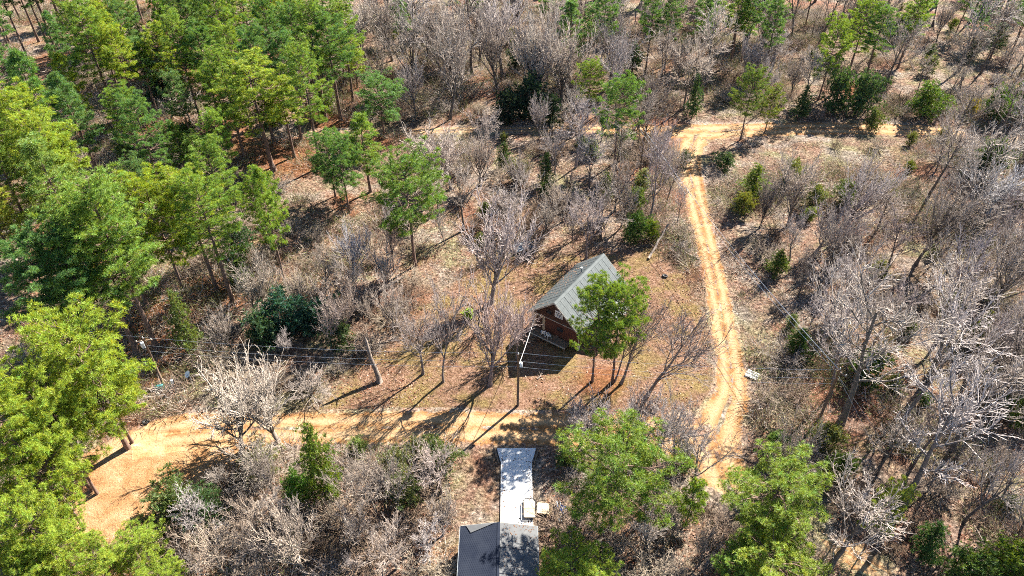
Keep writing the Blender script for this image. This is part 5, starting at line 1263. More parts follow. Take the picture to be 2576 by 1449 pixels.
YARD = [(-22.57, 56.31), (-19.02, 62.99), (-14.79, 68.63), (-10.68, 74.84), (-6.7, 81.7), (0.12, 84.94), (7.72, 85.89), (12.6, 88.13), (20.8, 87.34), (24.52, 81.7), (25.29, 74.03), (24.78, 65.04), (23.66, 58.45), (18.54, 56.02), (5.17, 56.02), (-13.36, 56.61)]
CLAY = [(-47.39, 49.82), (-43.26, 53.68), (-39.47, 55.72), (-34.5, 56.02), (-28.74, 53.39), (-26.21, 52.27), (-28.88, 49.03), (-32.47, 46.72), (-35.82, 44.28), (-37.19, 40.38), (-42.36, 38.65), (-49.15, 39.72), (-50.92, 44.76)]
FLAT = [(8.65, 72.5, 9.5), (-1, 40, 9), (0.5, 48, 4)]


def inside(P, poly):
    x, y = P[:, 0], P[:, 1]; r = np.zeros(len(P), bool); n = len(poly)
    for i in range(n):
        x0, y0 = poly[i]; x1, y1 = poly[(i + 1) % n]
        c = ((y0 > y) != (y1 > y)) & (x < (x1 - x0) * (y - y0) / (y1 - y0 + 1e-12) + x0)
        r ^= c
    return r


def seg_dist(P, a, b):
    a = np.array(a[:2]); b = np.array(b[:2]); d = b - a
    t = np.clip(((P - a) @ d) / (d @ d), 0, 1)
    return np.hypot(*(P - (a + t[:, None] * d)).T)


def poly_sd(P, poly):
    """signed distance, positive inside"""
    d = np.min([seg_dist(P, poly[i], poly[(i + 1) % len(poly)]) for i in range(len(poly))], 0)
    return np.where(inside(P, poly), d, -d)


def road_gap(P):
    """distance beyond the nearest road edge"""
    d = np.full(len(P), 1e9)
    for name, pts in ROADS:
        for a, b in zip(pts[:-1], pts[1:]):
            d = np.minimum(d, seg_dist(P, a, b) - max(a[2], b[2]))
    return d


def vnoise(P, s, seed):
    rs = np.random.RandomState(seed); g = rs.rand(64, 64)
    q = P / s; i = np.floor(q).astype(int); f = q - i; f = f * f * (3 - 2 * f)
    a = g[i[:, 0] % 64, i[:, 1] % 64]; b = g[(i[:, 0] + 1) % 64, i[:, 1] % 64]
    c = g[i[:, 0] % 64, (i[:, 1] + 1) % 64]; d = g[(i[:, 0] + 1) % 64, (i[:, 1] + 1) % 64]
    return (a * (1 - f[:, 0]) + b * f[:, 0]) * (1 - f[:, 1]) + (c * (1 - f[:, 0]) + d * f[:, 0]) * f[:, 1]


def ground_z(P):
    P = np.atleast_2d(np.asarray(P, float))[:, :2]
    k = np.clip((road_gap(P) - .5) / 1.6, 0, 1); k = k * k * (3 - 2 * k)
    for x, y, r in FLAT:
        q = np.clip((np.hypot(P[:, 0] - x, P[:, 1] - y) - r) / 4, 0, 1); k = k * q
    q = np.clip(-poly_sd(P, CLAY) / 3, 0, 1); k = k * q
    y = np.clip(-poly_sd(P, YARD) / 4 + .3, .3, 1)
    h = vnoise(P, 9., 3) * .45 + vnoise(P, 3.1, 4) * .28 + vnoise(P, 1.2, 5) * .12 - .12
    far = np.clip((np.hypot(P[:, 0], P[:, 1]) - 240) / 200, 0, 1)
    return h * k * y * (1 - far)


def axis(lo, hi, step, end):
    a = list(np.arange(lo, hi + 1e-6, step)); s = step
    while a[-1] < end: s *= 1.35; a.append(a[-1] + s)
    s = step
    while a[0] > -end: s *= 1.35; a.insert(0, a[0] - s)
    return np.array(a)


gx = axis(-125, 125, .65, 1800); gy = axis(26, 190, .65, 1800)
X, Y = np.meshgrid(gx, gy, indexing='ij')
GP = np.stack([X.ravel(), Y.ravel()], 1)
GZ = ground_z(GP)
tone = np.zeros((len(GP), 3), np.float32)
tone[:, 0] = np.clip(poly_sd(GP, YARD) / 5 + .5, 0, 1)
tone[:, 1] = np.clip(poly_sd(GP, CLAY) / 3 + .5, 0, 1)
for p_ in PLANTS:
    if NAMES[p_[0]] == 'pine_tree':
        sel = np.where((np.abs(GP[:, 0] - p_[2]) < 9) & (np.abs(GP[:, 1] - p_[3]) < 9))[0]
        tone[sel, 2] += .55 * np.exp(-((GP[sel, 0] - p_[2]) ** 2 + (GP[sel, 1] - p_[3]) ** 2) / (2 * (p_[5] * .75) ** 2))
tone = np.clip(tone, 0, 1); tone[:, 2] *= 1 - tone[:, 1]
ii, jj = np.meshgrid(np.arange(len(gx) - 1), np.arange(len(gy) - 1), indexing='ij')
q0 = (ii * len(gy) + jj).ravel()
quads = np.stack([q0, q0 + len(gy), q0 + len(gy) + 1, q0 + 1], 1)
tag(link('ground', mesh('ground', np.column_stack([GP, GZ]), quads, M['ground'], True, tone)), kind='structure')


def gz(x, y):
    return float(ground_z([(x, y)])[0])


def catmull(pts, step=.8):
    p = np.array([pts[0]] + list(pts) + [pts[-1]], float); out = []
    for i in range(1, len(p) - 2):
        n = max(2, int(np.hypot(*(p[i + 1] - p[i])[:2]) / step))
        for k in range(n):
            t = k / n
            out.append(.5 * (2 * p[i] + (p[i + 1] - p[i - 1]) * t + (2 * p[i - 1] - 5 * p[i] + 4 * p[i + 1] - p[i + 2]) * t * t + (3 * p[i] - p[i - 1] - 3 * p[i + 1] + p[i + 2]) * t ** 3))
    out.append(p[-2]); return np.array(out)


for k, (name, pts) in enumerate(ROADS):
    c = catmull(pts); d = np.gradient(c[:, :2], axis=0); d /= np.linalg.norm(d, axis=1)[:, None]
    nrm = np.stack([d[:, 1], -d[:, 0]], 1); m = 11; v = []; cc = []
    s_len = np.concatenate([[0], np.cumsum(np.hypot(*np.diff(c[:, :2], axis=0).T))])
    endf = np.clip(np.minimum(s_len, s_len[-1] - s_len) / 4, 0, 1)
    for i in range(len(c)):
        for j in range(m):
            s = j / (m - 1); q = c[i, :2] + nrm[i] * (s - .5) * 2 * (c[i, 2] + .4)
            rise = .03 * (1 - (2 * s - 1) ** 2) - .02 * math.exp(-((abs(s - .5) - .2) / .06) ** 2) * (0 < j < m - 1)
            v.append((q[0], q[1], .006 + .004 * k + max(0, rise))); cc.append((s, endf[i] * c[i, 3], 0))
    cc = np.array(cc); cc[:, 2] = np.clip(poly_sd(np.array(v)[:, :2], CLAY) / 3 + .5, 0, 1)
    a = np.arange(len(c) - 1)[:, None] * m + np.arange(m - 1)[None]; a = a.ravel()
    tag(link(name, mesh(name, v, np.stack([a, a + 1, a + m + 1, a + m], 1), M['road'], True, np.array(cc))), kind='structure')

# ------------------------------------------------------------------ plant prototypes
UP = np.array([0, 0, 1.])


def unit(v):
    return v / (np.linalg.norm(v, axis=-1, keepdims=True) + 1e-9)


class Tubes:
    """many tapered limbs as one vertex/quads array"""
    def __init__(s): s.v = []; s.f = []; s.n = 0

    def add(s, p, r, k):
        p = np.asarray(p, float); r = np.asarray(r, float)
        d = unit(np.gradient(p, axis=0))
        ref = np.where(np.abs(d[:, 2:3]) < .9, UP, np.array([1., 0, 0]))
        a = unit(np.cross(d, ref)); b = np.cross(d, a)
        t = np.arange(k) * 2 * np.pi / k
        ring = p[:, None] + (a[:, None] * np.cos(t)[None, :, None] + b[:, None] * np.sin(t)[None, :, None]) * r[:, None, None]
        s.v.append(ring.reshape(-1, 3))
        i = np.arange(len(p) - 1)[:, None] * k; j = np.arange(k)[None]; q = (j + 1) % k
        s.f.append(np.stack([i + j, i + q, i + k + q, i + k + j], -1).reshape(-1, 4) + s.n)
        s.n += len(p) * k

    def mesh(s, name, mat):
        return mesh(name, np.concatenate(s.v), np.concatenate(s.f), mat, True)


def tufts_mesh(name, pos, dirs, rs, n=18, length=.42, width=.05, spread=1.25, tone_lo=.72, tone_hi=1.25, mat=None, warm=.12):
    """sprays of narrow needle blades, one triangle each"""
    N = len(pos)
    az = rs.rand(N, n) * 2 * np.pi; th = np.sqrt(rs.rand(N, n)) * spread
    d = unit(dirs); ref = np.where(np.abs(d[:, 2:3]) < .9, UP, np.array([1., 0, 0]))
    a = unit(np.cross(d, ref)); b = np.cross(d, a)
    nd_ = d[:, None] * np.cos(th)[..., None] + (a[:, None] * np.cos(az)[..., None] + b[:, None] * np.sin(az)[..., None]) * np.sin(th)[..., None]
    L = length * (.6 + .7 * rs.rand(N, n))[..., None]
    base = pos[:, None] + nd_ * L * .12
    tip = pos[:, None] + nd_ * L
    side = unit(np.cross(nd_, unit(rs.randn(N, n, 3)))) * width * (.7 + .6 * rs.rand(N, n))[..., None]
    v = np.stack([base + side * .6, tip + side * .35, tip - side * .35 , base - side * .6], 2).reshape(-1, 3)
    f = np.arange(len(v)).reshape(-1, 4)
    c = tone_lo + (tone_hi - tone_lo) * rs.rand(N, 1, 1) + .12 * rs.randn(N, n, 1)
    wv = warm * rs.randn(N, 1, 1)
    c = np.clip(np.concatenate([c * (1 + wv), c, c * (1 - wv)], 2), .2, 2)
    return mesh(name, v, f, mat, False, np.repeat(c.reshape(-1, 3), 4, 0))


def make_pine(seed, h, r, start, shape, nb=55, n=17, dens=1.0, size=.42):
    rs = np.random.RandomState(seed); T = Tubes()
    zz = np.linspace(0, h, 12); wob = np.cumsum(rs.randn(12, 2), 0) * h * .0022
    path = np.column_stack([wob - wob[0], zz])
    r0 = h * .0115 + .04
    rad = r0 * (1 - (zz / h) ** 1.1 * .93); rad[0] *= 1.35
    T.add(path, rad, 8)
    at = lambda z: np.array([np.interp(z, zz, path[:, 0]), np.interp(z, zz, path[:, 1]), z])
    pos = []; dr = []

    def puff(c, v):                               # one dense ball of needle sprays at a branchlet's end
        k = 7; sz = (.30 + .20 * rs.rand()) * size / .42
        o = unit(rs.randn(k, 3)) * sz * np.sqrt(rs.rand(k, 1)) * np.array([1.15, 1.15, .6])
        for q in o: pos.append(c + q); dr.append(v * .35 + UP * .75 + q / sz * .9)

    for i in range(nb):
        t = (i + rs.rand()) / nb
        z = h * (start + (.985 - start) * t ** .9)
        az = i * 2.39996 + rs.randn() * .35
        if shape == 'cone': L = r * (1 - t) ** .65 * (.55 + .45 * min(1, t * 5)) + .5
        elif shape == 'round': L = r * math.sqrt(max(.05, 1 - ((t - .42) / .62) ** 2))
        else: L = r * (.35 + .65 * math.sin(math.pi * min(1, .18 + t * .78)))   # 'oval'
        L *= .45 + .75 * rs.rand()
        el = math.radians(-8 + 58 * t ** 1.3 + rs.randn() * 9)
        dirh = np.array([math.cos(az), math.sin(az), 0])
        m = 6; s = np.linspace(0, 1, m)
        bend = .16 * L
        bp = at(z) + np.outer(s * L * math.cos(el), dirh) + np.outer(s * L * math.sin(el) + bend * s ** 2.2 - .07 * L * np.sin(s * np.pi), UP)
        bp[1:] += rs.randn(m - 1, 3) * L * .02
        br = (.018 + .016 * L) * (1 - s * .8)
        T.add(bp, br, 4)
        nt_ = max(2, int(L * 1.9 * dens))
        for k in range(nt_):
            q = .28 + .72 * (k + rs.rand()) / nt_
            p0 = np.array([np.interp(q, s, bp[:, c]) for c in range(3)])
            sd = 1 if k % 2 else -1
            lat = np.array([-dirh[1], dirh[0], 0]) * sd
            sl = (.22 + .30 * L * (1.05 - q)) * (.6 + .7 * rs.rand())
            v = unit(lat * .9 + dirh * .65 + UP * (.25 + .35 * rs.rand()))
            e = p0 + v * sl
            T.add(np.stack([p0, (p0 + e) / 2 + UP * .03, e]), [.018, .014, .010], 3)
            puff(e, v)
        puff(bp[-1], dirh)
    for i in range(int(6)):                       # dead stubs below the crown
        z = h * start * (.45 + .5 * rs.rand()); az = rs.rand() * 6.28; L = .5 + rs.rand() * 1.2
        e = at(z) + np.array([math.cos(az), math.sin(az), .1]) * L
        T.add(np.stack([at(z), e]), [.03, .012], 3)
    for i in range(4): puff(at(h * (.95 + .05 * i / 3)), UP)
    tm = T.mesh('pine_trunk', M['bark'])
    cm = tufts_mesh('pine_crown', np.array(pos), np.array(dr), rs, n=n, length=size * .78, width=.028, spread=1.5, mat=M['needle'])
    pz = np.array(pos); return tm, cm, pz[:, 2].max() + .25, np.percentile(np.hypot(pz[:, 0], pz[:, 1]), 97)


def make_cedar(seed, h, r, shape):
    rs = np.random.RandomState(seed); T = Tubes(); pos = []; dr = []
    zz = np.linspace(0, h * .95, 7); path = np.column_stack([np.cumsum(rs.randn(7, 2), 0) * .04, zz]); path[0, :2] = 0
    T.add(path, (.05 + .014 * h) * (1 - zz / h * .9), 6)
    nb = int(34 + 9 * h)
    for i in range(nb):
        t = (i + rs.rand()) / nb; z = h * (.06 + .92 * t); az = rs.rand() * 6.283
        lob = 1 + .42 * math.sin(az * 3 + seed + t * 5) * math.cos(az * 2 - seed * 2)
        if shape == 'cone': L = r * (1 - t) ** .75 * lob + .15
        else: L = r * math.sqrt(max(.04, 1 - ((t - .38) / .64) ** 2)) * lob
        L *= .5 + .7 * rs.rand()
        d = unit(np.array([math.cos(az), math.sin(az), .25 + .5 * t + .2 * rs.randn()]))
        p0 = np.array([0, 0, z]); e = p0 + d * L
        T.add(np.stack([p0, (p0 + e) / 2, e]), [.03, .02, .008], 3)
        for g in range(max(2, int(L / .16))):
            q = .3 + .7 * rs.rand()
            pos.append(p0 + d * L * q + rs.randn(3) * (.10 + .10 * L * (1 - q) + .06 * r)); dr.append(d * .6 + UP * .6 + rs.randn(3) * .35)
    tm = T.mesh('cedar_trunk', M['bark'])
    cm = tufts_mesh('cedar_crown', np.array(pos), np.array(dr), rs, n=13, length=.30, width=.045, spread=1.3, mat=M['leaf'], warm=.08)
    return tm, cm, h, r


def make_bare(seed, h, style):
    """leafless tree: trunk and limbs in one mesh, branches and twigs in another"""
    rs = np.random.RandomState(seed); T = Tubes(); C = Tubes()
    P = dict(
        oak=dict(kids=(8, 6, 5, 4), ratio=(.62, .52, .52, .55), wob=(.08, .12, .14, .15, .16), split=(.30, 1.0), trunk=.58, ang=(44, 40, 36, 34), up=.06, taper=.70),
        vase=dict(kids=(12, 7, 6, 3), ratio=(.95, .42, .48, .55), wob=(.05, .07, .09, .11, .13), split=(.30, 1.0), trunk=.42, ang=(32, 30, 28, 30), up=.10, taper=.55),
        slim=dict(kids=(10, 5, 5, 3), ratio=(.30, .55, .55, .55), wob=(.04, .11, .13, .15, .16), split=(.42, .98), trunk=.94, ang=(46, 40, 36, 34), up=.08, taper=.85),
        shrub=dict(kids=(13, 7, 5, 2), ratio=(3.2, .45, .5, .5), wob=(.1, .12, .14, .16, .18), split=(.1, 1.0), trunk=.2, ang=(42, 42, 40, 40), up=.02, taper=.5),
    )[style]

    def grow(p, d, L, r, lv):
        steps = (7, 6, 5, 4, 3)[lv]; rn = rs.randn(steps, 3) * P['wob'][lv]; up = P['up'] * (lv > 0)
        pts = [p]; q = p; dd = d
        for i in range(steps):
            dd = dd + rn[i]; dd[2] += up; dd = dd / math.sqrt(dd[0] ** 2 + dd[1] ** 2 + dd[2] ** 2); q = q + dd * (L / steps); pts.append(q)
        s = np.arange(steps + 1) / steps
        end = P['taper'] if lv == 0 else .75
        rad = np.maximum(r * (1 - s * end), (.08, .055, .036, .023, .016)[lv] * thick)
        if lv == 0: rad[0] *= 1.4
        (T if lv < 2 else C).add(np.array(pts), rad, (8, 5, 4, 3, 3)[lv])
        if lv == 4: return
        lo, hi = P['split'] if lv == 0 else (.22, 1.0)
        nk = P['kids'][lv]
        for j in range(nk):
            t = lo + (hi - lo) * (j + rs.rand()) / nk
            i = min(steps - 1, int(t * steps)); fr = t * steps - i
            p0 = pts[i] + (pts[i + 1] - pts[i]) * fr; ax = pts[i + 1] - pts[i]; ax = ax / math.sqrt(ax @ ax)
            az = j * 2.4 + rs.rand() * 1.2
            a = np.array((-ax[1], ax[0], 0.)) if abs(ax[2]) < .95 else np.array((0., -ax[2], ax[1]))
            a = a / math.sqrt(a @ a); b = np.array((ax[1] * a[2] - ax[2] * a[1], ax[2] * a[0] - ax[0] * a[2], ax[0] * a[1] - ax[1] * a[0]))
            an = math.radians(P['ang'][lv] * (.7 + .6 * rs.rand()))
            nd_ = ax * math.cos(an) + (a * math.cos(az) + b * math.sin(az)) * math.sin(an)
            Lk = L * P['ratio'][lv] * (.6 + .7 * rs.rand()) * (1.15 - .45 * (t - lo) / (hi - lo + 1e-6))
            grow(p0, nd_, Lk, rad[i] * (.60 if lv == 0 else .58), lv + 1)
        if 0 < lv < 3: grow(pts[-1], dd, L * .5, rad[-1], lv + 1)

    thick = .6 if style == 'shrub' else 1.
    grow(np.zeros(3), unit(np.array([rs.randn() * .04, rs.randn() * .04, 1.])), h * P['trunk'], (.016 * h + .03) * (.95 if style == 'slim' else .6 if style == 'shrub' else 1), 0)
    av = np.concatenate(C.v); top = np.percentile(av[:, 2], 99.5); rr = np.percentile(np.hypot(av[:, 0], av[:, 1]), 88)
    return T.mesh('bare_trunk', M['bark']), C.mesh('bare_twigs', M['bark']), top, rr


PROTO = {}
PROTO['tall'] = [make_pine(10 + i, 24, 4.6, .42 + .05 * i, 'oval', nb=62, dens=1.0) for i in range(3)]
PROTO['slim'] = [make_pine(20 + i, 18, 3.0, .30 + .06 * i, 'cone', nb=52, dens=1.1) for i in range(2)]
PROTO['round'] = [make_pine(30 + i, 17, 5.2, .36 + .05 * i, 'round', nb=60, dens=.95) for i in range(3)]
PROTO['sapling'] = [make_pine(40 + i, 6, 1.8, .18, 'cone', nb=30, dens=1.4, size=.34) for i in range(2)]
PROTO['cedar'] = [make_cedar(50 + i, 7, 2.2, 'cone') for i in range(2)]
PROTO['bush'] = [make_cedar(60 + i, 4, 2.4, 'round') for i in range(3)]
PROTO['oak'] = [make_bare(70 + i, 14, 'oak') for i in range(3)]
PROTO['vase'] = [make_bare(80 + i, 13, 'vase') for i in range(2)]
PROTO['pole'] = [make_bare(90 + i, 14, 'slim') for i in range(3)]
PROTO['shrub'] = [make_bare(100 + i, 4, 'shrub') for i in range(2)]
if 0:
    for k_, v_ in PROTO.items(): print('PROTO', k_, [(len(a.polygons), len(b.polygons), round(h, 1), round(r, 1)) for a, b, h, r in v_])

PXY = np.array([(p[2], p[3]) for p in PLANTS]); PZ = ground_z(PXY)
for p, z in zip(PLANTS, PZ):
    kind, var, x, y, h, r, turn, lx, ly, tc, cc, label = p
    a, b, ph, pr = PROTO[kind][var % len(PROTO[kind])]
    name = NAMES[kind]
    e = thing(name, label, CATS[name], (x, y, float(z) - .06), group=GROUPS[name])
    q = random.Random(int(x * 37 + y * 91)).uniform(.84, 1.2); e.scale = (r / pr * q, r / pr / q, h / ph)
    e.rotation_euler = (math.atan(-ly), math.atan(lx), turn) if (lx or ly) else (0, 0, turn)
    if lx or ly: e.rotation_euler = (Matrix.Rotation(math.atan(math.hypot(lx, ly)), 3, Vector((-ly, lx, 0))) @ Matrix.Rotation(turn, 3, 'Z')).to_euler()
    t = link('trunk', a, e); t.color = (*tc, 1)  # bare trunks: darker copy of the twig colour, painting in backlit shade
    c = link('crown', b, e); c.color = (*cc, 1)

# ------------------------------------------------------------------ dry brush and grass (uncountable)
rs = np.random.RandomState(7)


def cull(P, pad):
    """keep only what the frame and a margin round it can see, off the roads and hard things"""
    c, s = math.cos(R(40)), math.sin(R(40)); dep = P[:, 1] * c + 66 * s; up = P[:, 1] * s - 66 * c
    k = (np.abs(P[:, 0] / dep) < .80) & (np.abs(up / dep) < .46)
    k &= road_gap(P) > pad + 1.3 * np.clip((P[:, 1] - 95) / 30, 0, 1)
    k &= poly_sd(P, CLAY) < -.3
    for x0, y0, x1, y1 in HARD: k &= ~((P[:, 0] > x0) & (P[:, 0] < x1) & (P[:, 1] > y0) & (P[:, 1] < y1))
    q = (P - np.array([5.15, 67.53])); th = R(54.8)
    al = q[:, 0] * math.cos(th) + q[:, 1] * math.sin(th); ac = q[:, 0] * math.sin(th) - q[:, 1] * math.cos(th)
    k &= ~((al > -2.6) & (al < 12.6) & (np.abs(ac) < 4.7))
    return P[k]


HARD = [(-5.6, 26, 3.2, 51.4)]


def spikes(P, n, hgt, spread, width, cols, jit, rs, up=.6, curl=0.):
    N = len(P); z = ground_z(P)
    size = .6 + .9 * rs.rand(N, 1, 1)
    off = rs.randn(N, n, 2) * spread * size
    base = np.concatenate([P[:, None] + off, np.repeat(z[:, None, None], n, 1) - .02], 2)
    d = np.concatenate([off / spread * .55 + rs.randn(N, n, 2) * .45, up + .5 * rs.rand(N, n, 1)], 2)
    d = unit(d); L = hgt * size * (.45 + .8 * rs.rand(N, n, 1))
    lift = np.concatenate([np.zeros((N, n, 2)), rs.rand(N, n, 1) * hgt * size * .7 * (curl > 0)], 2)
    base = base + lift
    tip = base + d * L
    side = unit(np.cross(d, rs.randn(N, n, 3))) * width
    v = np.stack([base + side, tip, base - side], 2).reshape(-1, 3)
    ci = rs.randint(0, len(cols), N); c = np.array(cols)[ci][:, None] * (.65 + .7 * rs.rand(N, n, 1)) * (.85 + .3 * rs.rand(N, 1, 1))
    return v, np.arange(len(v)).reshape(-1, 3), np.repeat(c.reshape(-1, 3), 3, 0)


def scatter(n, x0, x1, y0, y1):
    return np.column_stack([x0 + (x1 - x0) * rs.rand(n), y0 + (y1 - y0) * rs.rand(n)])


P = cull(scatter(30000, -130, 130, 32, 190), .5)
dens = vnoise(P, 13, 9) * .6 + vnoise(P, 4, 10) * .4
P = P[(dens > .53) & (poly_sd(P, YARD) < -1) & (rs.rand(len(P)) < np.clip(1.6 - P[:, 1] / 260, .6, 1))]
cols = [(.33, .26, .20), (.40, .33, .28), (.22, .14, .095), (.42, .35, .25), (.15, .09, .06), (.32, .285, .27), (.20, .22, .09), (.31, .21, .155), (.46, .40, .35), (.13, .15, .055), (.17, .19, .07)]
v1, f1, c1 = spikes(P, 46, 1.2, .75, .026, cols, .2, rs, .55, 1)
P = cull(scatter(26000, -130, 130, 32, 190), .3)
P = P[(poly_sd(P, YARD) < -.5) & (vnoise(P, 5, 33) > .42) & (rs.rand(len(P)) < np.clip(1.5 - P[:, 1] / 200, .3, 1))]
v2, f2, c2 = spikes(P, 16, .55, .35, .022, cols, .2, rs, .5, 0)
tag(link('dry_brush', mesh('dry_brush', np.concatenate([v1, v2]), np.concatenate([f1, f2 + len(v1)]), M['brush'], False, np.concatenate([c1, c2]))), 'low tangle of dry brown and grey brush on the forest floor', 'brush', kind='stuff')

P = cull(scatter(150000, -40, 30, 50, 95), .15)
P = P[(poly_sd(P, YARD) > -2.5) & (vnoise(P, 2.5, 12) > .30)]
P = P[rs.rand(len(P)) < .55]
v, f, c = spikes(P, 5, .17, .12, .014, [(.32, .24, .10), (.28, .21, .09), (.22, .19, .07), (.34, .23, .14), (.26, .16, .10)], .2, rs, .8)
tag(link('yard_grass', mesh('yard_grass', v, f, M['grass'], False, c)), 'short dry tan grass growing over the cabin yard', 'grass', kind='stuff')

# fallen leaves on the forest floor
P = cull(scatter(240000, -110, 110, 34, 170), .2)
P = P[(vnoise(P, 6, 21) + .35 * rs.rand(len(P)) > .5) & (rs.rand(len(P)) < np.clip(1.4 - P[:, 1] / 130, .15, 1))]
N = len(P); a = rs.rand(N) * 6.283; s = .07 + .10 * rs.rand(N); z = ground_z(P) + .02 + .05 * rs.rand(N)
ca, sa = np.cos(a) * s, np.sin(a) * s; tl = (rs.rand(N, 2) - .5) * s[:, None] * 1.3
v = np.stack([np.column_stack([P[:, 0] + ca, P[:, 1] + sa, z + tl[:, 0]]), np.column_stack([P[:, 0] - sa * .6, P[:, 1] + ca * .6, z + tl[:, 1]]),
              np.column_stack([P[:, 0] - ca, P[:, 1] - sa, z - tl[:, 0] * .4]), np.column_stack([P[:, 0] + sa * .6, P[:, 1] - ca * .6, z - tl[:, 1] * .4])], 1).reshape(-1, 3)
lc = np.array([(.25, .12, .075), (.33, .21, .15), (.18, .075, .045), (.40, .30, .24), (.30, .18, .13)])[rs.randint(0, 5, N)] * (.7 + .6 * rs.rand(N, 1))
tag(link('fallen_leaves', mesh('fallen_leaves', v, np.arange(4 * N).reshape(-1, 4), M['grass'], False, np.repeat(lc, 4, 0))), 'brown fallen leaves strewn over the forest floor', 'leaves', kind='stuff')

# ------------------------------------------------------------------ materials of built things
M['roof'] = surf('green_grey_metal', (.062, .074, .075), (.125, .14, .142), .7, .6, .3, metal=.1)
M['siding'] = surf('red_brown_siding', (.065, .024, .017), (.10, .038, .025), 3, .8)
M['siding_dark'] = surf('dark_brown_siding', (.045, .022, .016), (.07, .034, .025), 3, .8)
M['tan'] = surf('tan_panel', (.34, .27, .18), (.42, .34, .24), 3, .8)
M['trim'] = surf('pale_trim', (.26, .25, .22), (.38, .36, .33), 4, .7)
M['white'] = surf('white_paint', (.70, .70, .68), (.80, .80, .78), 5, .5)
M['glass'] = surf('dark_glass', (.02, .025, .03), (.035, .04, .045), 2, .08, .6)
M['wood'] = surf('weathered_wood', (.10, .07, .05), (.19, .145, .105), 6, .9, b=.01, bscale=30)
M['pole'] = surf('creosote_pole', (.10, .065, .045), (.20, .14, .10), 8, .85, b=.01, bscale=25)
M['metal'] = surf('galvanised_metal', (.16, .18, .20), (.30, .32, .33), 3, .5, .4, metal=.3)
M['concrete'] = surf('pale_concrete', (.52, .52, .51), (.62, .62, .61), 1.6, .9, .2, b=.01, bscale=12)
M['slate'] = surf('slate_blue_tiles', (.012, .016, .028), (.024, .029, .042), .8, .9, .08)
M['greyroof'] = surf('light_grey_roofing', (.075, .078, .082), (.11, .113, .117), 1.3, .75, .3)
M['wire'] = surf('bare_wire', (.55, .55, .55), (.65, .65, .65), 3, .5, .4)
M['ply'] = surf('pale_plywood', (.36, .29, .19), (.46, .38, .26), 2.5, .8)
M['black'] = surf('black_rubber', (.012, .012, .013), (.03, .03, .03), 5, .7)
M['blue'] = surf('blue_plastic', (.02, .08, .32), (.04, .13, .45), 3, .4, .4)
M['teal'] = surf('teal_plastic', (.02, .13, .14), (.04, .2, .2), 3, .45, .4)
M['dish'] = surf('pale_dish', (.60, .66, .70), (.68, .74, .78), 3, .5)
M['dead'] = surf('dead_wood', (.10, .075, .06), (.30, .25, .21), 2.2, .9, b=.03, bscale=10)
M['litter'] = surf('dry_leaves', (.10, .05, .03), (.22, .13, .08), 8, .9)
M['mistletoe'] = leaf_mat('mistletoe', trans=.4)

# ------------------------------------------------------------------ cabin
cab = thing('cabin', 'brown wooden gable cabin with a pale green metal roof, in the middle of the yard', 'cabin', (5.15, 67.53, 0), R(54.8))
L, W, ZE, ZR, WX, WY, ZB = 12.1, 3.95, 3.42, 6.95, .55, 3.5, 1.1      # roof length, half width, eave, ridge, wall setback, wall half width, floor
slope = math.hypot(W, ZR - ZE); pitch = math.atan2(ZR - ZE, W)
zw = lambda y: ZR - (ZR - ZE) * abs(y) / W - .10                       # roof underside
for nm, x0, x1 in (('back_wall', L - .75, L - .6),):
    MB().add([(x, y, z) for x in (x0, x1) for y, z in ((-WY, ZB), (WY, ZB), (WY, zw(WY)), (0, zw(0)), (-WY, zw(WY)))],
             [(0, 1, 2, 3, 4), (9, 8, 7, 6, 5), (0, 5, 6, 1), (1, 6, 7, 2), (2, 7, 8, 3), (3, 8, 9, 4), (4, 9, 5, 0)]).build(nm, M['siding_dark'], cab)
MB().box((WX + .15, WY - .15, ZB), (L - .75, WY, zw(WY))).build('side_wall', M['siding'], cab)
MB().box((WX + .15, -WY, ZB), (L - .75, -WY + .15, zw(WY))).build('side_wall', M['siding'], cab)
ZT = 3.40
# front: lower siding as boards, upper gable boards, tan panel at the left end
nb = 8
for i in range(nb):
    z0 = ZB + (ZT - ZB) * i / nb; z1 = ZB + (ZT - ZB) * (i + 1) / nb - .012
    MB().add([(WX + .012, -WY, z0), (WX + .012, 1.55, z0), (WX + .15, 1.55, z0), (WX + .15, -WY, z0), (WX + .03, -WY, z1), (WX + .03, 1.55, z1), (WX + .15, 1.55, z1), (WX + .15, -WY, z1)],
             [(0, 3, 2, 1), (4, 5, 6, 7), (0, 1, 5, 4), (1, 2, 6, 5), (2, 3, 7, 6), (3, 0, 4, 7)]).build('siding_board', M['siding'], cab)
MB().box((WX, 1.55, ZB), (WX + .15, WY, ZT)).build('tan_panel', M['tan'], cab)
nb = 10
for i in range(nb):
    z0 = ZT + .10 + (zw(0) - ZT - .10) * i / nb; z1 = ZT + .10 + (zw(0) - ZT - .10) * (i + 1) / nb - .012
    hw0 = min(WY, (ZR - .10 - z0) * W / (ZR - ZE)); hw1 = min(WY, (ZR - .10 - z1) * W / (ZR - ZE))
    if hw1 < .08: hw1 = .01
    MB().add([(WX + .012, -hw0, z0), (WX + .012, hw0, z0), (WX + .15, hw0, z0), (WX + .15, -hw0, z0), (WX + .03, -hw1, z1), (WX + .03, hw1, z1), (WX + .15, hw1, z1), (WX + .15, -hw1, z1)],
             [(0, 3, 2, 1), (4, 5, 6, 7), (0, 1, 5, 4), (1, 2, 6, 5), (2, 3, 7, 6), (3, 0, 4, 7)]).build('gable_board', M['siding_dark'], cab)
MB().box((WX - .03, -WY - .02, ZT), (WX + .15, WY + .02, ZT + .10)).build('trim_board', M['trim'], cab)
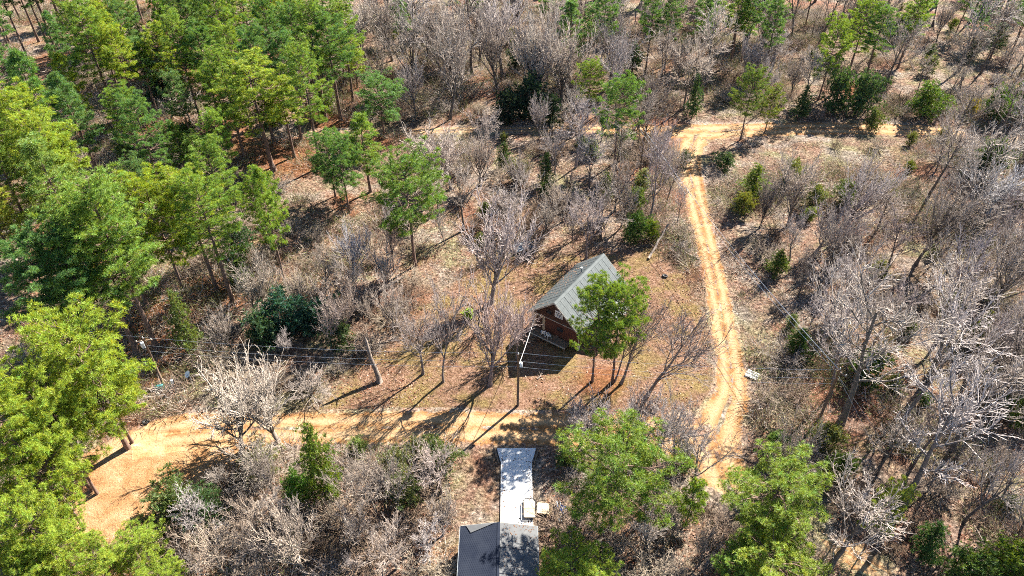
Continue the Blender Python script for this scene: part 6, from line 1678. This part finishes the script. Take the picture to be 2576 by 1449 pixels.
for y in (-WY - .03, WY - .09):
    MB().box((WX - .02, y, ZB - .1), (WX + .008, y + .12, ZT)).build('corner_board', M['trim'], cab)


def window(y, z, wdt, hgt, slats, frame_mat):
    f = MB()
    for a, b in (((-wdt / 2 - .09, -hgt / 2 - .09), (wdt / 2 + .09, -hgt / 2)), ((-wdt / 2 - .09, hgt / 2), (wdt / 2 + .09, hgt / 2 + .09)), ((-wdt / 2 - .09, -hgt / 2), (-wdt / 2, hgt / 2)), ((wdt / 2, -hgt / 2), (wdt / 2 + .09, hgt / 2))):
        f.box((WX - .07, y + a[0], z + a[1]), (WX + .05, y + b[0], z + b[1]))
    fo = f.build('window', frame_mat, cab)
    MB().box((WX - .01, y - wdt / 2, z - hgt / 2), (WX + .05, y + wdt / 2, z + hgt / 2)).build('pane', M['glass'], fo)
    for i in range(slats):
        zz = z - hgt / 2 + hgt * (i + .5) / slats
        MB().box((WX - .03, y - wdt / 2, zz - .05), (WX - .012, y + wdt / 2, zz + .05)).build('slat', M['white'], fo)


window(-.45, 4.85, .95, .85, 4, M['white'])
window(1.0, 4.6, .75, .65, 0, M['siding_dark'])
window(-.75, 2.45, .95, .65, 0, M['siding'])
d = MB().box((WX - .05, 1.95, ZB), (WX - .004, 2.85, ZB + 2.05)).build('door', M['siding_dark'], cab)
MB().box((WX - .10, 2.05, ZB + .95), (WX - .05, 2.10, ZB + 1.1)).build('handle', M['metal'], d)


def roof_panel(side):
    pw = L / 13; prof = [(0, 0), (.02, .028), (.05, .028), (.07, 0), (pw / 3 - .03, 0), (pw / 3, .01), (pw / 3 + .03, 0), (2 * pw / 3 - .03, 0), (2 * pw / 3, .01), (2 * pw / 3 + .03, 0), (pw - .01, 0)]
    n = len(prof); nv = Vector((0, side * math.sin(pitch), math.cos(pitch))); dv = Vector((0, side * math.cos(pitch), -math.sin(pitch)))
    v = []
    for s in (.03, slope):
        for x, h in prof: v.append(Vector((x, 0, ZR)) + dv * s + nv * (h + .03))
        for x, h in prof: v.append(Vector((x, 0, ZR)) + dv * s + nv * -.02)
    f = []
    for i in range(n - 1):
        f += [(i, i + 1, 2 * n + i + 1, 2 * n + i), (n + i, 3 * n + i, 3 * n + i + 1, n + i + 1), (2 * n + i, 2 * n + i + 1, 3 * n + i + 1, 3 * n + i), (i, n + i, n + i + 1, i + 1)]
    f += [(0, 2 * n, 3 * n, n), (n - 1, 2 * n - 1, 4 * n - 1, 3 * n - 1)]
    return mesh('roof_panel', v, f, M['roof'])


for side in (1, -1):
    me = roof_panel(side)
    for i in range(13): link('roof_panel', me, cab, (i * L / 13, 0, random.Random(i).uniform(-.006, .006)))
MB().add([(x, y, z) for x in (-.04, L + .04) for y, z in ((-.28, ZR - .16), (0, ZR + .075), (.28, ZR - .16), (0, ZR + .03))], [(0, 1, 5, 4), (1, 2, 6, 5), (2, 3, 7, 6), (3, 0, 4, 7), (3, 2, 1, 0), (4, 5, 6, 7)]).build('ridge_cap', M['roof'], cab)
for x in (-.05, L + .01):
    for side in (1, -1):
        MB().slab([(x, 0, ZR - .20), (x, side * W, ZE - .20), (x, side * W, ZE + .06), (x, 0, ZR + .06)], (1, 0, 0), .04).build('fascia_board', M['trim'], cab)
for i in range(4):
    for y in (-WY + .2, 0, WY - .2):
        MB().box((WX + .25 + i * 3.3, y - .15, -.1), (WX + .55 + i * 3.3, y + .15, ZB)).build('pier', M['concrete'], cab)
dk = MB().box((-.75, -2.3, ZB - .12), (WX - .06, 3.2, ZB - .02)).build('deck', M['wood'], cab)
MB().box((-.80, -2.3, ZB - .18), (-.753, 3.2, ZB + .005)).build('edge_board', M['trim'], dk)
for y in (-2.15, .4, 3.0):
    MB().box((-.70, y - .06, -.1), (-.58, y + .06, ZB - .12)).build('post', M['wood'], dk)
for i in range(4): MB().box((-.80 - .26 * (i + 1), 1.9, ZB - .25 - .22 * i), (-.81 - .26 * i, 3.0, ZB - .20 - .22 * i)).build('step', M['wood'], dk)
vp = MB().tube([(8.0, .9, ZR - .9), (8.0, .9, ZR - .1)], .09, 10).build('vent_pipe', M['metal'], cab)
MB().ring((8.0, .9, ZR - .10), (0, 0, 1), .12, .035).build('cap_ring', M['white'], vp)
# porch roof on the right side, mostly behind the pines
MB().slab([(4.2, -W + .02, ZE - .02), (9.0, -W + .02, ZE - .02), (9.0, -W - 2.2, ZE - .75), (4.2, -W - 2.2, ZE - .75)], (0, -.3, 1), .05).build('porch_roof', M['roof'], cab)
for x in (4.35, 8.85): MB().box((x - .06, -W - 2.1, -.1), (x + .06, -W - 1.98, ZE - .72)).build('porch_post', M['wood'], cab)

cw = cab.matrix_basis.copy()


def on_cabin(x, y, z): return Matrix.Translation((5.15, 67.53, 0)) @ Matrix.Rotation(R(54.8), 4, 'Z') @ Vector((x, y, z))


for i, (x, y, a, lab) in enumerate([(-.25, 1.25, 200, 'white plastic chair nearer the left end of the cabin deck'), (-.3, .45, 150, 'white plastic chair nearer the middle of the cabin deck')]):
    ch = thing('garden_chair', lab, 'chair', on_cabin(x, y, ZB - .02), R(54.8 + a), 'white chairs on the cabin deck')
    MB().box((-.25, -.25, .40), (.25, .25, .45)).build('seat', M['white'], ch)
    bk = MB().box((.20, -.25, .84), (.25, .25, .92)).build('backrest', M['white'], ch)
    for k in range(4): MB().box((.205, -.23 + k * .135, .45), (.24, -.17 + k * .135, .84)).build('slat', M['white'], bk)
    for sx in (-1, 1):
        for sy in (-1, 1): MB().tube([(sx * .21, sy * .21, .40), (sx * .26, sy * .25, 0)], [.03, .022], 6).build('leg', M['white'], ch)
        MB().box((-.2, sx * .25 - .03, .62), (.24, sx * .25 + .03, .66)).build('armrest', M['white'], ch)
whl = thing('spare_wheel', 'wheel with a pale rim leaning at the left front corner of the cabin', 'wheel', on_cabin(-.25, 3.9, 0), R(54.8))
MB().ring((0, 0, .36), (-1, 0, .25), .28, .085, 20, 8).build('tyre', M['black'], whl, True)
MB().ring((-.02, 0, .365), (-1, 0, .25), .19, .04, 20, 6).build('rim', M['white'], whl, True)

wp = thing('firewood_stack', 'stacked split firewood beside the right wall of the cabin', 'firewood', ((11.62, 67.75, 0.0)[0], (11.62, 67.75, 0.0)[1], 0), R(54.8))
rr = random.Random(3)
for r_ in range(4):
    for c_ in range(9 - r_ % 2):
        rad = rr.uniform(.09, .13); y = -.95 + c_ * .24 + (r_ % 2) * .12
        MB().tube([(-.5 + rr.uniform(-.06, .06), y, .12 + r_ * .21), (.5 + rr.uniform(-.06, .06), y + rr.uniform(-.03, .03), .12 + r_ * .21)], rad, 6).build('log', M['dead'] if rr.random() < .6 else M['ply'], wp)

# ------------------------------------------------------------------ house at the lower edge and its driveway
hs = thing('house', 'house with a slate-blue tiled slope and a light grey slope, at the lower edge', 'house', (-1.27, 39.6, 0))
RX0, RX1, HE, HR, HL = -3.72, 3.72, 2.70, 3.40, 13.0
for nm, a, b in (('front_wall', (RX0 + .35, -.55, -.05), (RX1 - .35, -.40, HE)), ('left_wall', (RX0 + .35, -HL, -.05), (RX0 + .5, -.55, HE - .02)), ('right_wall', (RX1 - .5, -HL, -.05), (RX1 - .35, -.55, HE - .02))):
    MB().box(a, b).build(nm, M['tan'], hs)
# tiled left slope: courses stepping down towards the eave, each course made of rounded tiles
nx, ny = 120, 168
gx_ = np.linspace(RX0, -.10, nx); gy_ = np.linspace(-HL, 0, ny)
XX, YY = np.meshgrid(gx_, gy_, indexing='ij')
crs = np.floor(YY / .235).astype(int)
ZZ = HE + (XX - RX0) / (0 - RX0) * (HR - HE) + .030 * np.abs(np.sin(np.pi * (XX / .20 + .5 * (crs % 2)))) + .035 * ((YY / .235) % 1.0)
ii, jj = np.meshgrid(np.arange(nx - 1), np.arange(ny - 1), indexing='ij'); q0 = (ii * ny + jj).ravel()
tl = link('roof_tiles', mesh('roof_tiles', np.column_stack([XX.ravel(), YY.ravel(), ZZ.ravel()]), np.stack([q0, q0 + ny, q0 + ny + 1, q0 + 1], 1), M['slate']), hs)
tl['kind'] = 'stuff'
MB().slab([(RX0 + .02, -HL, HE - .14), (-.1, -HL, HR - .14), (-.1, -.02, HR - .14), (RX0 + .02, -.02, HE - .14)], (0, 0, 1), .10).build('roof_deck', M['siding_dark'], hs)
for i in range(5):                                     # right slope: roofing sheets with lapped seams
    a, b = -HL + i * HL / 5, -HL + (i + 1) * HL / 5 - .012; dz = .006 * (i % 2)
    MB().slab([(.10, a, HR - .06 + dz), (RX1, a, HE - .06 + dz), (RX1, b, HE - .06 + dz), (.10, b, HR - .06 + dz)], (0, 0, 1), .08).build('roofing_sheet', M['greyroof'], hs)
MB().box((-.12, -HL, HR - .05), (.13, .03, HR + .07)).build('ridge_cap', M['slate'], hs)
MB().box((RX0 - .05, -HL, HE - .18), (RX0 - .004, .04, HE + .05)).build('gutter', M['metal'], hs)
MB().box((RX1 + .004, -HL, HE - .16), (RX1 + .05, .04, HE + .03)).build('gutter', M['metal'], hs)
MB().slab([(RX0, .004, HE - .16), (0, .004, HR - .16), (0, .004, HR + .06), (RX0, .004, HE + .06)], (0, 1, 0), .035).build('fascia_board', M['trim'], hs)
MB().slab([(RX1, .004, HE - .16), (0, .004, HR - .16), (0, .004, HR + .03), (RX1, .004, HE + .03)], (0, 1, 0), .035).build('fascia_board', M['trim'], hs)
zr_ = lambda x: HE + (x - RX0) / (0 - RX0) * (HR - HE) + .09
MB().add([(RX0 + .55, -.02, zr_(RX0 + .55)), (-.35, -.02, zr_(-.35)), (RX0 + 1.05, -.85, zr_(RX0 + 1.05)), (RX0 + .55, -.02, zr_(RX0 + .55) + .02), (-.35, -.02, zr_(-.35) + .02), (RX0 + 1.05, -.85, zr_(RX0 + 1.05) + .02)],
         [(2, 1, 0), (3, 4, 5), (0, 1, 4, 3), (1, 2, 5, 4), (2, 0, 3, 5)]).build('flashing', M['greyroof'], hs)

for x_, y_ in ((1.3, -1.6), (2.4, -3.2)):
    vp_ = MB().tube([(x_, y_, HR - .5), (x_, y_, HR + .25)], .06, 10).build('vent_pipe', M['metal'], hs)
    MB().ring((x_, y_, HR + .25), (0, 0, 1), .07, .02, 12, 5).build('collar', M['black'], vp_)
for i in range(4):                                     # dark seams between the roofing sheets
    y_ = -HL + (i + 1) * HL / 5
    MB().slab([(.14, y_ - .03, HR + .028), (RX1 - .02, y_ - .03, HE + .028), (RX1 - .02, y_ + .02, HE + .028), (.14, y_ + .02, HR + .028)], (0, 0, 1), .006).build('seam', M['slate'], hs)
MB().box((.14, -.10, HE - .25), (RX1, .045, HE - .10)).build('eave_shade_strip', M['slate'], hs)  # dark trim added to stand in for the eave's shadow line


def leaf_drift(name, n, spot, label):
    rr_ = random.Random(n); m_ = MB()
    for i in range(n):
        x, y, z = spot(rr_); a = rr_.uniform(0, 6.28); s = rr_.uniform(.04, .10); c_, s_ = math.cos(a) * s, math.sin(a) * s
        m_.add([(x + c_, y + s_, z + rr_.uniform(.0, .03)), (x - s_ * .6, y + c_ * .6, z + rr_.uniform(.01, .05)), (x - c_, y - s_, z + rr_.uniform(.0, .03)), (x + s_ * .6, y - c_ * .6, z + rr_.uniform(0, .02))], [(0, 1, 2, 3)])
    tag(m_.build(name, M['litter']), label, 'leaves', kind='stuff')


def on_roof(r_):
    x = r_.random() ** .7 * L; q = r_.choice((1, -1)) * r_.uniform(.1, 1) ** .6 * (W - .1)
    p_ = on_cabin(x, q, ZR - (ZR - ZE) * abs(q) / W + .075); return p_.x, p_.y, p_.z


def on_house(r_):
    x = r_.uniform(.3, RX1 - .1); return -1.27 + x, 39.6 - r_.uniform(.05, 7), HR - (HR - HE) * x / RX1 + .04


leaf_drift('roof_leaves', 320, on_roof, 'dry leaves caught on the cabin roof')
leaf_drift('roof_debris', 160, on_house, 'dry leaves scattered on the light grey roof slope')
leaf_drift('driveway_leaves', 200, lambda r_: (r_.choice((r_.uniform(-1.1, 2.0), -1.1 + abs(r_.gauss(0, .25)), 2.05 - abs(r_.gauss(0, .25)))), r_.uniform(39.9, 50.6), .21), 'dry leaves blown along the edges of the driveway')

dw = MB().prism([(-1.67, 50.9), (-1.45, 49.9), (-1.21, 49.03), (-1.14, 39.75), (2.12, 39.75), (2.16, 49.03), (2.42, 49.9), (2.64, 50.9)], .0, .20)
tag(dw.build('concrete_driveway', M['concrete']), kind='structure')
for a, b, lab in (((-2.0, 51.0), (-1.42, 48.9), 'weathered board edging the left flare of the concrete driveway'), ((2.98, 51.0), (2.40, 48.9), 'weathered board edging the right flare of the concrete driveway')):
    tag(MB().tube([(a[0], a[1], .10), ((a[0] + b[0]) / 2, (a[1] + b[1]) / 2, .13), (b[0], b[1], .10)], .09, 5).build('edging_board', M['wood']), lab, 'board', 'boards edging the driveway')

px, py = (1.83, 43.05, 0.5)[0], (1.83, 43.05, 0.5)[1]
pf = thing('framed_platform', 'pale beige platform with a black rim on the concrete driveway', 'platform', (px, py, .205))
for i in range(2): MB().box((-.62, -1.0 + i * 1.02, .22), (.52, 0 + i * 1.02, .27)).build('bed_board', M['ply'], pf)
MB().tube([(-.60, -1.08, .30), (-.70, -.9, .30), (-.70, .9, .30), (-.5, 1.14, .32), (.45, 1.12, .32), (.62, .9, .30), (.62, -.9, .30), (.5, -1.1, .3), (-.6, -1.08, .3)], .055, 6).build('rim', M['black'], pf)
for sx in (-.55, .45):
    for sy in (-.85, .85): MB().box((sx - .05, sy - .05, 0), (sx + .05, sy + .05, .215)).build('leg', M['black'], pf)
for i in range(26):
    a = rr.uniform(-.6, 1.4); x = px + .85 + rr.uniform(-.18, .4) if i < 18 else px + rr.uniform(-1.2, .9); y = py + (rr.uniform(-1.2, 1.2) if i < 18 else -1.2 + rr.uniform(-.25, .2))
    s = rr.uniform(.05, .13)
    zc = .205 if x < 2.0 else .03
    MB().add([(x - s, y - s * .6, zc), (x + s * 1.2, y - s * .4, zc), (x + s * .6, y + s, zc), (x - s * .9, y + s * .7, zc), (x + .02, y, zc + s * .9), (x + s * .5, y + s * .3, zc + s * .6)], [(3, 2, 1, 0), (0, 1, 4), (1, 5, 4), (1, 2, 5), (2, 3, 4), (2, 4, 5), (3, 0, 4)]).build('debris_chunk', M['black'])
    tag(bpy.data.objects[-1] if 0 else COL.objects[-1], 'small black lump of debris strewn round the beige platform', 'debris', 'black debris round the platform')
bp = thing('plywood_sheet', 'square pale plywood sheet lying right of the driveway', 'board', ((3.18, 43.19, 0.0)[0], (3.18, 43.19, 0.0)[1], 0), R(-6))
MB().box((-.62, -.62, .30), (.62, .62, .34)).build('sheet', M['ply'], bp)
for sx in (-.4, .4): MB().box((sx - .06, -.5, -.02), (sx + .06, .5, .30)).build('bearer', M['wood'], bp)
for i in range(7):
    a = (4.77, 43.9, 0.0); b = (5.57, 39.38, 0.0); t = i / 6 - .5
    x0, y0, x1, y1 = a[0] + t * .9 + rr.uniform(-.1, .1), a[1] + rr.uniform(-.4, .3), b[0] + t * 1.1 + rr.uniform(-.12, .12), b[1] + rr.uniform(-.4, .4)
    n_ = ('first', 'second', 'third', 'fourth', 'fifth', 'sixth', 'seventh')[i]
    tag(MB().tube([(x0, y0, .12 + .05 * (i % 3)), ((x0 + x1) / 2, (y0 + y1) / 2, .14 + .05 * (i % 2)), (x1, y1, .10 + .06 * (i % 2))], rr.uniform(.05, .075), 6).build('pole_pile_piece', M['metal'] if i % 3 else M['ply']), n_ + ' from the left of the long pale poles lying right of the house', 'pole', 'long poles lying by the house')
bt = (5.02, 43.14, 0.0)
m_ = MB(); n_ = 7; bv = [(bt[0] + (i / n_ - .5) * 1.1 + rr.uniform(-.05, .05), bt[1] + (j / n_ - .5) * .9 + rr.uniform(-.05, .05), .12 + .16 * math.sin(i * 1.7 + j) + rr.uniform(0, .12)) for i in range(n_ + 1) for j in range(n_ + 1)]
m_.add(bv, [(i * (n_ + 1) + j, (i + 1) * (n_ + 1) + j, (i + 1) * (n_ + 1) + j + 1, i * (n_ + 1) + j + 1) for i in range(n_) for j in range(n_) if rr.random() > .12])
tag(m_.build('crumpled_tarp', M['blue']), 'crumpled bright blue tarp beside the pale pole pile', 'tarp')

# ------------------------------------------------------------------ utility poles and wires
def upole(name_label, x, y, h, arm=None, can=None):
    p = thing('utility_pole', name_label, 'utility pole', (x, y, gz(x, y) - .05), group='utility poles along the roads')
    MB().tube([(0, 0, 0), (0, 0, h * .5), (0, 0, h)], [.17, .145, .11], 10).build('shaft', M['pole'], p, True)
    MB().tube([(0, 0, h), (0, 0, h + .12), (0, 0, h + .26)], [.05, .075, .03], 8).build('insulator', M['white'], p)
    if arm is not None:
        c, s = math.cos(arm), math.sin(arm)
        a = MB().slab([(-.9 * c - .05 * s, -.9 * s + .05 * c, h - .45), (.9 * c - .05 * s, .9 * s + .05 * c, h - .45), (.9 * c + .05 * s, .9 * s - .05 * c, h - .45), (-.9 * c + .05 * s, -.9 * s - .05 * c, h - .45)], (0, 0, 1), .11).build('crossarm', M['wood'], p)
        for q in (-.8, .8): MB().tube([(q * c, q * s, h - .34), (q * c, q * s, h - .16)], [.05, .035], 8).build('insulator', M['white'], a)
    if can:
        ang, zc, r_, hh = can; cx, cy = math.cos(ang) * (r_ + .16), math.sin(ang) * (r_ + .16)
        t = MB().tube([(cx, cy, zc - hh / 2), (cx, cy, zc + hh / 2 - .05), (cx, cy, zc + hh / 2)], [r_, r_, r_ * .7], 14).build('transformer', M['dish'], p)
        MB().tube([(cx, cy, zc + hh / 2), (cx, cy, zc + hh / 2 + .2)], [.04, .03], 6).build('bushing', M['white'], t)
    return p


PC = ((0.7, 57.22, 0.0)[0], (0.7, 57.22, 0.0)[1], 8.5); PL = ((-42.12, 60.61, 0.0)[0], (-42.12, 60.61, 0.0)[1], 7.6); PR = ((35.27, 54.95, 0.0)[0], (35.27, 54.95, 0.0)[1], 8.2)
PF = ((21.61, 107.7, 0.0)[0], (21.61, 107.7, 0.0)[1], 8.6)
upole('slender utility pole with a small white transformer in front of the cabin', *PC, can=(-.3, 7.0, .17, .55))
upole('dark utility pole with a pale transformer at the left, among pines', *PL, arm=.2, can=(2.8, 6.5, .26, .85))
upole('utility pole with guy wires at the right, below the dark thicket', *PR, arm=-.9)
upole('utility pole half hidden in bare trees left of the road fork', *PF, arm=-.9)


def wire(a, b, sag, label, r_=.015):
    a = Vector(a); b = Vector(b); n = 14
    pts = [a.lerp(b, i / n) - Vector((0, 0, 4 * sag * (i / n) * (1 - i / n))) for i in range(n + 1)]
    tag(MB().tube(pts, r_, 4).build('overhead_wire', M['wire']), label, 'wire', 'overhead wires')


for dz, nm in ((.2, 'upper'), (-1.1, 'middle'), (-2.0, 'lower')):
    wire((PL[0], PL[1], PL[2] + dz), (PC[0], PC[1], PC[2] + dz), .7, nm + ' overhead wire from the left pole to the middle pole')
    wire((PC[0], PC[1], PC[2] + dz), (PR[0], PR[1], PR[2] + dz), .6, nm + ' overhead wire from the middle pole to the right pole')
wire((PL[0], PL[1], PL[2] + .2), (PL[0] - 45, PL[1] + 9, 8.2), .8, 'overhead wire running from the left pole out into the left pines')
wire((PC[0], PC[1], 6.6), on_cabin(WX, 2.9, 3.6), .3, 'service wire from the middle pole to the cabin gable', .03)
for q, nm in ((-.8, 'left'), (0, 'middle'), (.8, 'right')):
    c, s = math.cos(-.9), math.sin(-.9); zz = .2 if q == 0 else -.2
    wire((PR[0] + q * c, PR[1] + q * s, PR[2] + zz), (PF[0] + q * c, PF[1] + q * s, PF[2] + zz), 1.2, nm + ' of three overhead wires along the lane at right', .022)
for i, (u, v) in enumerate(((5.0, -4.5), (6.2, -2.6))):
    tag(MB().tube([(PR[0], PR[1], PR[2] - .6), (PR[0] + u, PR[1] + v, 0)], .016, 4).build('guy_wire', M['wire']), ('nearer', 'farther')[i] + ' guy wire slanting from the right-hand pole to the ground', 'wire', 'guy wires')

# ------------------------------------------------------------------ small things by the left pole
x, y = (-38.48, 60.48, 0.0)[:2]
sd = thing('satellite_dish', 'pale blue satellite dish on a thin post near the left pole', 'satellite dish', (x, y, gz(x, y) - .05), R(-40))
MB().tube([(0, 0, 0), (0, 0, 1.75)], .045, 8).build('post', M['metal'], sd)
m_ = MB(); v_ = [(0, 0, 0)]
for k in range(1, 4):
    for j in range(16): v_.append((.13 * k * math.cos(j * math.pi / 8), .15 * k * math.sin(j * math.pi / 8), .02 * k * k))
f_ = [(0, 1 + j, 1 + (j + 1) % 16) for j in range(16)] + [(1 + (k - 1) * 16 + j, 1 + k * 16 + j, 1 + k * 16 + (j + 1) % 16, 1 + (k - 1) * 16 + (j + 1) % 16) for k in (1, 2) for j in range(16)]
rm = Matrix.Rotation(R(45), 4, 'X')
n0 = len(v_); v2 = [Vector(q) - Vector((0, 0, .02)) for q in v_]
m_.add([rm @ Vector(q) + Vector((0, -.06, 1.8)) for q in v_], f_); m_.add([rm @ q + Vector((0, -.06, 1.8)) for q in v2], [tuple(reversed(q)) for q in f_])
m_.build('dish', M['dish'], sd, True)
MB().tube([(0, -.08, 1.7), (0, -.52, 2.05)], .02, 6).build('feed_arm', M['metal'], sd)
x, y = (-39.9, 59.46, 0.0)[:2]
mp = thing('meter_post', 'wooden meter post with a blue-grey box beside the left pole', 'meter post', (x, y, gz(x, y) - .05))
MB().box((-.06, -.06, 0), (.06, .06, 2.0)).build('post', M['wood'], mp)
MB().box((-.40, -.08, 1.2), (-.07, .12, 1.75)).build('meter_box', M['blue'] if 0 else M['dish'], mp)
MB().tube([(-.23, 0, 1.75), (-.23, 0, 2.15)], .03, 6).build('conduit', M['metal'], mp)
x, y = (-42.18, 59.84, 0.0)[:2]
br_ = thing('plastic_barrel', 'dark teal plastic barrel lying at the foot of the left pole', 'barrel', (x, y, gz(x, y) - .03), R(20))
MB().tube([(-.48, 0, .3), (-.42, 0, .3), (-.2, 0, .3), (.2, 0, .3), (.42, 0, .3), (.48, 0, .3)], [.22, .28, .31, .31, .28, .22], 16).build('drum', M['teal'], br_, True)
for q in (-.2, .2): MB().ring((q, 0, .3), (1, 0, 0), .312, .02, 18, 5).build('hoop', M['teal'], br_)
for i, (u, v, lab) in enumerate(((((-41.97, 54.66, 0.0)[0]), (-41.97, 54.66, 0.0)[1], 'black tyre lying at the upper edge of the clay clearing'), ((21.7, 81.07, 0.0)[0], (21.7, 81.07, 0.0)[1], 'black tyre lying in the brush right of the cabin'))):
    ty = thing('old_tyre', lab, 'tyre', (u, v, gz(u, v)), 0, 'discarded tyres')
    MB().ring((0, 0, .12), (.05, .1, 1), .30, .12, 20, 8).build('tyre', M['black'], ty, True)
    MB().ring((0, 0, .12), (.05, .1, 1), .19, .03, 20, 6).build('rim', M['metal'], ty, True)

# tin sheet, pallet, logs, snag, mistletoe
x, y = (1.78, 87.54, 0.0)[:2]
ts = thing('tin_sheet', 'bent pale tin roofing sheet lying behind the big grey tree', 'tin sheet', (x, y, gz(x, y) + .05), R(25))
m_ = MB(); nn = 18
v_ = [(-1.7 + 3.4 * i / nn, yy, .35 + .05 * math.sin(i * 2.1) + .12 * math.sin(i / nn * 3) + (yy + .8) * .12) for i in range(nn + 1) for yy in (-.8, .8)]
m_.add(v_ + [(q[0], q[1], q[2] - .015) for q in v_], [(2 * i, 2 * i + 2, 2 * i + 3, 2 * i + 1) for i in range(nn)] + [(2 * (nn + 1) + 2 * i, 2 * (nn + 1) + 2 * i + 1, 2 * (nn + 1) + 2 * i + 3, 2 * (nn + 1) + 2 * i + 2) for i in range(nn)])
m_.build('sheet', M['metal'], ts)
for q in (-.9, .9): MB().box((q - .08, -.6, -.1), (q + .08, .6, .30)).build('bearer', M['wood'], ts)
x, y = (29.35, 61.98, 0.0)[:2]
pl = thing('pallet', 'pale wooden pallet lying in the brush right of the lane', 'pallet', (x, y, gz(x, y) + .03), R(-35))
for i in range(6): MB().box((-.75, -.62 + i * .22, .14), (.75, -.48 + i * .22, .165)).build('slat', M['white'] if i % 2 else M['trim'], pl)
for q in (-.65, 0, .65): MB().box((q - .05, -.62, 0), (q + .05, .62, .139)).build('bearer', M['wood'], pl)


def log(a, b, r0, r1, label, rise=0.):
    a = Vector((*a, gz(*a) + r0)); b = Vector((*b, gz(*b) + r1 + rise)); r = random.Random(int(a.x * 7 + b.y * 3)); n = 6
    pts = [a.lerp(b, i / n) + Vector((r.uniform(-.08, .08), r.uniform(-.08, .08), r.uniform(-.03, .03))) for i in range(n + 1)]
    e = thing('fallen_log', label, 'log', (0, 0, 0), group='fallen logs')
    e.location = a
    MB().tube([q - a for q in pts], [r0 + (r1 - r0) * i / n for i in range(n + 1)], 8).build('stem', M['dead'], e, True)
    for k in (2, 3, 4): MB().tube([pts[k] - a, pts[k] - a + Vector((r.uniform(-.5, .5), r.uniform(-.5, .5), r.uniform(.2, .6)))], [.05, .02], 5).build('stub', M['dead'], e)


for a, b, r0, r1, lab, rise in [
    ((-18.62, 76.91), (-15.11, 80.81), 0.22, 0.14, 'dark log lying left of the big grey tree', 0),
    ((19.99, 84.94), (23.29, 90.34), 0.2, 0.12, 'dead trunk leaning over the brush right of the cabin', 2.2),
    ((23.84, 87.84), (27.42, 84.94), 0.18, 0.1, 'long log in the brush between cabin and lane', 0),
    ((-15.44, 41.95), (-14.91, 43.8), 0.1, 0.06, 'thin pale log left of the house', 0),
    ((50.76, 79.05), (57.05, 86.37), 0.2, 0.12, 'fallen log in the right woods level with the cabin', 0.4),
    ((-46.91, 69.37), (-44.88, 72.44), 0.2, 0.1, 'fallen log behind the left pole under the pines', 0),
    ((-44.5, 53.39), (-48.09, 53.57), 0.14, 0.1, 'cut log at the upper left edge of the clay clearing', 0),
    ((3.09, 61.33), (3.8, 62.32), 0.1, 0.06, 'short dark log on the grass right of the middle pole', 0.1),
]:
    log(a, b, r0, r1, lab, rise)

x, y = (-16.03, 60.87, 0.0)[:2]; tx, ty_ = (-17.45, 62.52, 6.2)[:2]
sg = thing('dead_snag', 'broken dark dead trunk leaning at the left edge of the yard', 'dead trunk', (x, y, gz(x, y) - .1))
dx, dy = tx - x, ty_ - y
pts = [(dx * t + .1 * math.sin(t * 9), dy * t, 6.4 * t) for t in (0, .12, .3, .5, .7, .88, 1)]
MB().tube(pts, [.42, .33, .29, .26, .22, .16, .05], 9).build('stem', M['dead'], sg, True)
for t, ax, ay, az in ((.35, .9, .2, .5), (.55, -.6, .7, .4), (.72, .5, -.6, .5)):
    q = Vector((dx * t, dy * t, 6.4 * t)); MB().tube([q, q + Vector((ax, ay, az))], [.09, .03], 6).build('stub', M['dead'], sg)
x, y, z = (-5.07, 63.45, 9.0)
ml = link('mistletoe_clump', tufts_mesh('mistletoe_clump', np.random.RandomState(5).randn(160, 3) * .22, np.random.RandomState(6).randn(160, 3), np.random.RandomState(7), n=10, length=.25, width=.06, mat=M['mistletoe']), loc=(x, y, z))
ml.color = (.26, .42, .05, 1)
tag(ml, 'round bright green mistletoe clump in a bare tree of the yard', 'mistletoe')
